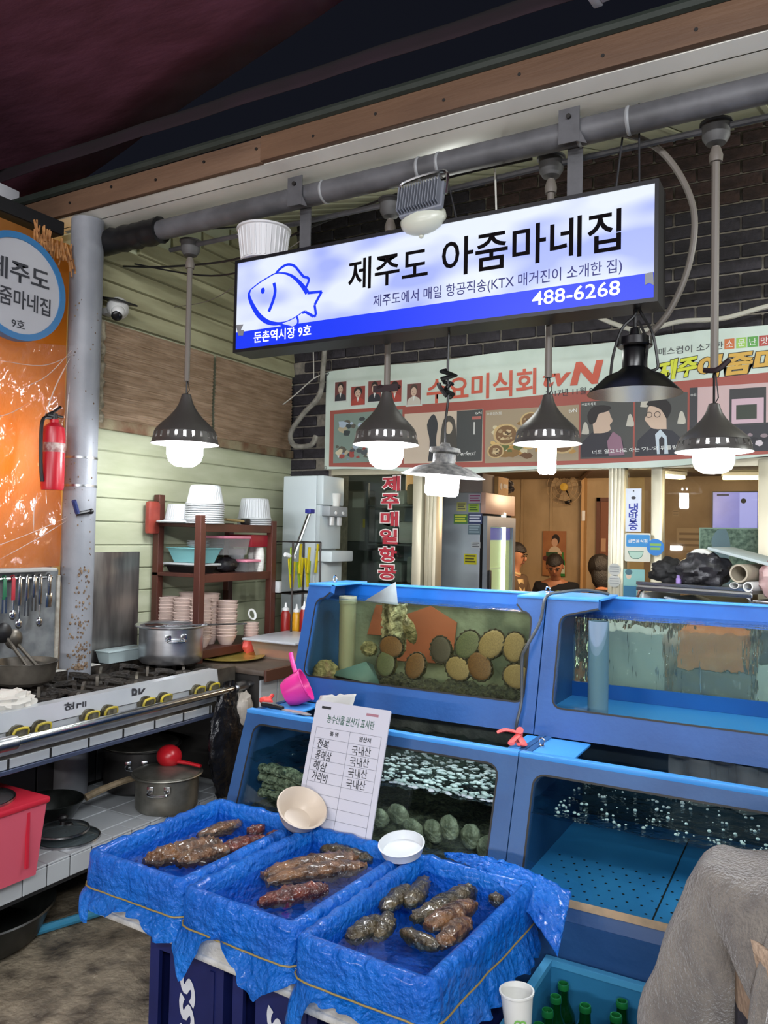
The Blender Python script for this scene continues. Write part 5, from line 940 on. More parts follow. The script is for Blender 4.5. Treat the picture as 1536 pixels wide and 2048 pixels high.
for i in range(1, 6): dvm.box(X0+.012+0.0768*i, Y0+.012, 0.15, X0+.016+0.0768*i, Y1-.012, 0.27)
for i in range(1, 5): dvm.box(X0+.012, Y0+0.069*i, 0.15, X1-.012, Y0+0.004+0.069*i, 0.27)
obj('divider', dvm, m_lb, gc, 0)
tag(obj('crate_stand', MB().box(X0+0.02, Y0+0.02, 0.0, X1-0.02, Y1-0.02, 0.132, 0.01), m_navy), 'low dark blue block under the bottle crate', 'stand')
m_bot = pm('green_glass', '#0a4a1e', rough=0.08, coat=0.6); m_bot.node_tree.nodes['Principled BSDF'].inputs['Transmission Weight'].default_value = 0.55
m_lip = pm('bottle_lip', '#1c6a34', rough=0.15, coat=0.5)
bp_ = thing('soju_bottle', '', 'bottle', (0, 0, 0), 'empty green bottles in the crate')
obj('glass', MB().lathe([(0, 0.0), (0.031, 0.0), (0.0325, 0.006), (0.0325, 0.115), (0.030, 0.135), (0.020, 0.155), (0.0145, 0.17), (0.0135, 0.205), (0.011, 0.205), (0.012, 0.17), (0.026, 0.135), (0.028, 0.01), (0, 0.008)], (0, 0, 0), 20), m_bot, bp_)
obj('lip', MB().lathe([(0.0135, 0.196), (0.0155, 0.198), (0.0155, 0.207), (0.014, 0.212), (0.011, 0.212), (0.011, 0.2)], (0, 0, 0), 18), m_lip, bp_)
names = []
k = 0
ordn = ['first', 'second', 'third', 'fourth', 'fifth', 'sixth']
for j in range(5):
    for i in range(6):
        if (i, j) in ((1, 2), (3, 3), (2, 0), (3, 4), (1, 4), (3, 1), (5, 2)): continue
        lab = 'empty green bottle, %s from the left in the %s row of the sky blue crate' % (ordn[i], ['front', 'second', 'middle', 'fourth', 'back'][j])
        loc = (X0+0.052+0.0768*i, Y0+0.036+0.069*j, 0.151)
        if k == 0: bp_.location = loc; bp_['label'] = lab
        else: dup(bp_, loc, 0, lab)
        k += 1
m_cup = pm('paper_cup', '#d4d4ce', rough=0.6)
cp = thing('paper_cup', 'white paper cup with green heart print on the corner of the bottle crate', 'cup', (-0.604, 1.758, 0.403))
cm = Matrix.Translation((-0.604, 1.758, 0.404)) @ Matrix.Rotation(R(-3), 4, 'Y')
obj('cup', MB().lathe([(0, 0.004), (0.027, 0.004), (0.027, 0.0), (0.037, 0.105), (0.040, 0.107), (0.040, 0.111), (0.036, 0.111), (0.027, 0.008), (0, 0.007)], (0, 0, 0), 32, cm), m_cup, cp)
hm = MB(); ht = [(0.011*math.sin(t)**3*1.1, 0.010*(0.8125*math.cos(t)-0.3125*math.cos(2*t)-0.125*math.cos(3*t)-0.0625*math.cos(4*t))) for t in [2*math.pi*i/20 for i in range(21)]]
Mh = Matrix.Translation((-0.604, 1.758, 0.404)) @ Matrix.Rotation(R(-65), 4, 'Z') @ Matrix.Translation((0.0335, 0, 0.055)) @ Matrix(((0, 0, 1, 0), (1, 0, 0, 0), (0, 1, 0, 0), (0, 0, 0, 1))) @ Matrix.Rotation(R(-5.5), 4, 'X')
hm.stroke(ht, 0.004, 0.002, Mh); obj('heart_print', hm, flat('#6aa84a'), cp, 0)
# ================================================================ stove along the left wall
m_cast = pm('cast_iron', '#17130f', '#2f2820', 30, rough=0.55, bump=0.3, bsc=80); m_film = pm('film_coated_steel', '#b9bfc4', '#c9ced2', 4, rough=0.25, metal=0.25)
m_dsteel = pm('stained_steel', '#4a453e', '#7a746a', 9, rough=0.4, metal=0.7)
st = thing('stove', 'long steel gas stove with black grates and yellow knobs along the left wall', 'stove', (-2.72, 2.1, 0.34)); Y0, Y1 = 1.1, 2.96
obj('body', MB().box(-2.97, Y0, 0.70, -2.455, Y1, 0.865, 0.004).box(-2.97, Y1-0.02, 0.66, -2.455, Y1, 0.90), m_dsteel, st, 0)
for y in (1.2, 2.93):
    for x in (-2.94, -2.50): obj('leg', MB().box(x-0.018, y-0.018, 0.337, x+0.018, y+0.018, 0.70), m_dsteel, st, 0)
obj('top_pan', MB().box(-2.97, Y0, 0.862, -2.46, Y1, 0.872).box(-2.975, Y0, 0.865, -2.955, Y1, 0.915), m_cast, st, 0)
FS_ = FX(-2.45)
obj('front_lip', MB().add([(-2.455, Y0, 0.845), (-2.455, 2.83, 0.845), (-2.44, 2.83, 0.85), (-2.44, Y0, 0.85), (-2.452, 2.83, 0.913), (-2.452, Y0, 0.913), (-2.50, 2.83, 0.913), (-2.50, Y0, 0.913), (-2.50, 2.83, 0.86), (-2.50, Y0, 0.86)], [(0,1,2,3), (3,2,4,5), (5,4,6,7), (7,6,8,9), (0,9,8,1), (1,8,6,4,2), (0,3,5,7,9)]), m_film, st, 0)
obj('control_panel', MB().box(-2.50, Y0, 0.765, -2.452, 2.84, 0.845, 0.003), m_film, st, 0)
obj('end_plate', MB().box(-2.51, 2.832, 0.76, -2.45, Y1+0.002, 0.915, 0.004), m_dsteel, st, 0)
obj('film_strip', MB().box(-2.46, Y0, 0.718, -2.448, 2.80, 0.752, 0.002), m_film, st, 0)
for i in range(9): obj('film_gap', MB().box(-2.449, 1.42+0.17*i, 0.717, -2.4465, 1.428+0.17*i, 0.753), m_dark, st, 0)
obj('lower_edge', MB().box(-2.465, Y0, 0.700, -2.443, 2.84, 0.716, 0.002), pm('blue_grey_steel', '#5f6a86', rough=0.3, metal=0.6), st, 0)
text('현대', 1.985, 0.858, 2.085, 0.908, FX(-2.447), DK, st, 0.02, n=0.002, skew=-0.012); text('BK', 2.31, 0.858, 2.39, 0.908, FX(-2.447), DK, st, 0.03, n=0.002, skew=-0.012)
m_kn = pm('knob_grimy', '#3a372c', '#6a6654', 40, rough=0.45, metal=0.3); m_ky = pm('knob_yellow', '#c9b42c', '#8f8230', 30, rough=0.45)
for y in (1.785, 1.875, 2.09, 2.18, 2.377, 2.475, 2.68, 2.775):
    K = FX(-2.45) @ Matrix.Translation((y, 0.838, 0))
    kk = obj('knob', MB().prism([(0.034*math.cos(R(a)), 0.030*math.sin(R(a))) for a in range(0, 360, 30)], 0, 0.02, K).prism(rect(-0.022, -0.012, 0.022, 0.016), 0.02, 0.042, K).prism(rect(-0.012, -0.03, 0.012, 0.0), 0.02, 0.036, K), m_kn, st, 0)
    WM[kk.name] = WM[st.name]
    obj('knob_guard', MB().tube(spline([K @ Vector(p) for p in ((-0.028, -0.012, 0.03), (-0.024, 0.018, 0.04), (0.024, 0.018, 0.04), (0.028, -0.012, 0.03))], 3), 0.005, 6), m_ky, kk)
obj('rail', MB().tube([(-2.395, 1.0, 0.822), (-2.395, 2.96, 0.822)], 0.0175, 14), m_chrome, st)
for y in (1.72, 2.94): obj('rail_joint', MB().tube([(-2.395, y-0.045, 0.822), (-2.395, y+0.03, 0.822)], 0.025, 14).tube([(-2.395, y, 0.822), (-2.45, y, 0.822)], 0.012, 8), m_steel, st)
obj('rail_end', MB().tube([(-2.395, 2.96, 0.822), (-2.37, 3.04, 0.835), (-2.37, 3.04, 0.68)], 0.016, 10), m_steel, st)
def burner(x, y):
    b = obj('burner', MB().lathe([(0, 0.874), (0.05, 0.874), (0.05, 0.89), (0.035, 0.898), (0, 0.898)], (x, y, 0), 20).lathe([(0.085, 0.873), (0.09, 0.885), (0.095, 0.873)], (x, y, 0), 20), m_cast, st); WM[b.name] = WM[st.name]
    for k in range(4):
        a = R(45+90*k); c, s = math.cos(a), math.sin(a); obj('prong', MB().prism([(0.035, 0.898), (0.055, 0.908), (0.105, 0.914), (0.128, 0.914), (0.132, 0.874), (0.118, 0.874), (0.112, 0.896), (0.035, 0.888)], -0.006, 0.006, Matrix(((c, 0, -s, x), (s, 0, c, y), (0, 1, 0, 0), (0, 0, 0, 1)))), m_dsteel if k % 2 else m_cast, b, 0)
for i in range(6):
    for x in (-2.83, -2.60): burner(x, 1.32+0.29*i)
gb_ = MB()
for i in range(15): gb_.box(-2.95, 1.18+0.125*i, 0.872, -2.47, 1.195+0.125*i, 0.884)
obj('grate', gb_, m_cast, st, 0, kind='stuff')
# pots and things on the stove
m_al = pm('aluminium_pot', '#b9bbbf', '#cfd0d3', 14, rough=0.28, metal=0.95, stretch=(0.3, 0.3, 2)); m_al2 = pm('dull_pot', '#77766e', '#98968c', 14, rough=0.42, metal=0.8)
def pot(label, x, y, z, r, h, mat, lid=False, name='pot', hang=(20, 200)):
    t = thing(name, label, 'pot', (x, y, z))
    obj('body', MB().lathe([(0, 0), (r*0.93, 0.0), (r*0.99, 0.012), (r, 0.05), (r, h-0.01), (r*1.13, h-0.003), (r*1.145, h), (r*1.13, h+0.004), (r*0.98, h), (r*0.975, 0.05), (r*0.95, 0.02), (0, 0.015)], (x, y, z), 44), mat, t)
    for a in hang:
        a = R(a); M = Matrix.Translation((x, y, z+h*0.66)) @ Matrix.Rotation(a, 4, 'Z'); obj('handle', MB().tube(spline([M @ Vector(p) for p in ((r, -0.035, 0.012), (r+0.03, -0.035, 0.0), (r+0.032, 0.035, 0.0), (r, 0.035, 0.012))], 4), 0.006, 8).box(r-0.002, -0.05, 0.0, r+0.005, -0.022, 0.03, 0.002, M).box(r-0.002, 0.022, 0.0, r+0.005, 0.05, 0.03, 0.002, M), m_chrome, t)
    if lid: obj('lid', MB().lathe([(0, h+0.022), (r*0.5, h+0.018), (r*0.9, h+0.008), (r*1.06, h+0.003), (r*1.06, h+0.0065), (r*0.9, h+0.0115), (r*0.5, h+0.0215), (0, h+0.0255)], (x, y, z), 40), m_al2, t)
    return t
pot('large shiny aluminium pot standing on the far end of the stove', -2.775, 2.865, 0.916, 0.152, 0.176, m_al, hang=(-38, 150))
sk = thing('skimmer', 'steel skimmer lying across the rim of the aluminium pot', 'skimmer', (-2.70, 2.9, 1.09)); obj('handle', MB().tube([(-2.77, 2.80, 1.093), (-2.50, 3.10, 1.096)], 0.005, 6), m_chrome, sk); obj('head', MB().lathe([(0, -0.004), (0.05, 0.0), (0.055, 0.006), (0.05, 0.003), (0, 0.0)], (-2.79, 2.78, 1.093), 20), m_chrome, sk)
fp = thing('frying_pan', 'steel pan with ladles at the left end of the stove', 'pan', (-2.86, 2.12, 0.918))
obj('body', MB().lathe([(0, 0), (0.105, 0), (0.115, 0.01), (0.128, 0.085), (0.132, 0.086), (0.125, 0.087), (0.11, 0.014), (0, 0.006)], (-2.86, 2.12, 0.918), 40), m_dsteel, fp)
for i, (y, zt, lab) in enumerate(((2.08, 1.10, 'steel ladle leaning in the pan, the one with a round black bowl'), (2.13, 1.07, 'perforated steel skimmer leaning in the pan'))):
    l = thing('ladle', lab, 'ladle', (-2.86, y, 0.93)); obj('handle', MB().tube([(-2.83, y+0.07, 0.935), (-2.91, y-0.01, zt)], 0.008, 6), m_dsteel, l); obj('bowl', MB().ball((-2.92, y-0.02, zt+0.02), (0.022, 0.040, 0.042), 18, 10), m_black if i == 0 else m_dsteel, l)
tag(obj('tissue', MB().ball((-2.54, 1.83, 0.93), (0.07, 0.085, 0.038), 26, 14, fn=lambda v: 1+0.5*nz(v, 3.1)), pm('tissue_white', '#d2cfc6', rough=0.9)), 'crumpled white tissue on the near front edge of the stove', 'tissue')
tr_ = MB().frustum(-3.02, 2.62, -2.93, 2.86, 0.916, 0.972, 0.012).box(-3.025, 2.615, 0.968, -2.925, 2.865, 0.975, 0.003)
tag(obj('dish_tray', tr_, pm('pale_teal_dish', '#a9b9ba', rough=0.35)), 'pale teal oblong dish behind the grates beside the steel sheet', 'dish')
tag(obj('steel_sheet', MB().box(-3.045, 2.552, 0.915, -3.030, 2.89, 1.44, 0.002), pm('hazy_steel', '#5a5656', '#8d8985', 5, rough=0.35, metal=0.75, stretch=(1, 3, 0.5))), 'tall brushed steel splash sheet leaning on the green wall', 'steel sheet')
# utensil panel
up = thing('splash_panel', 'steel splash panel with a white ledge below the orange sheet', 'panel', (-3.0, 1.9, 0.92))
obj('plate', MB().box(-3.02, 1.1, 0.92, -3.005, 2.385, 1.365), pm('mottled_steel', '#7d8286', '#9ba0a2', 18, rough=0.4, metal=0.6), up, 0)
obj('edge', MB().box(-3.02, 2.375, 0.92, -2.995, 2.392, 1.34, 0.003), pm('old_sealant', '#b5b0a4', '#8f897c', 30, rough=0.8), up, 0); obj('ledge', MB().box(-3.02, 1.1, 1.362, -2.94, 2.33, 1.378, 0.004), pm('ledge_grey', '#a8a8a4', rough=0.5), up); obj('ledge_foot', MB().box(-3.02, 1.1, 0.90, -2.96, 2.60, 0.918, 0.003), m_foamw, up)
obj('bar', MB().tube([(-2.965, 1.2, 1.335), (-2.965, 2.32, 1.335)], 0.008, 8), m_chrome, up)
UT = [(1.98, 0.17, 'steel', 'flat'), (2.045, 0.20, 'steel', 'flat'), (2.085, 0.15, 'green', 'tong'), (2.125, 0.16, 'red', 'spoon'), (2.155, 0.20, 'steel', 'spoon'), (2.19, 0.17, 'steel', 'tong'), (2.225, 0.15, 'steel', 'tong'), (2.255, 0.20, 'steel', 'spoon'), (2.30, 0.14, 'steel', 'flat')]
ULAB = ['wide steel spatula hanging at the left edge of the utensil bar', 'second steel spatula from the left on the utensil bar', 'tongs with a green grip on the utensil bar', 'spoon with a red handle on the utensil bar', 'long steel spoon hanging right of the red-handled one', 'steel tongs, first pair right of the long spoon', 'steel tongs, second pair right of the long spoon', 'long steel ladle hanging second from the right on the bar', 'steel scraper hanging at the right end of the utensil bar']
for (y, L_, c, kd), lab in zip(UT, ULAB):
    t = thing('utensil', lab, 'utensil', (-2.955, y, 1.33-L_), 'utensils hanging on the bar'); z1 = 1.345
    obj('handle', MB().box(-2.957, y-0.008, z1-L_*0.62, -2.950, y+0.008, z1-0.005, 0.002).tube(spline([(-2.953, y, z1-0.01), (-2.953, y, z1+0.005), (-2.966, y, z1+0.004), (-2.976, y, z1-0.006)], 3), 0.003, 6), {'steel': m_chrome, 'green': pm('grip_green', '#2a6a4a', rough=0.4), 'red': pm('grip_red', '#a8303a', rough=0.4)}[c], t)
    if kd == 'flat': hd = MB().box(-2.956, y-0.016, z1-L_, -2.952, y+0.016, z1-L_*0.55, 0.001)
    elif kd == 'tong': hd = MB().box(-2.958, y-0.010, z1-L_, -2.955, y-0.002, z1-L_*0.55).box(-2.952, y+0.002, z1-L_, -2.949, y+0.010, z1-L_*0.55)
    else: hd = MB().tube([(-2.954, y, z1-L_*0.6), (-2.954, y, z1-L_)], 0.004, 6).ball((-2.952, y, z1-L_), (0.008, 0.017, 0.022), 14, 8)
    obj('head', hd, m_chrome, t)
# ================================================================ counter right of the stove
m_ctop = pm('counter_dark', '#4a4038', '#5f544a', 6, rough=0.35); m_tile = pm('white_tile', '#b2b7ba', rough=0.25)
ct = thing('counter', 'dark topped counter with white tiled front beside the stove', 'counter', (-2.7, 3.5, 0))
obj('top', MB().box(-3.045, 2.985, 0.872, -2.30, 4.12, 0.900, 0.004), m_ctop, ct); obj('edge', MB().box(-2.30, 2.985, 0.845, -2.285, 4.12, 0.902, 0.003), pm('brown_edge', '#4e3026', rough=0.4), ct, 0)
obj('carcass', MB().box(-3.04, 3.0, 0.0, -2.34, 4.12, 0.87), pm('carcass_dark', '#2b2927', rough=0.6), ct, 0)
tile_d = None
for i in range(8):
    for j in range(5):
        o = obj('tile', MB().box(-2.342, 3.004+0.135*i, 0.20+0.13*j, -2.330, 3.134+0.135*i, 0.326+0.13*j, 0.003, seg=1), m_tile, ct, 0)
pl = tag(obj('gold_tray', MB().lathe([(0, 0.004), (0.125, 0.004), (0.15, 0.013), (0.166, 0.015), (0.168, 0.019), (0.15, 0.018), (0.123, 0.009), (0, 0.008)], (-2.645, 3.165, 0.8995), 48), pm('gold_tin', '#b7a04a', '#d0bc66', 10, rough=0.3, metal=0.6)), 'round gold coloured tray on the counter in front of the shelf', 'tray')
kc = thing('food_container', 'clear plastic box of orange kimchi with a white lid on the counter', 'container', (-2.44, 3.42, 0.90))
obj('box', MB().frustum(-2.60, 3.26, -2.30, 3.60, 0.901, 0.985, 0.02), glassy('clear_box', '#f2e8dc', 0.1, 1.4, kd=0.35, dc='#d8c8b4'), kc, 0); obj('kimchi', MB().frustum(-2.575, 3.285, -2.325, 3.575, 0.906, 0.945, 0.01), pm('kimchi_orange', '#c0562a', '#dc8a4a', 30, rough=0.4), kc, 0); obj('lid', MB().box(-2.63, 3.22, 0.99, -2.29, 3.62, 1.004, 0.006, Matrix.Translation((0, 0, 0.0))), pm('clear_lid', '#b5b8be', rough=0.3), kc)
# ================================================================ wooden shelf
m_wood = pm('dark_red_wood', '#3a1c16', '#4e271d', 5, rough=0.45, stretch=(1, 1, 0.3)); SX0, SX1, SY0, SY1 = -3.03, -2.67, 2.995, 3.55
# the shelf stands on the counter: X from the wall to the front posts
sf_ = thing('shelf', 'dark red-brown wooden shelf stacked with bowls against the green wall', 'shelf', (-2.85, 3.25, 0.90))
for (x, y, zt) in ((SX0+0.02, SY0, 1.735), (SX1-0.018, SY0-0.04, 1.63), (SX1-0.018, SY1-0.02, 1.615), (SX0+0.02, SY1, 1.60)): obj('post', MB().box(x-0.02, y-0.02, 0.901, x+0.02, y+0.02, zt, 0.003), m_wood, sf_, 0)
for z in (1.583, 1.33, 0.955):
    obj('board', MB().box(SX0, SY0-0.02, z-0.012, SX1-0.02, SY1, z+0.006, 0.002), m_wood, sf_, 0); obj('board_edge', MB().box(SX1-0.022, SY0-0.03, z-0.035, SX1-0.006, SY1, z+0.006, 0.002), m_wood, sf_, 0)
obj('post_cap', MB().box(SX1-0.036, SY0-0.058, 1.63, SX1, SY0-0.022, 1.638), m_white, sf_, 0)
m_disp = pm('white_disposable', '#b4b8ba', rough=0.4)
def ribbed(x, y, z, r0, r1, h, n=36): # upside-down ribbed bowl
    b = MB(); vs = []; fs = []; N_ = n*2
    for k, (rr_, zz) in enumerate(((r1*1.06, 0.0), (r1*1.06, 0.006), (r1, 0.008), (r0, h-0.006), (r0*0.93, h), (0.0, h))):
        for i in range(N_): a = 2*math.pi*i/N_; q = rr_*(1-0.03*(i % 2) if k in (2, 3) else 1); vs.append((x+q*math.cos(a), y+q*math.sin(a), z+zz))
    for k in range(5):
        for i in range(N_): fs.append((k*N_+i, k*N_+(i+1) % N_, (k+1)*N_+(i+1) % N_, (k+1)*N_+i))
    return b.add(vs, fs)
def stack(label, x, y, z, r0, r1, h, n, pitch, grp):
    for i in range(n):
        if i == n-1: tag(obj('disposable_bowl', ribbed(x, y, z+pitch*i, r0, r1, h), m_disp, smooth=20), label[1], 'bowl', grp)
        else: tag(obj('disposable_bowl', MB().lathe([(r1*0.9, pitch*0.9), (r1, pitch*0.75), (r1*1.06, 0.004), (r1*1.06, 0.0), (r1*0.98, 0.0), (r1*0.86, pitch*0.8)], (x, y, z+pitch*i), 32, close=True), m_disp), label[0] + ', %s rim from the bottom' % ORD[i], 'bowl', grp)
zT = 1.5895
tag(obj('lid', MB().lathe([(0, 0), (0.115, 0), (0.125, 0.006), (0.122, 0.012), (0.11, 0.008), (0, 0.008)], (-2.88, 3.02, zT), 36), m_disp), 'flat white plastic lid under the bowls at the left end of the shelf top', 'lid')
stack(('white bowl in the tall stack on the shelf top', 'ribbed white bowl crowning the tall stack on the shelf top'), -2.735, 3.035, zT+0.001, 0.075, 0.092, 0.095, 10, 0.0108, 'tall stack of upside-down white bowls')
tag(obj('disposable_bowl', ribbed(-2.93, 3.06, zT+0.014, 0.062, 0.075, 0.085), m_disp, smooth=20), 'single ribbed white bowl upside down left of the tall stack', 'bowl')
stack(('white bowl in the short right stack on the shelf top', 'ribbed white bowl crowning the short right stack on the shelf top'), -2.76, 3.465, zT+0.001, 0.076, 0.090, 0.115, 4, 0.0105, 'short stack of upside-down white bowls')
tag(obj('plastic_bag', MB().ball((-2.89, 3.24, zT+0.063), (0.05, 0.06, 0.065), 20, 12, fn=lambda v: 1+0.35*nz(v, 3)), glassy('bag_white', '#ffffff', 0.3, 1.4, kd=0.6, dc='#d0d4d4')), 'crumpled white plastic bag between the white bowl stacks', 'bag')
br = thing('brush', 'wooden brush lying on the shelf top before the right bowl stack', 'brush', (-2.72, 3.33, zT)); obj('handle', MB().tube([(-2.74, 3.20, zT+0.025), (-2.73, 3.33, zT+0.018)], 0.012, 8, flatn=0.6), pm('pale_wood', '#a08a5c', rough=0.6), br); obj('bristles', MB().box(-2.75, 3.33, zT+0.001, -2.71, 3.37, zT+0.035, 0.006), m_black, br)
zM = 1.3365
def basin(name, label, cat, x0, y0, x1, y1, z, h, mat, dx=0.015): return tag(obj(name, MB().frustum(x0, y0, x1, y1, z, z+h, dx).box(x0-0.006, y0-0.006, z+h-0.004, x1+0.006, y1+0.006, z+h+0.002, 0.002), mat), label, cat)
m_teal = pm('teal_plastic', '#6fa5a8', rough=0.4); m_clearb = glassy('clear_plastic', '#f4f4f4', 0.1, 1.4, kd=0.25, dc='#c9c9c9'); m_pinkl = pm('pink_lid', '#dc8aa0', rough=0.4)
basin('dark_tray', 'dark low tray at the bottom left of the middle shelf', 'tray', -2.98, 3.02, -2.74, 3.14, zM, 0.035, m_black)
tag(obj('white_tray', MB().box(-2.99, 3.01, zM+0.039, -2.715, 3.15, zM+0.050, 0.004, Matrix.Translation((0, 0, 0))), m_disp), 'flat white tray under the teal basin on the middle shelf', 'tray')
basin('teal_basin', 'teal plastic basin holding white plates on the middle shelf', 'basin', -2.97, 3.02, -2.72, 3.15, zM+0.052, 0.075, m_teal, 0.025)
for i in range(4): tag(obj('plate', MB().lathe([(0, 0), (0.035, 0), (0.056, 0.008), (0.058, 0.010), (0.03, 0.004), (0, 0.004)], (-2.82, 3.085, zM+0.131+0.008*i), 28), m_disp), 'white plate, %s from the bottom of the pile on the teal basin' % ORD[i], 'plate', 'plates on the teal basin')
def lidbox(label, x0, y0, x1, y1, z, h, t_=0.016, dx=0.012):
    t = thing('storage_box', label, 'box', ((x0+x1)/2, (y0+y1)/2, z)); obj('box', MB().frustum(x0, y0, x1, y1, z, z+h, dx), m_clearb, t, 0); obj('lid', MB().box(x0-0.006, y0-0.006, z+h+0.001, x1+0.006, y1+0.006, z+h+t_, 0.004), m_pinkl, t); return t
bg = tag(obj('black_bag', MB().ball((-2.76, 3.235, zM+0.040), (0.05, 0.085, 0.038), 24, 12, fn=lambda v: 1+0.25*nz(v, 4)), pm('black_bag', '#0f0f11', '#222226', 20, rough=0.35, bump=0.4, bsc=30)), 'black plastic bag under the pink lidded box on the middle shelf', 'bag')
lidbox('large clear box with a pink lid on the middle shelf', -2.86, 3.16, -2.71, 3.37, zM+0.092, 0.085)
lidbox('small clear box with a pink lid in front of the paper cups', -2.80, 3.335, -2.705, 3.455, zM, 0.05)
tag(obj('white_bowl', MB().lathe([(0, 0), (0.04, 0), (0.05, 0.05), (0.053, 0.058), (0.048, 0.054), (0.036, 0.006), (0, 0.006)], (-2.86, 3.44, zM+0.062), 28), m_disp), 'clouded white bowl with red bits behind the small pink lid', 'bowl')
tag(obj('bowl_stand', MB().box(-2.92, 3.39, zM, -2.81, 3.50, zM+0.06, 0.004), m_black), 'dark box under the clouded white bowl', 'box')
for i, y in enumerate((3.478, 3.515, 3.535)):
    x = (-2.72, -2.76, -2.715)[i]
    if i == 2: x, y = -2.80, 3.52
    tag(obj('cup_stack', MB().lathe([(0, 0.0), (0.021, 0.0), (0.021, 0.006)] + [q for k in range(8) for q in ((0.0235+0.0006*k, 0.014+0.010*k), (0.0245+0.0006*k, 0.017+0.010*k), (0.0235+0.0006*k, 0.020+0.010*k))] + [(0.019, 0.13), (0, 0.13)], (x, y-0.01, zM), 24), m_cup), ('column of nested paper cups nearest the front of the middle shelf', 'column of nested paper cups standing second on the middle shelf', 'column of nested paper cups at the back right of the middle shelf')[i], 'paper cups', 'columns of nested paper cups')
tag(obj('red_box', MB().box(-2.86, 3.37, zM+0.133, -2.70, 3.54, zM+0.20, 0.006), pm('dark_red', '#8a1a28', rough=0.45)), 'dark red box resting on the paper cup columns, middle shelf', 'box')
# bowls on the lowest board, one by one
m_bb = pm('beige_bowl', '#c4aea4', '#cbb6ac', 6, rough=0.35); zL = 0.9615
proto = tag(obj('rice_bowl', MB().lathe([(0, 0), (0.032, 0), (0.036, 0.006), (0.048, 0.031), (0.0535, 0.045), (0.0575, 0.047), (0.0535, 0.050), (0.047, 0.031), (0.033, 0.009), (0, 0.007)], (0, 0, 0), 24), m_bb), 'beige bowl at the bottom of the nearest bowl stack, lowest board', 'bowl', 'beige bowls stacked on the lowest board')
stk = [(-2.985, 3.045, 12, 'stack against the wall'), (-2.87, 3.05, 12, 'stack between the wall and the front post'), (-2.765, 3.06, 12, 'stack behind the front post'), (-2.94, 3.16, 13, 'stack in the second row by the wall'), (-2.82, 3.18, 13, 'stack in the second row, middle'), (-2.735, 3.225, 11, 'front stack right of the post')]
k = 0
for (x, y, n, nm) in stk:
    for i in range(n):
        loc = (x+rnd.uniform(-.002, .002), y+rnd.uniform(-.002, .002), zL+0.0178*i); lab = 'beige bowl, %s from the top, %s' % (ORD[n-1-i], nm)
        if k == 0: proto.location = loc; proto['label'] = lab
        else: dup(proto, loc, 0, lab)
        k += 1
for i in range(5): dup(proto, (-2.70, 3.385, 0.9615+0.016*i), 0, 'small beige bowl, %s from the top, pile behind the coral pouch' % ORD[4-i], scale=(0.75, 0.75, 0.75))
m_coral = pm('coral_plastic', '#dc4a44', '#e8665a', 8, rough=0.4)
for i, (c, r, lab) in enumerate((((-2.665, 3.34, 0.945), (0.035, 0.06, 0.045), 'coral red pouch standing on the counter at the shelf foot'), ((-2.64, 3.42, 0.935), (0.035, 0.04, 0.035), 'second coral red pouch lying right of the first'), ((-2.62, 3.47, 0.975), (0.03, 0.045, 0.028), 'coral red cup tipped over the pouches'))):
    tag(obj('pouch', MB().ball(c, r, 18, 10, fn=lambda v: 1+0.25*nz(v+Vector(c), 2.5)), m_coral), lab, 'pouch')
# sauce bottles, sachet rack
m_sauce = pm('sauce_red', '#8a1f1c', rough=0.3)
for i, (x, y, h, c, lab) in enumerate(((-2.66, 3.64, 0.13, m_sauce, 'red sauce squeeze bottle next to the shelf post'), (-2.62, 3.69, 0.12, pm('mustard', '#c9921c', rough=0.3), 'yellow sauce squeeze bottle behind the red ones'), (-2.56, 3.68, 0.14, m_sauce, 'red sauce squeeze bottle in the middle of the row'), (-2.53, 3.77, 0.13, m_sauce, 'red sauce squeeze bottle at the right of the row'))):
    t = thing('sauce_bottle', lab, 'bottle', (x, y, 0.90), 'sauce bottles on the counter'); obj('body', MB().lathe([(0, 0), (0.026, 0.002), (0.027, 0.01), (0.027, h-0.02), (0.018, h)], (x, y, 0.901+0.08), 20).cyl((x, y, 0.901), 0.027, 0.08, 20), c, t); obj('cap', MB().lathe([(0.019, 0), (0.02, 0.012), (0.008, 0.02), (0.004, 0.045), (0, 0.046)], (x, y, 0.981+h), 16), m_white, t)
t = thing('oil_bottle', 'tall amber bottle behind the red sauce bottles', 'bottle', (-2.58, 3.80, 0.9)); obj('glass', MB().lathe([(0, 0), (0.034, 0), (0.034, 0.22), (0.014, 0.275), (0.014, 0.32), (0, 0.32)], (-2.58, 3.80, 0.901), 20), pm('amber_glass', '#8a3a14', rough=0.1, coat=0.5), t); obj('cap', MB().cyl((-2.58, 3.80, 1.222), 0.016, 0.02), m_fred, t)
rk = thing('wire_rack', 'dark wire rack holding yellow sachets beside the water dispenser', 'rack', (-2.62, 3.72, 0.90)); rm = MB()
for (x, y) in ((-2.70, 3.585), (-2.58, 3.585), (-2.70, 3.86), (-2.58, 3.86)): rm.tube([(x, y, 0.90), (x, y, 1.50)], 0.006, 6)
for z in (1.21, 1.50):
    rm.tube([(-2.70, 3.585, z), (-2.58, 3.585, z), (-2.58, 3.86, z), (-2.70, 3.86, z)], 0.004, 6, closed=True)
    for k in range(6): rm.tube([(-2.70, 3.60+0.05*k, 1.21), (-2.58, 3.60+0.05*k, 1.21)], 0.003, 5)
obj('frame', rm, pm('rack_dark', '#3a3634', rough=0.4, metal=0.6), rk)
m_sach = [pm('sachet_yellow', '#d6c21e', rough=0.35), pm('sachet_lime', '#8fae2a', rough=0.35), pm('sachet_green', '#3a7a3a', rough=0.35)]
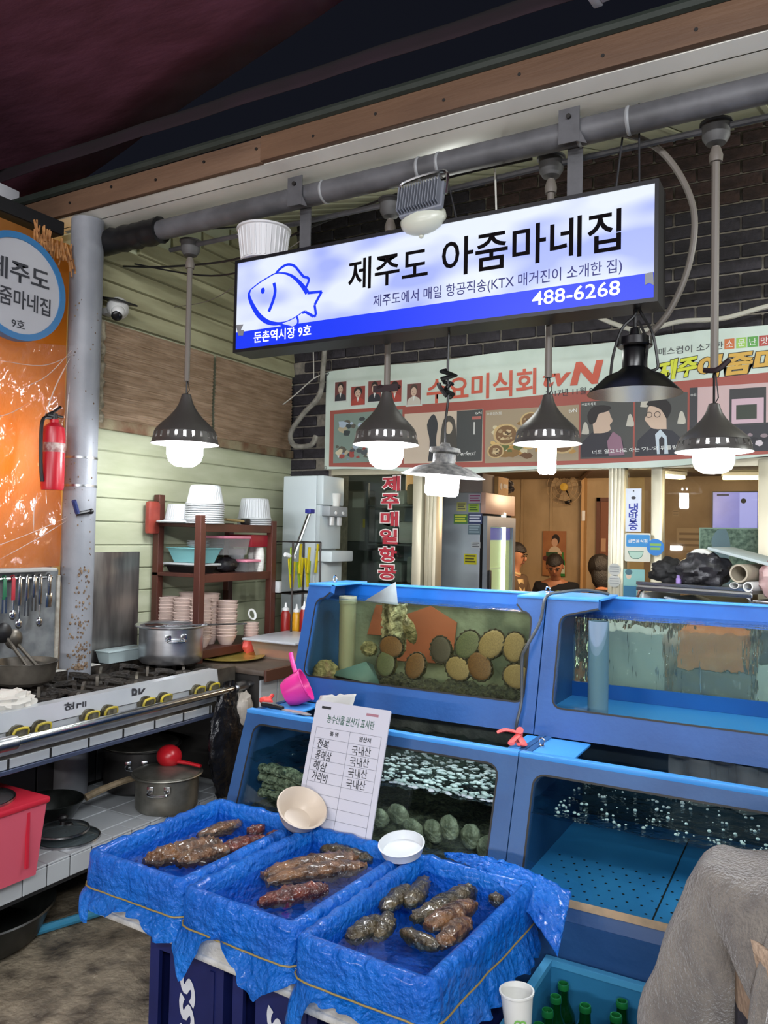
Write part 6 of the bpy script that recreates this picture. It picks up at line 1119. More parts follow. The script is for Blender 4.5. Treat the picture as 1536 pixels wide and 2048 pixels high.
for i in range(10):
    y = 3.60+0.027*i; z = 1.22 + (0.10 if i % 3 == 0 else 0.02); x = -2.60-0.015*(i % 3)
    tag(obj('sachet', MB().box(-0.004, -0.010, 0, 0.004, 0.010, 0.15+0.02*(i % 2), 0.002, Matrix.Translation((x, y, z)) @ Matrix.Rotation(R(10*math.sin(i*2)), 4, 'X')), m_sach[0 if i % 4 else 1 + i % 2]), '%s narrow sachet standing in the wire rack, %s from the stove side' % (('yellow' if i % 4 else ('lime', 'green')[i % 2]), ORD[i]), 'sachet', 'sachets in the wire rack')
tag(obj('white_carton', MB().box(-2.69, 3.55, 1.216, -2.645, 3.58, 1.28, 0.004), m_disp), 'small white carton at the left end of the wire rack', 'box')
sq = thing('squeegee', 'silver squeegee with a blue end standing in the wire rack', 'squeegee', (-2.61, 3.70, 1.4)); obj('handle', MB().tube([(-2.60, 3.62, 1.42), (-2.58, 3.74, 1.67)], 0.011, 8), m_chrome, sq); obj('end', MB().box(-2.60, 3.72, 1.665, -2.56, 3.765, 1.69, 0.004), pm('blue_end', '#2a2f8a', rough=0.4), sq); obj('foot', MB().tube([(-2.615, 3.56, 1.43), (-2.60, 3.63, 1.415)], 0.013, 8), m_white, sq)
tag(obj('tool_pouch', MB().box(-3.02, 2.90, 1.53, -2.985, 2.985, 1.70, 0.016), pm('reddish_brown', '#7a2e26', '#8f4032', 12, rough=0.35)), 'reddish brown plastic holder hanging beside the tall shelf post', 'holder')
# ================================================================ water dispenser
m_wd = pm('dispenser_white', '#c2cdd0', rough=0.35)
wd = thing('water_dispenser', 'tall white water dispenser in the corner behind the shelf', 'dispenser', (-2.72, 3.98, 0.90)); WX0, WX1, WY0, WY1 = -2.868, -2.575, 3.87, 4.10
obj('body', MB().box(WX0, WY0, 0.901, WX1-0.05, WY1, 1.895, 0.008).box(WX1-0.05, WY0, 1.72, WX1, WY1, 1.895, 0.008).box(WX1-0.05, WY0, 1.46, WX1-0.02, WY1, 1.72, 0.004), m_wd, wd)
obj('tap_panel', MB().box(WX1-0.03, WY0+0.02, 1.655, WX1+0.035, WY1-0.01, 1.715, 0.006), pm('dispenser_grey', '#9aa0a4', rough=0.4), wd)
for y in (3.95, 4.03): obj('tap', MB().box(WX1+0.005, y-0.018, 1.60, WX1+0.02, y+0.018, 1.652, 0.004).tube([(WX1+0.036, y, 1.675), (WX1+0.042, y, 1.675)], 0.010, 10), m_white, wd)
obj('drip_tray', MB().box(WX1-0.05, WY0-0.01, 1.385, WX1+0.075, WY1, 1.45, 0.008), m_wd, wd); obj('lower_front', MB().box(WX1-0.05, WY0, 0.901, WX1-0.005, WY1, 1.385, 0.006), m_wd, wd)
tag(obj('paper_cup', MB().lathe([(0, 0), (0.022, 0), (0.032, 0.075), (0.034, 0.078), (0.029, 0.078), (0.02, 0.004), (0, 0.004)], (-2.57, 4.0, 1.716), 24), m_cup), 'paper cup standing on the tap panel of the water dispenser', 'cup')
# ================================================================ under the stove
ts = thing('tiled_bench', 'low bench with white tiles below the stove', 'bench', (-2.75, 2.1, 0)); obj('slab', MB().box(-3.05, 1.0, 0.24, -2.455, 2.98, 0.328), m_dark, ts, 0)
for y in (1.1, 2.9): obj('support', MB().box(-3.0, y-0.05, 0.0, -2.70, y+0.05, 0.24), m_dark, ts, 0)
for i in range(19): obj('tile', MB().box(-2.535, 1.04+0.1*i, 0.3275, -2.450, 1.136+0.1*i, 0.336, 0.002, seg=1), m_tile, ts, 0)
for i in range(10):
    for j in range(3): obj('tile', MB().box(-2.705-0.168*j+0.003, 1.04+0.2*i, 0.3275, -2.54-0.168*j, 1.236+0.2*i, 0.336, 0.002, seg=1), m_tile, ts, 0)
for i in range(19): obj('tile', MB().box(-2.4555, 1.04+0.1*i, 0.255, -2.449, 1.136+0.1*i, 0.3265, 0.002, seg=1), m_tile, ts, 0)
m_gt = pm('grey_wall_tile', '#4a4a4c', '#58585a', 4, rough=0.5)
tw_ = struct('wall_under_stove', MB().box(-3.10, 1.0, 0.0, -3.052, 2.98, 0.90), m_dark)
for i in range(6):
    for j in range(3): struct('tile', MB().box(-3.053, 1.02+0.33*i, 0.345+0.19*j, -3.045, 1.342+0.33*i, 0.530+0.19*j, 0.002, seg=1), m_gt, tw_, 0)
lp_ = pot('dull steel pot with a flat lid and red ladle on the low bench', -2.52, 2.60, 0.337, 0.135, 0.150, m_al2, lid=True, hang=(-60, 120))
rl = thing('red_ladle', 'red plastic water ladle lying on the lid of the steel pot', 'ladle', (-2.50, 2.58, 0.51)); m_rl = pm('ladle_red', '#b51a24', rough=0.3)
obj('bowl', MB().ball((0, 0, 0), (0.056, 0.056, 0.05), 24, 14, Matrix.Translation((-2.545, 2.635, 0.545)) @ Matrix.Rotation(R(-15), 4, 'X')), m_rl, rl); obj('handle', MB().tube(spline([(-2.52, 2.63, 0.530), (-2.46, 2.66, 0.522), (-2.40, 2.68, 0.512)], 4), [0.014]*4+[0.012]*5, 8, flatn=0.6), m_rl, rl)
pot('large dim pot with a lid behind the red ladle on the low bench', -2.83, 2.74, 0.337, 0.165, 0.20, pm('dark_pot', '#3c3b3a', '#4a4948', 9, rough=0.4, metal=0.7), lid=True, hang=(-50, 130))
wp = thing('wok', 'dark frying pan with a wooden handle on the low bench', 'pan', (-2.80, 2.22, 0.337)); obj('body', MB().lathe([(0, 0.0), (0.075, 0.0), (0.09, 0.01), (0.125, 0.07), (0.133, 0.085), (0.130, 0.088), (0.12, 0.075), (0.085, 0.016), (0, 0.008)], (-2.80, 2.22, 0.337), 36), pm('wok_dark', '#1c201e', '#2a2e2c', 20, rough=0.3, metal=0.5), wp); obj('handle', MB().tube(spline([(-2.72, 2.33, 0.415), (-2.70, 2.40, 0.435), (-2.66, 2.50, 0.455), (-2.64, 2.56, 0.45)], 5), [0.016]*6+[0.014]*6+[0.011]*4, 8), pm('old_wood', '#6a5c46', '#8a7a60', 30, rough=0.7), wp)
m_lidg = glassy('glass_lid', '#c9d2d4', 0.05, 1.5, kd=0.15, dc='#8d9698', boost=1.2)
def glid(label, x, y, z, r):
    t = thing('glass_lid', label, 'lid', (x, y, z)); obj('glass', MB().lathe([(0, 0.026), (r*0.4, 0.022), (r*0.8, 0.012), (r*0.98, 0.003), (r*0.98, 0.0), (r*0.78, 0.009), (r*0.4, 0.019), (0, 0.023)], (x, y, z), 40), m_lidg, t); obj('rim', MB().lathe([(r*0.97, 0.0), (r*1.01, 0.0), (r*1.01, 0.008), (r*0.97, 0.008)], (x, y, z), 40, close=True), m_steel, t); obj('knob', MB().lathe([(0, 0.062), (0.014, 0.06), (0.02, 0.052), (0.018, 0.044), (0.009, 0.036), (0.012, 0.024), (0, 0.024)], (x, y, z), 20), m_black, t)
glid('glass lid lowest of the pile on the tiles beside the red box', -2.585, 2.135, 0.3365, 0.120); glid('smaller glass lid with black knob on top of the tile bench pile', -2.60, 2.12, 0.368, 0.10)
rx = thing('red_box', 'red plastic storage bin standing on the tiled bench at the left edge', 'bin', (-2.57, 1.6, 0.337)); m_rb = pm('bin_red', '#c4283c', rough=0.35)
obj('bin', MB().frustum(-2.76, 1.25, -2.385, 1.875, 0.337, 0.585, 0.02), pm('bin_pink', '#cf5a6c', rough=0.4), rx, 0); obj('lid', MB().box(-2.77, 1.24, 0.585, -2.375, 1.885, 0.608, 0.008), m_rb, rx); obj('ridge', MB().box(-2.394, 1.80, 0.38, -2.385, 1.81, 0.57), m_rb, rx, 0); obj('ridge', MB().box(-2.394, 1.3, 0.38, -2.385, 1.31, 0.57), m_rb, rx, 0)
glid('glass lid with a chrome ringed knob lying on the red bin', -2.54, 1.71, 0.609, 0.125)
tag(obj('basin', MB().lathe([(0, 0), (0.20, 0), (0.23, 0.02), (0.275, 0.125), (0.285, 0.13), (0.28, 0.135), (0.268, 0.128), (0.22, 0.026), (0, 0.01)], (-2.75, 1.86, 0.012), 48), pm('black_basin', '#181a18', '#242624', 12, rough=0.4)), 'wide black basin on the wet floor under the tiled bench', 'basin')
tag(obj('blue_hose', MB().tube(spline([(-2.9, 1.35, 0.03), (-2.66, 1.83, 0.03), (-2.52, 2.2, 0.03), (-2.42, 2.45, 0.03), (-2.2, 2.6, 0.03)], 8), 0.017, 10), pm('hose_blue', '#3a86a8', rough=0.35)), 'light blue water hose lying across the wet floor', 'hose')
tag(obj('rubbish_bag', MB().grid(lambda u, v: (-2.395+0.035*math.cos(6.283*u)*(0.25+math.sin(math.pi*min(1, v*0.9+.1)))+0.012*nz((u*9, v*7, 1), 2), 2.85+0.11*math.sin(6.283*u)*(0.2+0.9*math.sin(math.pi*min(1, 0.1+0.85*v)))+0.012*nz((u*9, v*7, 4), 2), 0.34+0.52*v), 48, 26, wrap=True), pm('bag_black_shiny', '#0c0c0e', '#1c1c20', 16, rough=0.25, bump=0.6, bsc=22)), 'black rubbish bag hanging at the end of the stove rail', 'bag')
tag(obj('white_rag', MB().ball((-2.37, 2.93, 0.72), (0.04, 0.05, 0.08), 18, 12, fn=lambda v: 1+0.35*nz(v, 3)), pm('rag', '#b5aea4', '#8f8678', 12, rough=0.9)), 'stained white rag hanging above the black rubbish bag', 'rag')
tag(obj('ring_lid', MB().lathe([(0.022, 0), (0.032, 0.003), (0.032, 0.008), (0.022, 0.006)], (0, 0, 0), 20, Matrix.Translation((-2.70, 3.385, 1.105)) @ Matrix.Rotation(R(70), 4, 'Y'), close=True), m_white), 'white ring lid propped on the small bowl pile', 'lid')
# ================================================================ shop front: lettering, stickers
m_lr = pm('window_red', '#b02838', rough=0.5); m_lw = pm('window_white', '#e6e2dc', rough=0.5)
GW = FY(4.214)
for i, ch in enumerate('제주매일항공'):
    z1 = 1.912-0.1085*i; dx = -0.003*i
    text(ch, -2.372+dx-0.006, z1-0.098, -2.248+dx+0.006, z1+0.004, GW, m_lw, w1, 0.075, n=0.001); text(ch, -2.372+dx, z1-0.092, -2.248+dx, z1-0.002, GW, m_lr, w1, 0.035, n=0.002)
hs = thing('hanging_sign', 'narrow white sign with blue lettering hanging beside the sliding door', 'sign', (-0.848, 4.13, 1.59)); HM = FY(4.135)
obj('board', MB().prism(rect(-0.888, 1.592, -0.810, 1.812), 0, 0.004, HM), pm('sign_pale', '#c9d2e0', rough=0.4), hs, 0); obj('print', MB().prism(circ(-0.849, 1.765, 0.012, 12, 0.008), 0.004, 0.0046, HM).prism(circ(-0.849, 1.80, 0.004, 8), 0.004, 0.0046, HM), DK, hs, 0, kind='stuff')
BL = flat('#20349a')
for i, ch in enumerate('냉방중'): text(ch, -0.872, 1.685-0.043*i, -0.826, 1.735-0.046*i+0.003, HM, BL, hs, 0.02, n=0.005)
st1 = thing('window_sticker', 'white notice with blue header and a bowl drawing on the narrow window', 'sticker', (-0.82, 4.13, 1.44)); SM = FY(4.13)
obj('card', MB().prism(rrect(-0.89, 1.44, -0.762, 1.585, 0.008, 3), 0, 0.002, SM), pm('card_cream', '#cfd0c2', rough=0.5), st1, 0); obj('header', MB().prism(rrect(-0.882, 1.515, -0.766, 1.577, 0.006, 3), 0.002, 0.003, SM), flat('#2f86c4'), st1, 0)
text('금연음식점', -0.872, 1.535, -0.778, 1.555, SM, LW, st1, 0.02, n=0.004)
obj('bowl_drawing', MB().prism([(-0.872, 1.492), (-0.795, 1.492), (-0.805, 1.466), (-0.82, 1.455), (-0.848, 1.455), (-0.862, 1.466)], 0.002, 0.0026, SM), flat('#a9c9bb'), st1, 0)
ol = MB(); ol.stroke([(-0.872, 1.492), (-0.862, 1.466), (-0.848, 1.455), (-0.82, 1.455), (-0.805, 1.466), (-0.795, 1.492), (-0.872, 1.492)], 0.003, 0.003, SM); obj('bowl_outline', ol, flat('#2f6a58'), st1, 0)
st2 = thing('round_sticker', 'round blue sticker with green text bars on the window stile', 'sticker', (-0.735, 4.13, 1.475)); obj('disc', MB().prism(circ(-0.738, 1.515, 0.042, 28), 0.003, 0.006, SM), flat('#2a7ac6'), st2, 0)
obj('text_bar', MB().prism(rect(-0.765, 1.522, -0.711, 1.534), 0.006, 0.0066, SM), flat('#7fae4e'), st2, 0); obj('text_bar', MB().prism(rect(-0.762, 1.502, -0.714, 1.514), 0.006, 0.0066, SM), flat('#7fae4e'), st2, 0)
st3 = thing('poster', 'pale teal poster of a cook low on the narrow window', 'poster', (-0.84, 4.13, 1.25)); obj('sheet', MB().prism(rect(-0.895, 1.25, -0.79, 1.40), 0, 0.002, SM), flat('#7fb3b0'), st3, 0)
obj('print', MB().prism(circ(-0.868, 1.385, 0.018, 16, 0.015), 0.002, 0.003, SM), flat('#3f6470'), st3, 0); obj('print', MB().prism(circ(-0.868, 1.365, 0.013, 14, 0.016), 0.002, 0.0028, SM), flat('#c9b4a0'), st3, 0); obj('print', MB().prism(rect(-0.893, 1.255, -0.83, 1.315), 0.002, 0.0028, SM), flat('#2f6f94'), st3, 0)
for z, lab in ((1.395, 'upper round pale sticker on the door jamb'), (1.335, 'lower round pale sticker on the door jamb')):
    t = thing('round_sticker', lab, 'sticker', (-0.94, 4.14, z-0.03)); obj('disc', MB().prism(circ(-0.943, z, 0.032, 22), 0, 0.002, FY(4.141)), flat('#b5b8b4'), t, 0)
    for k in range(3): obj('text_bar', MB().prism(rect(-0.966, z+0.011-0.012*k, -0.92, z+0.016-0.012*k), 0.002, 0.0026, FY(4.141)), flat('#8a8f90'), t, 0)
tag(obj('door_lock', MB().cyl((0, 0, 0), 0.009, 0.012, 12, FY(4.15) @ Matrix.Translation((-0.938, 1.255, 0))), m_chrome), 'small chrome lock on the sliding door jamb', 'lock')
# ---------------- steel rack with clutter in front of the right window
rk2 = thing('steel_rack', 'chrome framed rack heaped with bags and paper rolls before the window', 'rack', (-0.48, 3.55, 0.0))
mR = frame((-0.715, 3.60, 0.0), (0.44, -0.16, 0), (0, 0, 1)); Lr = 0.50
fr = MB()
for dz, dn in ((0.0, 0.0), (0.0, -0.34)):
    fr.tube([mR @ Vector(p) for p in [(0.0, 0.02, dn)] + [(0.0, 1.30, dn), (0.008, 1.325, dn), (0.03, 1.335, dn), (Lr-0.03, 1.335, dn), (Lr-0.008, 1.325, dn), (Lr, 1.30, dn)] + [(Lr, 0.02, dn)]], 0.009, 8)
obj('frame', fr, m_chrome, rk2)
obj('top_shelf', MB().box(0, 1.343, -0.34, Lr, 1.358, 0.008, 0.002, mR), pm('rack_shelf', '#a8aaa8', rough=0.3, metal=0.6), rk2, 0); obj('shelf_edge', MB().box(-0.005, 1.352, 0.004, Lr+0.005, 1.368, 0.012, 0.002, mR).box(-0.005, 1.328, 0.004, Lr+0.005, 1.344, 0.010, 0.002, mR), m_chrome, rk2, 0)
obj('lower_shelf', MB().box(0.01, 1.215, -0.34, Lr-0.01, 1.225, -0.01, 0.002, mR), m_steel, rk2, 0); obj('side_panel', MB().box(0.01, 1.22, -0.33, 0.02, 1.32, -0.01, 0, mR), m_white, rk2, 0)
def at2(u, v, n): return mR @ Vector((u, v, n))
def bagm(name, label, c, r, amp, seed, mat, fr_=2.6): return tag(obj(name, MB().ball((0, 0, 0), r, 44, 28, Matrix.Translation(c) @ Matrix.Rotation(R(-20), 4, 'Z'), fn=lambda v: 1+amp*nz(v+Vector((seed, 0, 0)), fr_)+0.05*abs(math.sin(math.atan2(v.z, v.x)*7+seed))*(1-v.y*v.y)), mat), label, 'bag')
m_bagc = pm('black_cloth', '#101012', '#17171a', 12, rough=0.7); m_bagn = pm('black_nylon', '#1c1c20', '#2c2c31', 14, rough=0.4, bump=0.3, bsc=40)
bagm('cloth_bag', 'crumpled black cloth bag on the left of the rack top', at2(0.10, 1.412, -0.10), (0.09, 0.06, 0.050), 0.45, 1, m_bagc)
b2 = bagm('nylon_bag', 'big gathered black nylon bag on the middle of the rack top', at2(0.275, 1.428, -0.06), (0.105, 0.085, 0.072), 0.3, 5, m_bagn)
tr2 = thing('toilet_roll', 'white toilet paper roll standing on edge behind the black bags', 'paper roll', at2(0.165, 1.36, -0.27)); Mt = Matrix.Translation(at2(0.168, 1.462, -0.25)) @ Matrix.Rotation(R(90), 4, 'X') @ Matrix.Rotation(R(0), 4, 'Y')
obj('paper', MB().lathe([(0.018, 0), (0.055, 0), (0.056, 0.003), (0.056, 0.09), (0.055, 0.093), (0.018, 0.093)], (0, 0, 0), 40, Mt, close=True), pm('tissue_roll', '#dcdcd6', rough=0.9), tr2); obj('core', MB().lathe([(0.0, 0.004), (0.019, 0.004), (0.019, 0.09), (0, 0.09)], (0, 0, 0), 20, Mt), pm('core_yellowish', '#c2c096', rough=0.8), tr2)
tag(obj('cloth_pile', MB().ball(at2(0.14, 1.382, -0.20), (0.10, 0.07, 0.026), 24, 12, fn=lambda v: 1+0.3*nz(v, 3)), pm('pile_grey', '#b9bcb8', '#8f9492', 9, rough=0.8)), 'pale grey folded cloth under the toilet roll', 'cloth')
tag(obj('paper_sheets', MB().box(0.30, 1.475, -0.25, 0.66, 1.487, -0.02, 0.002, mR @ Matrix.Translation((0.48, 1.48, 0)) @ Matrix.Rotation(R(-13), 4, 'Z') @ Matrix.Translation((-0.48, -1.48, 0))), pm('paper_grey_green', '#a9b5b5', rough=0.7)), 'flat grey-green paper bundle slanting over the big nylon bag', 'paper')
def roll(label, u, v, r, L2, mat, wall=0.006, ell=1.0):
    M = mR @ Matrix.Translation((u, v, 0.02)) @ Matrix.Rotation(R(0), 4, 'X'); t = tag(obj('paper_roll', MB().lathe([(r, 0), (r, -L2), (r-wall, -L2), (r-wall, 0)], (0, 0, 0), 28, M, close=True, sx=1.0, sy=ell), mat), label, 'paper roll'); return t
m_kraft = pm('kraft_tube', '#a39a88', rough=0.7); m_prw = pm('paper_white', '#d0d2d0', rough=0.7)
roll('wide brown cardboard tube on the right of the rack', 0.455, 1.425, 0.037, 0.28, m_kraft, 0.007); roll('small white paper roll under the wide tube, left one', 0.437, 1.376, 0.019, 0.26, m_prw, 0.003, 0.7); roll('small white paper roll under the wide tube, right one', 0.492, 1.374, 0.020, 0.26, m_prw, 0.005)
roll('loose paper roll on the left end of the lower rack shelf', 0.07, 1.268, 0.020, 0.25, m_prw, 0.002); roll('second loose paper roll curled beside the first on the lower rack shelf', 0.098, 1.255, 0.018, 0.24, m_prw, 0.002)
tag(obj('paper_sheet', MB().grid(lambda u, v: tuple(at2(0.11+0.36*u, 1.285-0.035*math.sin(u*2.2)+0.02*(1-u), -0.02-0.28*v)), 16, 4), pm('paper_bluewhite', '#b5bcc4', rough=0.7), solid=0.004), 'sagging white paper sheet in the lower rack shelf', 'paper')
for i in range(6): tag(obj('folder', MB().box(0.13+0.055*i, 1.2265, -0.30, 0.175+0.055*i, 1.25+0.006*(i % 3), -0.02, 0.003, mR), pm('folder_%d' % (i % 4), ('#4a5a4a', '#8a7a3a', '#2f3a44', '#6a6a64')[i % 4], rough=0.6)), 'dark folded bundle under the sheet in the rack, %s from the left' % ORD[i], 'bundle', 'bundles in the lower rack shelf')
tag(obj('bottle', MB().lathe([(0, 0), (0.012, 0), (0.012, 0.02), (0.009, 0.024), (0.009, 0.034), (0, 0.036)], at2(0.185, 1.369, -0.01), 14), pm('lilac', '#8f78b5', rough=0.4)), 'tiny bottle with a lilac cap between the two black bags', 'bottle')
tag(obj('pink_cloth', MB().ball(at2(0.56, 1.40, -0.06), (0.055, 0.05, 0.075), 24, 14, fn=lambda v: 1+0.35*nz(v, 2.5)), pm('pink_white_cloth', '#c9b4b0', '#8a4a54', 6, rough=0.8)), 'pink and white cloth at the right end of the rack', 'cloth')
tag(obj('rack_board', MB().box(0.5, 1.31, -0.3, 0.72, 1.322, 0.0, 0.002, mR), m_steel), 'steel shelf board right of the rack holding the pink cloth', 'board')
tag(obj('rack_post', MB().box(0.53, 0.0, -0.3, 0.55, 1.309, -0.02, 0.002, mR), m_steel), 'steel post below the board right of the rack', 'post')
pf = thing('framed_picture', 'framed picture of grey-green shrubs standing inside the right window', 'picture', (-0.41, 4.32, 1.30)); obj('picture', MB().prism(rect(-0.552, 1.30, -0.277, 1.614), 0, 0.004, FY(4.33)), pm('shrub_print', '#4a5c56', '#8f9c94', 60, rough=0.5, det=8), pf, 0); obj('frame', MB().ring(rect(-0.558, 1.294, -0.271, 1.620), rect(-0.552, 1.30, -0.277, 1.614), 0, 0.008, FY(4.33)), pm('frame_pale', '#9fb0a8', rough=0.4), pf, 0)
obj('print', MB().prism(sp2([(-0.50, 1.30), (-0.48, 1.45), (-0.50, 1.55), (-0.47, 1.61), (-0.43, 1.61), (-0.41, 1.52), (-0.42, 1.42), (-0.40, 1.30)], 4), 0.004, 0.005, FY(4.33)), flat('#7f8ea6'), pf, 0)
tag(obj('picture_stand', MB().box(-0.56, 4.30, 0.22, -0.27, 4.36, 1.292), m_brownwall), 'brown ledge under the framed picture of shrubs', 'stand')
# ================================================================ inside the shop
ZF = 0.22
fg = thing('display_fridge', 'tall grey display fridge with lit glass door covered in stickers', 'fridge', (-2.25, 5.15, ZF)); m_fgrey = pm('fridge_grey', '#7f8791', '#8f97a0', 3, rough=0.35, metal=0.2); m_fpink = pm('fridge_header', '#c9a596', rough=0.4)
obj('cabinet', MB().box(-2.56, 4.87, ZF, -1.99, 5.44, 1.845, 0.006), m_fgrey, fg); obj('header', MB().box(-1.99, 4.875, 1.705, -1.955, 5.44, 1.845, 0.004), m_fpink, fg)
obj('gap', MB().box(-1.99, 4.875, ZF, -1.978, 5.435, 1.705), m_dark, fg, 0)
FD = FX(-1.975); obj('door', MB().ring(rect(4.885, ZF+0.1, 5.435, 1.69), rect(4.945, ZF+0.2, 5.385, 1.62), 0, 0.03, FD), m_fgrey, fg, 0)
obj('interior', MB().box(-1.976, 4.945, ZF+0.2, -1.972, 5.385, 1.62), pm('fridge_glow', '#c9d4a8', em=0.55, emc='#d8e2b0'), fg, 0)  # glowing panel and shelf boards stand in for the lit inside
obj('lamp_tube', MB().cyl((-1.962, 5.235, ZF+0.25), 0.016, 1.25, 12), pm('fridge_lamp', '#f4fff0', em=5.0, emc='#f2ffe8'), fg)
obj('display_band', MB().box(-1.970, 4.95, 1.53, -1.966, 5.38, 1.615), pm('fridge_band', '#5a62c8', em=0.6), fg, 0)
for z in (0.75, 1.05, 1.33): obj('shelf', MB().box(-1.970, 4.95, z, -1.966, 5.2, z+0.012), pm('fridge_shelf_glow', '#dfe6c8', em=0.4), fg, 0)
obj('glass', MB().box(-1.955, 4.945, ZF+0.2, -1.952, 5.385, 1.62), m_glass, fg, 0); obj('handle', MB().box(-1.945, 4.905, 1.05, -1.925, 4.93, 1.33, 0.004), m_black, fg)
FF = FY(4.87)
for (x0, z0, x1, z1, c, tc) in ((-2.075, 1.775, -1.985, 1.835, '#a8a4b4', '#8f3a6a'), (-2.16, 1.72, -2.09, 1.78, '#a8a860', '#5a5a4a'), (-2.075, 1.715, -2.0, 1.77, '#8fae3c', '#3c5a2a'), (-2.18, 1.635, -2.08, 1.70, '#4a7a3c', '#c9d44a'), (-2.075, 1.635, -1.975, 1.705, '#2f3c66', '#c9d0e0'), (-2.075, 1.565, -1.985, 1.628, '#5f7480', '#8fa4b0'), (-2.05, 1.475, -1.985, 1.515, '#b0b4b8', '#4a4c50'), (-2.10, 1.365, -2.01, 1.435, '#c2bc1e', '#4a4a18')):
    s_ = obj('sticker', MB().prism(rect(x0, z0, x1, z1), 0, 0.002, FF), flat(c), fg, 0); WM[s_.name] = WM[fg.name]
    for k in range(3):
        zz = z0+(z1-z0)*(0.2+0.27*k); obj('text_bar', MB().prism(rect(x0+0.008, zz, x1-0.008-0.01*(k % 2), zz+(z1-z0)*0.14), 0.002, 0.003, FF), flat(tc), s_, 0)
tag(obj('carton', MB().box(-2.36, 4.90, 1.8455, -1.99, 5.12, 1.975, 0.003), pm('carton_grey', '#7a716c', rough=0.8)), 'grey-brown carton lying on top of the fridge', 'carton')
bx = thing('carton', 'tan carton with a dark mark on the front corner of the fridge top', 'carton', (-1.95, 5.22, 1.846)); obj('box', MB().box(-2.12, 5.13, 1.8455, -1.965, 5.33, 1.97, 0.003), pm('carton_tan', '#b08a54', '#bd9660', 8, rough=0.8), bx, 0); obj('print', MB().prism(circ(5.18, 1.905, 0.022, 14), 0, 0.0015, FX(-1.965)).prism(rect(5.22, 1.895, 5.31, 1.925), 0, 0.0015, FX(-1.965)), flat('#4a3626'), bx, 0, kind='stuff')
tag(obj('straw_bundle', MB().ball((-2.03, 5.42, 1.92), (0.07, 0.07, 0.06), 20, 12, fn=lambda v: 1+0.5*nz(v, 5)), pm('bundle_dark', '#33343c', '#6a6258', 40, rough=0.8, bump=0.8, bsc=60)), 'dark tangled bundle behind the tan carton on the fridge', 'bundle')
# store shelf behind the left window
ss = thing('store_shelf', 'dim wire shelf of white bundles behind the lettered window', 'shelf', (-2.5, 4.75, ZF)); m_dshelf = pm('shelf_dim', '#4f5454', rough=0.5, metal=0.4)
for x in (-2.70, -2.30):
    for y in (4.60, 4.83): obj('post', MB().box(x-0.01, y-0.01, ZF, x+0.01, y+0.01, 1.9), m_dshelf, ss, 0)
for z in (0.95, 1.22, 1.48, 1.74): obj('board', MB().box(-2.71, 4.59, z, -2.29, 4.845, z+0.012), m_dshelf, ss, 0)
obj('added_backing', MB().box(-3.05, 4.90, ZF, -2.57, 4.915, 2.1), pm('backing_dark', '#46504e', '#5a6460', 5, rough=0.5), ss, 0)  # added dark sheet that hides the bright room wall behind the window
for i, (x, z, w_, h, c) in enumerate(((-2.52, 1.753, 0.16, 0.10, '#9a9c96'), (-2.38, 1.753, 0.10, 0.14, '#8a7a60'), (-2.60, 1.493, 0.14, 0.16, '#6a7070'), (-2.40, 1.493, 0.17, 0.15, '#a8aaa4'), (-2.55, 1.233, 0.2, 0.14, '#5a6460'), (-2.37, 1.233, 0.1, 0.18, '#7c8480'), (-2.5, 0.963, 0.3, 0.2, '#4a5050'))):
    tag(obj('bundle', MB().box(x-w_/2, 4.64, z, x+w_/2, 4.83, z+h, 0.02), pm('bundle_%d' % i, c, rough=0.7)), ('pale bundle on the top board of the store shelf, left one', 'brown box on the top board of the store shelf', 'grey tub at the left of the second board of the store shelf', 'white bundle at the right of the second board of the store shelf', 'wide dark tub on the third board of the store shelf', 'tall grey jar on the third board of the store shelf', 'long dark crate on the lowest board of the store shelf')[i], 'bundle')
eb = thing('electric_box', 'grey electric box with paper notes left of the lettered window', 'box', (-2.88, 4.8, 1.4)); obj('case', MB().box(-3.05, 4.78, 1.50, -2.80, 4.88, 1.86, 0.006), pm('ebox_grey', '#8a8880', rough=0.5), eb); obj('note', MB().prism(rect(-2.93, 1.74, -2.83, 1.85), 0, 0.002, FY(4.78)), flat('#b9b9b0'), eb, 0); obj('note', MB().prism(rect(-2.84, 1.60, -2.81, 1.66), 0, 0.002, FY(4.78)), flat('#c9b93c'), eb, 0)
tag(obj('box_pedestal', MB().box(-3.05, 4.78, ZF, -2.80, 4.88, 1.498), m_dshelf), 'dim grey cabinet under the electric box behind the window', 'cabinet')
# back wall things
FW = FY(8.40)
po = thing('poster', 'soju advertisement poster of a woman and a green bottle on the back wall', 'poster', (-2.56, 8.39, 1.14)); obj('sheet', MB().prism(rect(-2.69, 1.14, -2.43, 1.63), 0, 0.003, FW), pm('poster_warm', '#b07a4a', '#8a5234', 2, rough=0.5), po, 0)
for nm, P, c, n in (('print', circ(-2.545, 1.535, 0.045, 20, 0.06), '#241a18', 0.004), ('print', circ(-2.555, 1.505, 0.035, 18, 0.045), '#c9a084', 0.005), ('print', [(-2.64, 1.38), (-2.60, 1.45), (-2.55, 1.47), (-2.50, 1.44), (-2.47, 1.38)], '#c9b49a', 0.0045), ('print', rect(-2.65, 1.30, -2.52, 1.40), '#2a4a2a', 0.006), ('print', circ(-2.655, 1.33, 0.03, 14), '#5a2420', 0.0065),
    ('print', [(-2.492, 1.14), (-2.438, 1.14), (-2.438, 1.30), (-2.455, 1.34), (-2.457, 1.40), (-2.473, 1.40), (-2.475, 1.34), (-2.492, 1.30)], '#2a7a34', 0.007), ('print', rect(-2.490, 1.17, -2.440, 1.26), '#c9d4c0', 0.0078)): obj(nm, MB().prism(P, n-0.0008, n, FW), flat(c), po, 0)
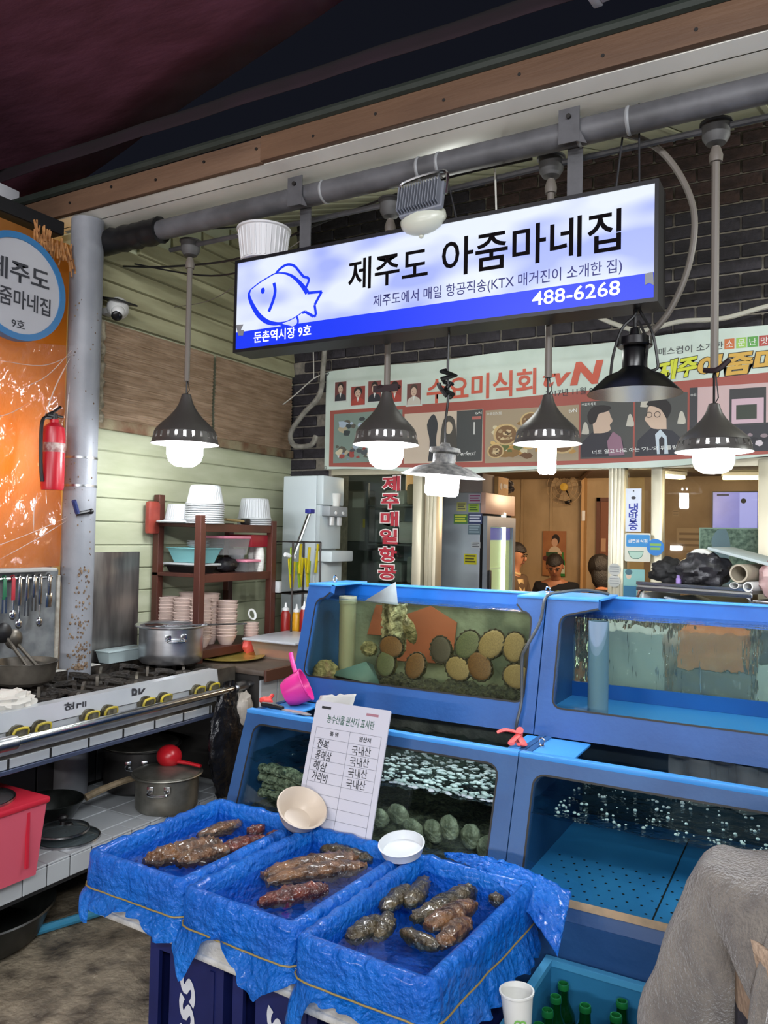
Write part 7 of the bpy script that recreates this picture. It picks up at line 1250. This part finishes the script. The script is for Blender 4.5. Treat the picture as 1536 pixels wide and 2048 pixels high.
fn = thing('wall_fan', 'dim wall fan with a yellow hub high on the back wall', 'fan', (-2.43, 8.3, 1.93)); fm_ = MB(); Mfn = FY(8.26) @ Matrix.Translation((-2.42, 2.10, 0)); m_fan = pm('fan_cage', '#b09470', rough=0.5)
for rr_ in (0.19, 0.14, 0.09): fm_.tube([Mfn @ Vector((rr_*math.cos(a*math.pi/14), rr_*math.sin(a*math.pi/14), 0.0)) for a in range(28)], 0.003, 5, closed=True)
for a in range(16): fm_.tube([Mfn @ Vector((0.04*math.cos(a*math.pi/8), 0.04*math.sin(a*math.pi/8), 0.01)), Mfn @ Vector((0.19*math.cos(a*math.pi/8), 0.19*math.sin(a*math.pi/8), 0.0))], 0.002, 4)
obj('cage', fm_, m_fan, fn); obj('hub', MB().lathe([(0, 0), (0.045, 0), (0.04, 0.02), (0, 0.024)], (0, 0, 0), 20, Mfn), pm('fan_hub', '#c9a43c', rough=0.4), fn)
for k in range(3): obj('blade', MB().prism([(0.03*math.cos(a), 0.03*math.sin(a)) for a in (k*2.094, k*2.094+0.6)] + [(0.15*math.cos(a), 0.15*math.sin(a)) for a in (k*2.094+1.0, k*2.094+0.6, k*2.094+0.1)], -0.02, -0.017, Mfn), pm('fan_blade', '#a08a68', rough=0.5), fn, 0)
obj('arm', MB().tube([Mfn @ Vector((0, 0, -0.02)), Mfn @ Vector((0, -0.08, -0.12)), Mfn @ Vector((0.02, -0.13, -0.10))], 0.02, 8).ball(Mfn @ Vector((0.02, -0.15, -0.09)), 0.04), m_black, fn)
tag(obj('light_switch', MB().box(-2.235, 8.285, 1.74, -2.20, 8.299, 1.85, 0.004), m_white), 'white light switch on the tan post of the back wall', 'switch')
tag(obj('wall_note', MB().box(-2.05, 8.372, 1.42, -2.0, 8.378, 1.56), flat('#b08a6a')), 'small pinkish note on the brown back door', 'note')
tv = thing('television', 'wall television with a bluish screen seen through the right window', 'television', (-0.75, 8.38, 1.66)); obj('screen', MB().prism(rect(-0.955, 1.675, -0.555, 2.035), 0.02, 0.03, FY(8.40)), pm('tv_screen', '#6a6cc8', '#5a5cb4', 4, rough=0.3, em=0.8), tv, 0); obj('bezel', MB().ring(rect(-0.965, 1.665, -0.545, 2.045), rect(-0.955, 1.675, -0.555, 2.035), 0, 0.034, FY(8.40)), m_black, tv, 0)
obj('screen_panel', MB().prism(rect(-0.715, 1.69, -0.56, 2.03), 0.03, 0.0306, FY(8.40)), pm('tv_panel', '#8f94e8', em=0.7), tv, 0); obj('screen_face', MB().prism(circ(-0.68, 1.95, 0.025, 16), 0.031, 0.0316, FY(8.40)), flat('#1e2030'), tv, 0); obj('screen_bar', MB().prism(rect(-0.92, 2.0, -0.81, 2.018), 0.0306, 0.0312, FY(8.40)), pm('tv_bar', '#2a2c50'), tv, 0)
for i, (p, rz, L2, lab) in enumerate((((-1.23, 7.75, 2.165), 60, 0.26, 'short tube light on the shop ceiling, the one left of the television'), ((-0.62, 8.0, 2.165), 8, 0.42, 'long tube light on the shop ceiling above the television'))):
    t = thing('tube_light', lab, 'light', p); M = Matrix.Translation(p) @ Matrix.Rotation(R(rz), 4, 'Z'); obj('tube', MB().box(-L2/2, -0.035, -0.035, L2/2, 0.035, 0.0, 0.01, M), pm('tube_glow', '#fff2c8', em=7, emc='#ffe9b0'), t); obj('base', MB().box(-L2/2-0.01, -0.045, 0.0, L2/2+0.01, 0.045, 0.033, 0.004, M), m_white, t)
for i, (x0, z0, x1, z1) in enumerate(((-1.30, 1.45, -1.05, 1.68), (-1.34, 1.80, -1.28, 1.86))):
    t = thing('wall_notice', ('pale framed notice on the brown back wall below the lamps', 'small round wall clock face on the brown back wall')[i], 'notice', ((x0+x1)/2, 8.40, z0)); obj('sheet', MB().prism(rect(x0, z0, x1, z1), 0, 0.004, FY(8.415)), flat('#8f7864'), t, 0)
    for k in range(3): obj('text_bar', MB().prism(rect(x0+(x1-x0)*.1, z0+(z1-z0)*(.2+.25*k), x1-(x1-x0)*.1, z0+(z1-z0)*(.3+.25*k)), 0.004, 0.005, FY(8.415)), flat('#6a5444'), t, 0)
# table and people
tb = thing('dining_table', 'low table in front of the seated men inside the shop', 'table', (-2.05, 6.75, ZF)); obj('top', MB().box(-2.35, 6.45, 0.955, -1.65, 7.0, 0.975, 0.004), pm('table_top', '#8a5a3c', rough=0.4), tb)
for x in (-2.32, -1.68):
    for y in (6.48, 6.97): obj('leg', MB().box(x-0.015, y-0.015, ZF, x+0.015, y+0.015, 0.955), m_steel, tb, 0)
tag(obj('green_pouch', MB().box(-2.02, 6.60, 0.976, -1.90, 6.70, 1.10, 0.02), pm('lime_green', '#7f9a2a', rough=0.5)), 'lime green packet on the table between the diners', 'packet')
tag(obj('red_dish', MB().ball((-1.83, 6.62, 1.03), (0.05, 0.05, 0.054), 18, 10, fn=lambda v: 1+0.3*nz(v, 4)), pm('red_food', '#b04a34', '#d8c0a0', 20, rough=0.5)), 'heap of reddish food on the table before the dark-haired diner', 'food')
tag(obj('bench_seat', MB().box(-2.05, 8.1, 1.0, -1.6, 8.3, 1.02), pm('pale_ledge', '#c9b49a', rough=0.6)), 'pale ledge along the back wall behind the diners', 'ledge')
tag(obj('ledge_front', MB().box(-2.05, 8.12, 0.23, -1.6, 8.3, 0.998), pm('red_brown_front', '#7a4630', rough=0.6)), 'red-brown cabinet below the pale ledge at the back wall', 'cabinet')
def rumple(o, a, f):
    me = o.data; N_ = [v.normal.copy() for v in me.vertices]
    for v, n in zip(me.vertices, N_): p = v.co; q = abs(nz((p.x*f+p.z*f*0.5, p.y*f, p.z*f*0.35), 1.0)); v.co = p + n*a*(1-2.6*q)
    me.update()
def person(label, hip, face, lean, head_yaw, nod, skin_c, coat_c, shirt_c, hair_c, hair, trouser_c, arm='fold', size=1.0, hands=True, collar=True, bulk=1.0):
    t = thing('person', label, 'person', (hip[0], hip[1], ZF if hip[1] > 4 else 0.0))
    M = Matrix.Translation(hip) @ Matrix.Rotation(face, 4, 'Z') @ Matrix.Scale(size, 4)
    sl = math.sin(lean); cl_ = math.cos(lean)
    def T(h, dx=0.0, dy=0.0): return (dx*cl_+h*sl, dy, h*cl_-dx*sl)
    nk = Vector(T(0.50)); MH = Matrix.Translation(nk) @ Matrix.Rotation(lean*0.6, 4, 'Y') @ Matrix.Rotation(head_yaw, 4, 'Z') @ Matrix.Rotation(nod, 4, 'Y')
    H = lambda x, y, z: tuple(MH @ Vector((x, y, z)))
    J = [(0, 0, 0.02, .11, .14), T(0.15)+(.10, .13), T(0.32)+(.105, .15), T(0.43)+(.085, .12), H(0.005, 0, 0.03)+(.052, .052), H(0.012, 0, 0.085)+(.050, .052), H(0.025, 0, 0.125)+(.066, .058), H(0.012, 0, 0.185)+(.088, .074), H(-0.004, 0, 0.245)+(.082, .072), H(-0.01, 0, 0.285)+(.045, .04)]
    E_ = [(0,1), (1,2), (2,3), (3,4), (4,5), (5,6), (6,7), (7,8), (8,9)]
    W = {}
    for s in (-1, 1):
        sh = T(0.44, 0.0, 0.17*s)
        if arm == 'fold': el, wr, hd = T(0.20, 0.10, 0.23*s), T(0.17, 0.30, 0.13*s), T(0.18, 0.36, 0.09*s)
        elif arm == 'lap': el, wr, hd = T(0.16, 0.02, 0.27*s), T(0.06, 0.22, 0.16*s), T(0.05, 0.28, 0.11*s)
        b0 = len(J); J += [sh+(.058, .058), el+(.043, .043), wr+(.029, .029), hd+(.028, .020)]; E_ += [(3, b0), (b0, b0+1), (b0+1, b0+2), (b0+2, b0+3)]; W[s] = (sh, el, wr, hd)
        d = (Vector(hd)-Vector(wr)).normalized(); side = Vector((0, 0, 1)).cross(d).normalized()
        for k in range(4):
            q = Vector(hd)+d*0.022+side*(0.013*(k-1.5)); ln = (0.055, 0.065, 0.060, 0.045)[k]; c = len(J); J += [tuple(q+d*ln*0.5+Vector((0, 0, -0.006)))+(.0085, .0085), tuple(q+d*ln+Vector((0, 0, -0.022)))+(.007, .007)]; E_ += [(b0+3, c), (c, c+1)]
        q = Vector(hd)-side*0.024*s; c = len(J); J += [tuple(q+d*0.015)+(.009, .009), tuple(q+d*0.045-side*0.004*s)+(.0075, .0075)]; E_ += [(b0+3, c), (c, c+1)]
        b0 = len(J); J += [(0.06, 0.09*s, -0.01, .085, .085), (0.42, 0.11*s, 0.0, .06, .06), (0.42, 0.11*s, -0.38, .04, .04), (0.52, 0.12*s, -0.40, .035, .03)]; E_ += [(0, b0), (b0, b0+1), (b0+1, b0+2), (b0+2, b0+3)]
    P = lambda js: [tuple(M @ Vector(j[:3]))+(j[3]*size, (j[4] if len(j) > 4 else j[3])*size) for j in js]
    m_s = pm('skin_'+skin_c.strip('#'), skin_c, rough=0.5, sss=0.1)
    skin('body', P(J), E_, m_s, t)
    cj = [(0, 0, 0.0, .135, .165), T(0.15)+(.125, .155), T(0.32)+(.125, .17), T(0.435)+(.10, .14), T(0.485)+(.062, .066)]; ce_ = [(0,1), (1,2), (2,3), (3,4)]
    for s in (-1, 1): b0 = len(cj); sh, el, wr, hd = W[s]; mid = (Vector(el).lerp(Vector(wr), 0.88)); cj += [sh+(.077*bulk, .077*bulk), el+(.062*bulk**1.6, .062*bulk**1.6), tuple(mid)+(.045*bulk, .045*bulk)]; ce_ += [(3, b0), (b0, b0+1), (b0+1, b0+2)]
    m_c = coat_c if not isinstance(coat_c, str) else pm('cloth_'+coat_c.strip('#'), coat_c, rough=0.85)
    jk = skin('jacket', P(cj), ce_, m_c, t, sub=3 if bulk > 1 else 2)
    if bulk > 1: rumple(jk, 0.018, 9.0)
    tj = [(0, 0, -0.01, .125, .15)]; te = []
    for s in (-1, 1): b0 = len(tj); tj += [(0.08, 0.095*s, -0.01, .10, .10), (0.42, 0.11*s, 0.0, .078, .078), (0.42, 0.11*s, -0.34, .06, .06)]; te += [(0, b0), (b0, b0+1), (b0+1, b0+2)]
    skin('trousers', P(tj), te, pm('cloth_'+trouser_c.strip('#'), trouser_c, rough=0.85), t)
    for s in (-1, 1): obj('shoe', MB().ball((0, 0, 0), (0.125, 0.045, 0.04), 16, 8, M @ Matrix.Translation((0.48, 0.115*s, -0.405))), m_black, t)
    MHw = M @ MH
    if shirt_c:
        ms_ = pm('cloth_'+shirt_c.strip('#'), shirt_c, rough=0.8)
        obj('shirt', MB().add([tuple(M @ Vector(T(h, d, y))) for h, d, y in ((0.47, 0.085, -0.05), (0.47, 0.085, 0.05), (0.30, 0.155, 0.045), (0.30, 0.155, -0.045), (0.05, 0.165, 0.04), (0.05, 0.165, -0.04))], [(0, 1, 2, 3), (3, 2, 4, 5)]), ms_, t, solid=0.01)
        obj('collar', MB().tube([tuple(MHw @ Vector((0.06*math.cos(a)+0.003, 0.060*math.sin(a), 0.028-0.018*math.cos(a)))) for a in [i*math.pi/8 for i in range(16)]], 0.014*size, 8, closed=True), ms_, t)
    hb = MB()
    if hair == 'short':
        hb.ball((0, 0, 0), (0.100, 0.086, 0.092), 26, 16, MHw @ Matrix.Translation((-0.006, 0, 0.208)), fn=lambda v: (1.0+0.06*nz(v, 5)) if v.z > 0.15-0.55*(v.x < 0.25) else 0.80)
    else:
        hb.ball((0, 0, 0), (0.118, 0.110, 0.118), 28, 18, MHw @ Matrix.Translation((-0.018, 0, 0.195)), fn=lambda v: (1.0+0.08*nz(v, 4)) if v.x < 0.45 or v.z > 0.55 else 0.72)
        hb.ball((0, 0, 0), (0.075, 0.105, 0.13), 24, 14, MHw @ Matrix.Translation((-0.05, 0, 0.09)), fn=lambda v: 1+0.1*nz(v, 5))
    obj('hair', hb, pm('hair_'+hair_c.strip('#'), hair_c, rough=0.55, bump=0.4, bsc=120), t)
    fx_ = 0.097
    obj('nose', MB().ball((0, 0, 0), (0.014, 0.011, 0.022), 14, 10, MHw @ Matrix.Translation((fx_-0.002, 0, 0.160))), m_s, t)
    for s in (-1, 1):
        obj('ear', MB().ball((0, 0, 0), (0.018, 0.010, 0.030), 12, 8, MHw @ Matrix.Translation((0.0, 0.079*s, 0.168))), m_s, t)
        obj('eye', MB().ball((0, 0, 0), (0.008, 0.014, 0.006), 12, 8, MHw @ Matrix.Translation((fx_-0.010, 0.031*s, 0.182))), pm('eye_dark', '#1a1210', rough=0.3), t)
        obj('eyebrow', MB().box(-0.006, -0.018, -0.0035, 0.006, 0.018, 0.0035, 0.003, MHw @ Matrix.Translation((fx_-0.008, 0.032*s, 0.200)) @ Matrix.Rotation(R(-8*s), 4, 'X')), pm('hair_'+hair_c.strip('#'), hair_c), t)
    obj('mouth', MB().box(-0.005, -0.020, -0.004, 0.005, 0.020, 0.004, 0.004, MHw @ Matrix.Translation((0.086, 0, 0.122))), pm('lips', '#7a3c34', rough=0.5), t)
    return t, M, T
def stool(label, x, y, z0, h, mat):
    t = thing('stool', label, 'stool', (x, y, z0)); obj('seat', MB().lathe([(0, h-0.03), (0.16, h-0.03), (0.17, h-0.015), (0.16, h), (0, h)], (x, y, z0), 28), mat, t)
    for k in range(4): a = R(45+90*k); obj('leg', MB().tube([(x+0.12*math.cos(a), y+0.12*math.sin(a), z0+h-0.03), (x+0.16*math.cos(a), y+0.16*math.sin(a), z0)], 0.013, 8), m_steel, t)
m_stool = pm('stool_red', '#7a2a24', rough=0.45)
person('man in brown jacket and cream shirt seated beside the fridge, in profile', (-2.60, 6.98, 0.72), R(-10), R(10), R(10), R(4), '#b27c5c', '#5a4632', '#c9ad7a', '#1c1614', 'short', '#2a2a2e')
person('man in black sweater leaning over the table and looking down', (-2.32, 7.81, 0.645), R(-88), R(18), R(12), R(16), '#b07858', '#14161c', None, '#1e1816', 'short', '#22242a')
person('dark-haired diner in black with back turned at the right of the table', (-1.64, 7.20, 0.62), R(170), R(12), R(-50), R(10), '#a06a4c', '#0f0f12', None, '#15110f', 'long', '#1c1c20')
stool('stool under the man in the brown jacket', -2.60, 6.98, ZF, 0.40, m_stool); stool('stool under the man in the black sweater', -2.32, 7.81, ZF, 0.325, m_stool); stool('stool under the dark-haired diner', -1.64, 7.20, ZF, 0.30, m_stool)
# ---------------- person in grey fleece at the right edge
m_fleece = pm('grey_fleece', '#615b57', '#787169', 30, rough=0.95, bump=0.7, bsc=220, sheen=0.6, stretch=(1, 1, 0.5))
pr, PM_, PT2 = person('person in a grey fuzzy fleece seated at the right edge of the frame', (0.06, 1.50, 0.485), R(-100), R(4), R(0), R(6), '#b08060', m_fleece, None, '#1a1513', 'short', '#23252c', arm='lap', size=1.04, bulk=1.12)
m_knit = pm('striped_knit', '#a8927e', rough=0.9, bump=0.4, bsc=90)
_n = m_knit.node_tree; _tc = _n.nodes.new('ShaderNodeTexCoord'); _wv = _n.nodes.new('ShaderNodeTexWave'); _wv.bands_direction = 'Z'; _wv.inputs['Scale'].default_value = 3.6; _wv.inputs['Distortion'].default_value = 1.2; _wv.inputs['Detail Scale'].default_value = 6.0
_rp = _n.nodes.new('ShaderNodeValToRGB'); _rp.color_ramp.interpolation = 'CONSTANT'; _rp.color_ramp.elements[0].color = lin('#34343f'); _rp.color_ramp.elements[1].position = 0.42; _rp.color_ramp.elements[1].color = lin('#a08a76')
_n.links.new(_tc.outputs['Object'], _wv.inputs['Vector']); _n.links.new(_wv.outputs['Fac'], _rp.inputs[0]); _n.links.new(_rp.outputs[0], _n.nodes['Principled BSDF'].inputs['Base Color'])
def knit(u, v):
    a = R(-62+124*u); h = 0.0+0.44*v; rx, ry = 0.176-0.03*max(0, v-0.6), 0.178; p = PT2(h, rx*math.cos(a), ry*math.sin(a)); return tuple(PM_ @ Vector(p))
obj('striped_sweater', MB().grid(knit, 24, 20), m_knit, pr, solid=0.008)
def lap(s): return [tuple(PM_ @ Vector(PT2(h, d, y*s))) for h, d, y in ((0.52, 0.02, 0.085), (0.47, 0.095, 0.088), (0.38, 0.135, 0.105), (0.28, 0.145, 0.115), (0.15, 0.12, 0.135), (0.02, 0.10, 0.15))]
for s in (-1, 1): obj('lapel', MB().tube(spline(lap(s), 5), 0.017, 8), m_fleece, pr)
obj('hood', MB().ball((0, 0, 0), (0.07, 0.14, 0.10), 26, 14, PM_ @ Matrix.Translation(PT2(0.47, -0.10, 0)), fn=lambda v: 1+0.12*nz(v, 3)), m_fleece, pr)
stool('stool under the person in the grey fleece', 0.055, 1.50, 0.0, 0.385, m_stool)
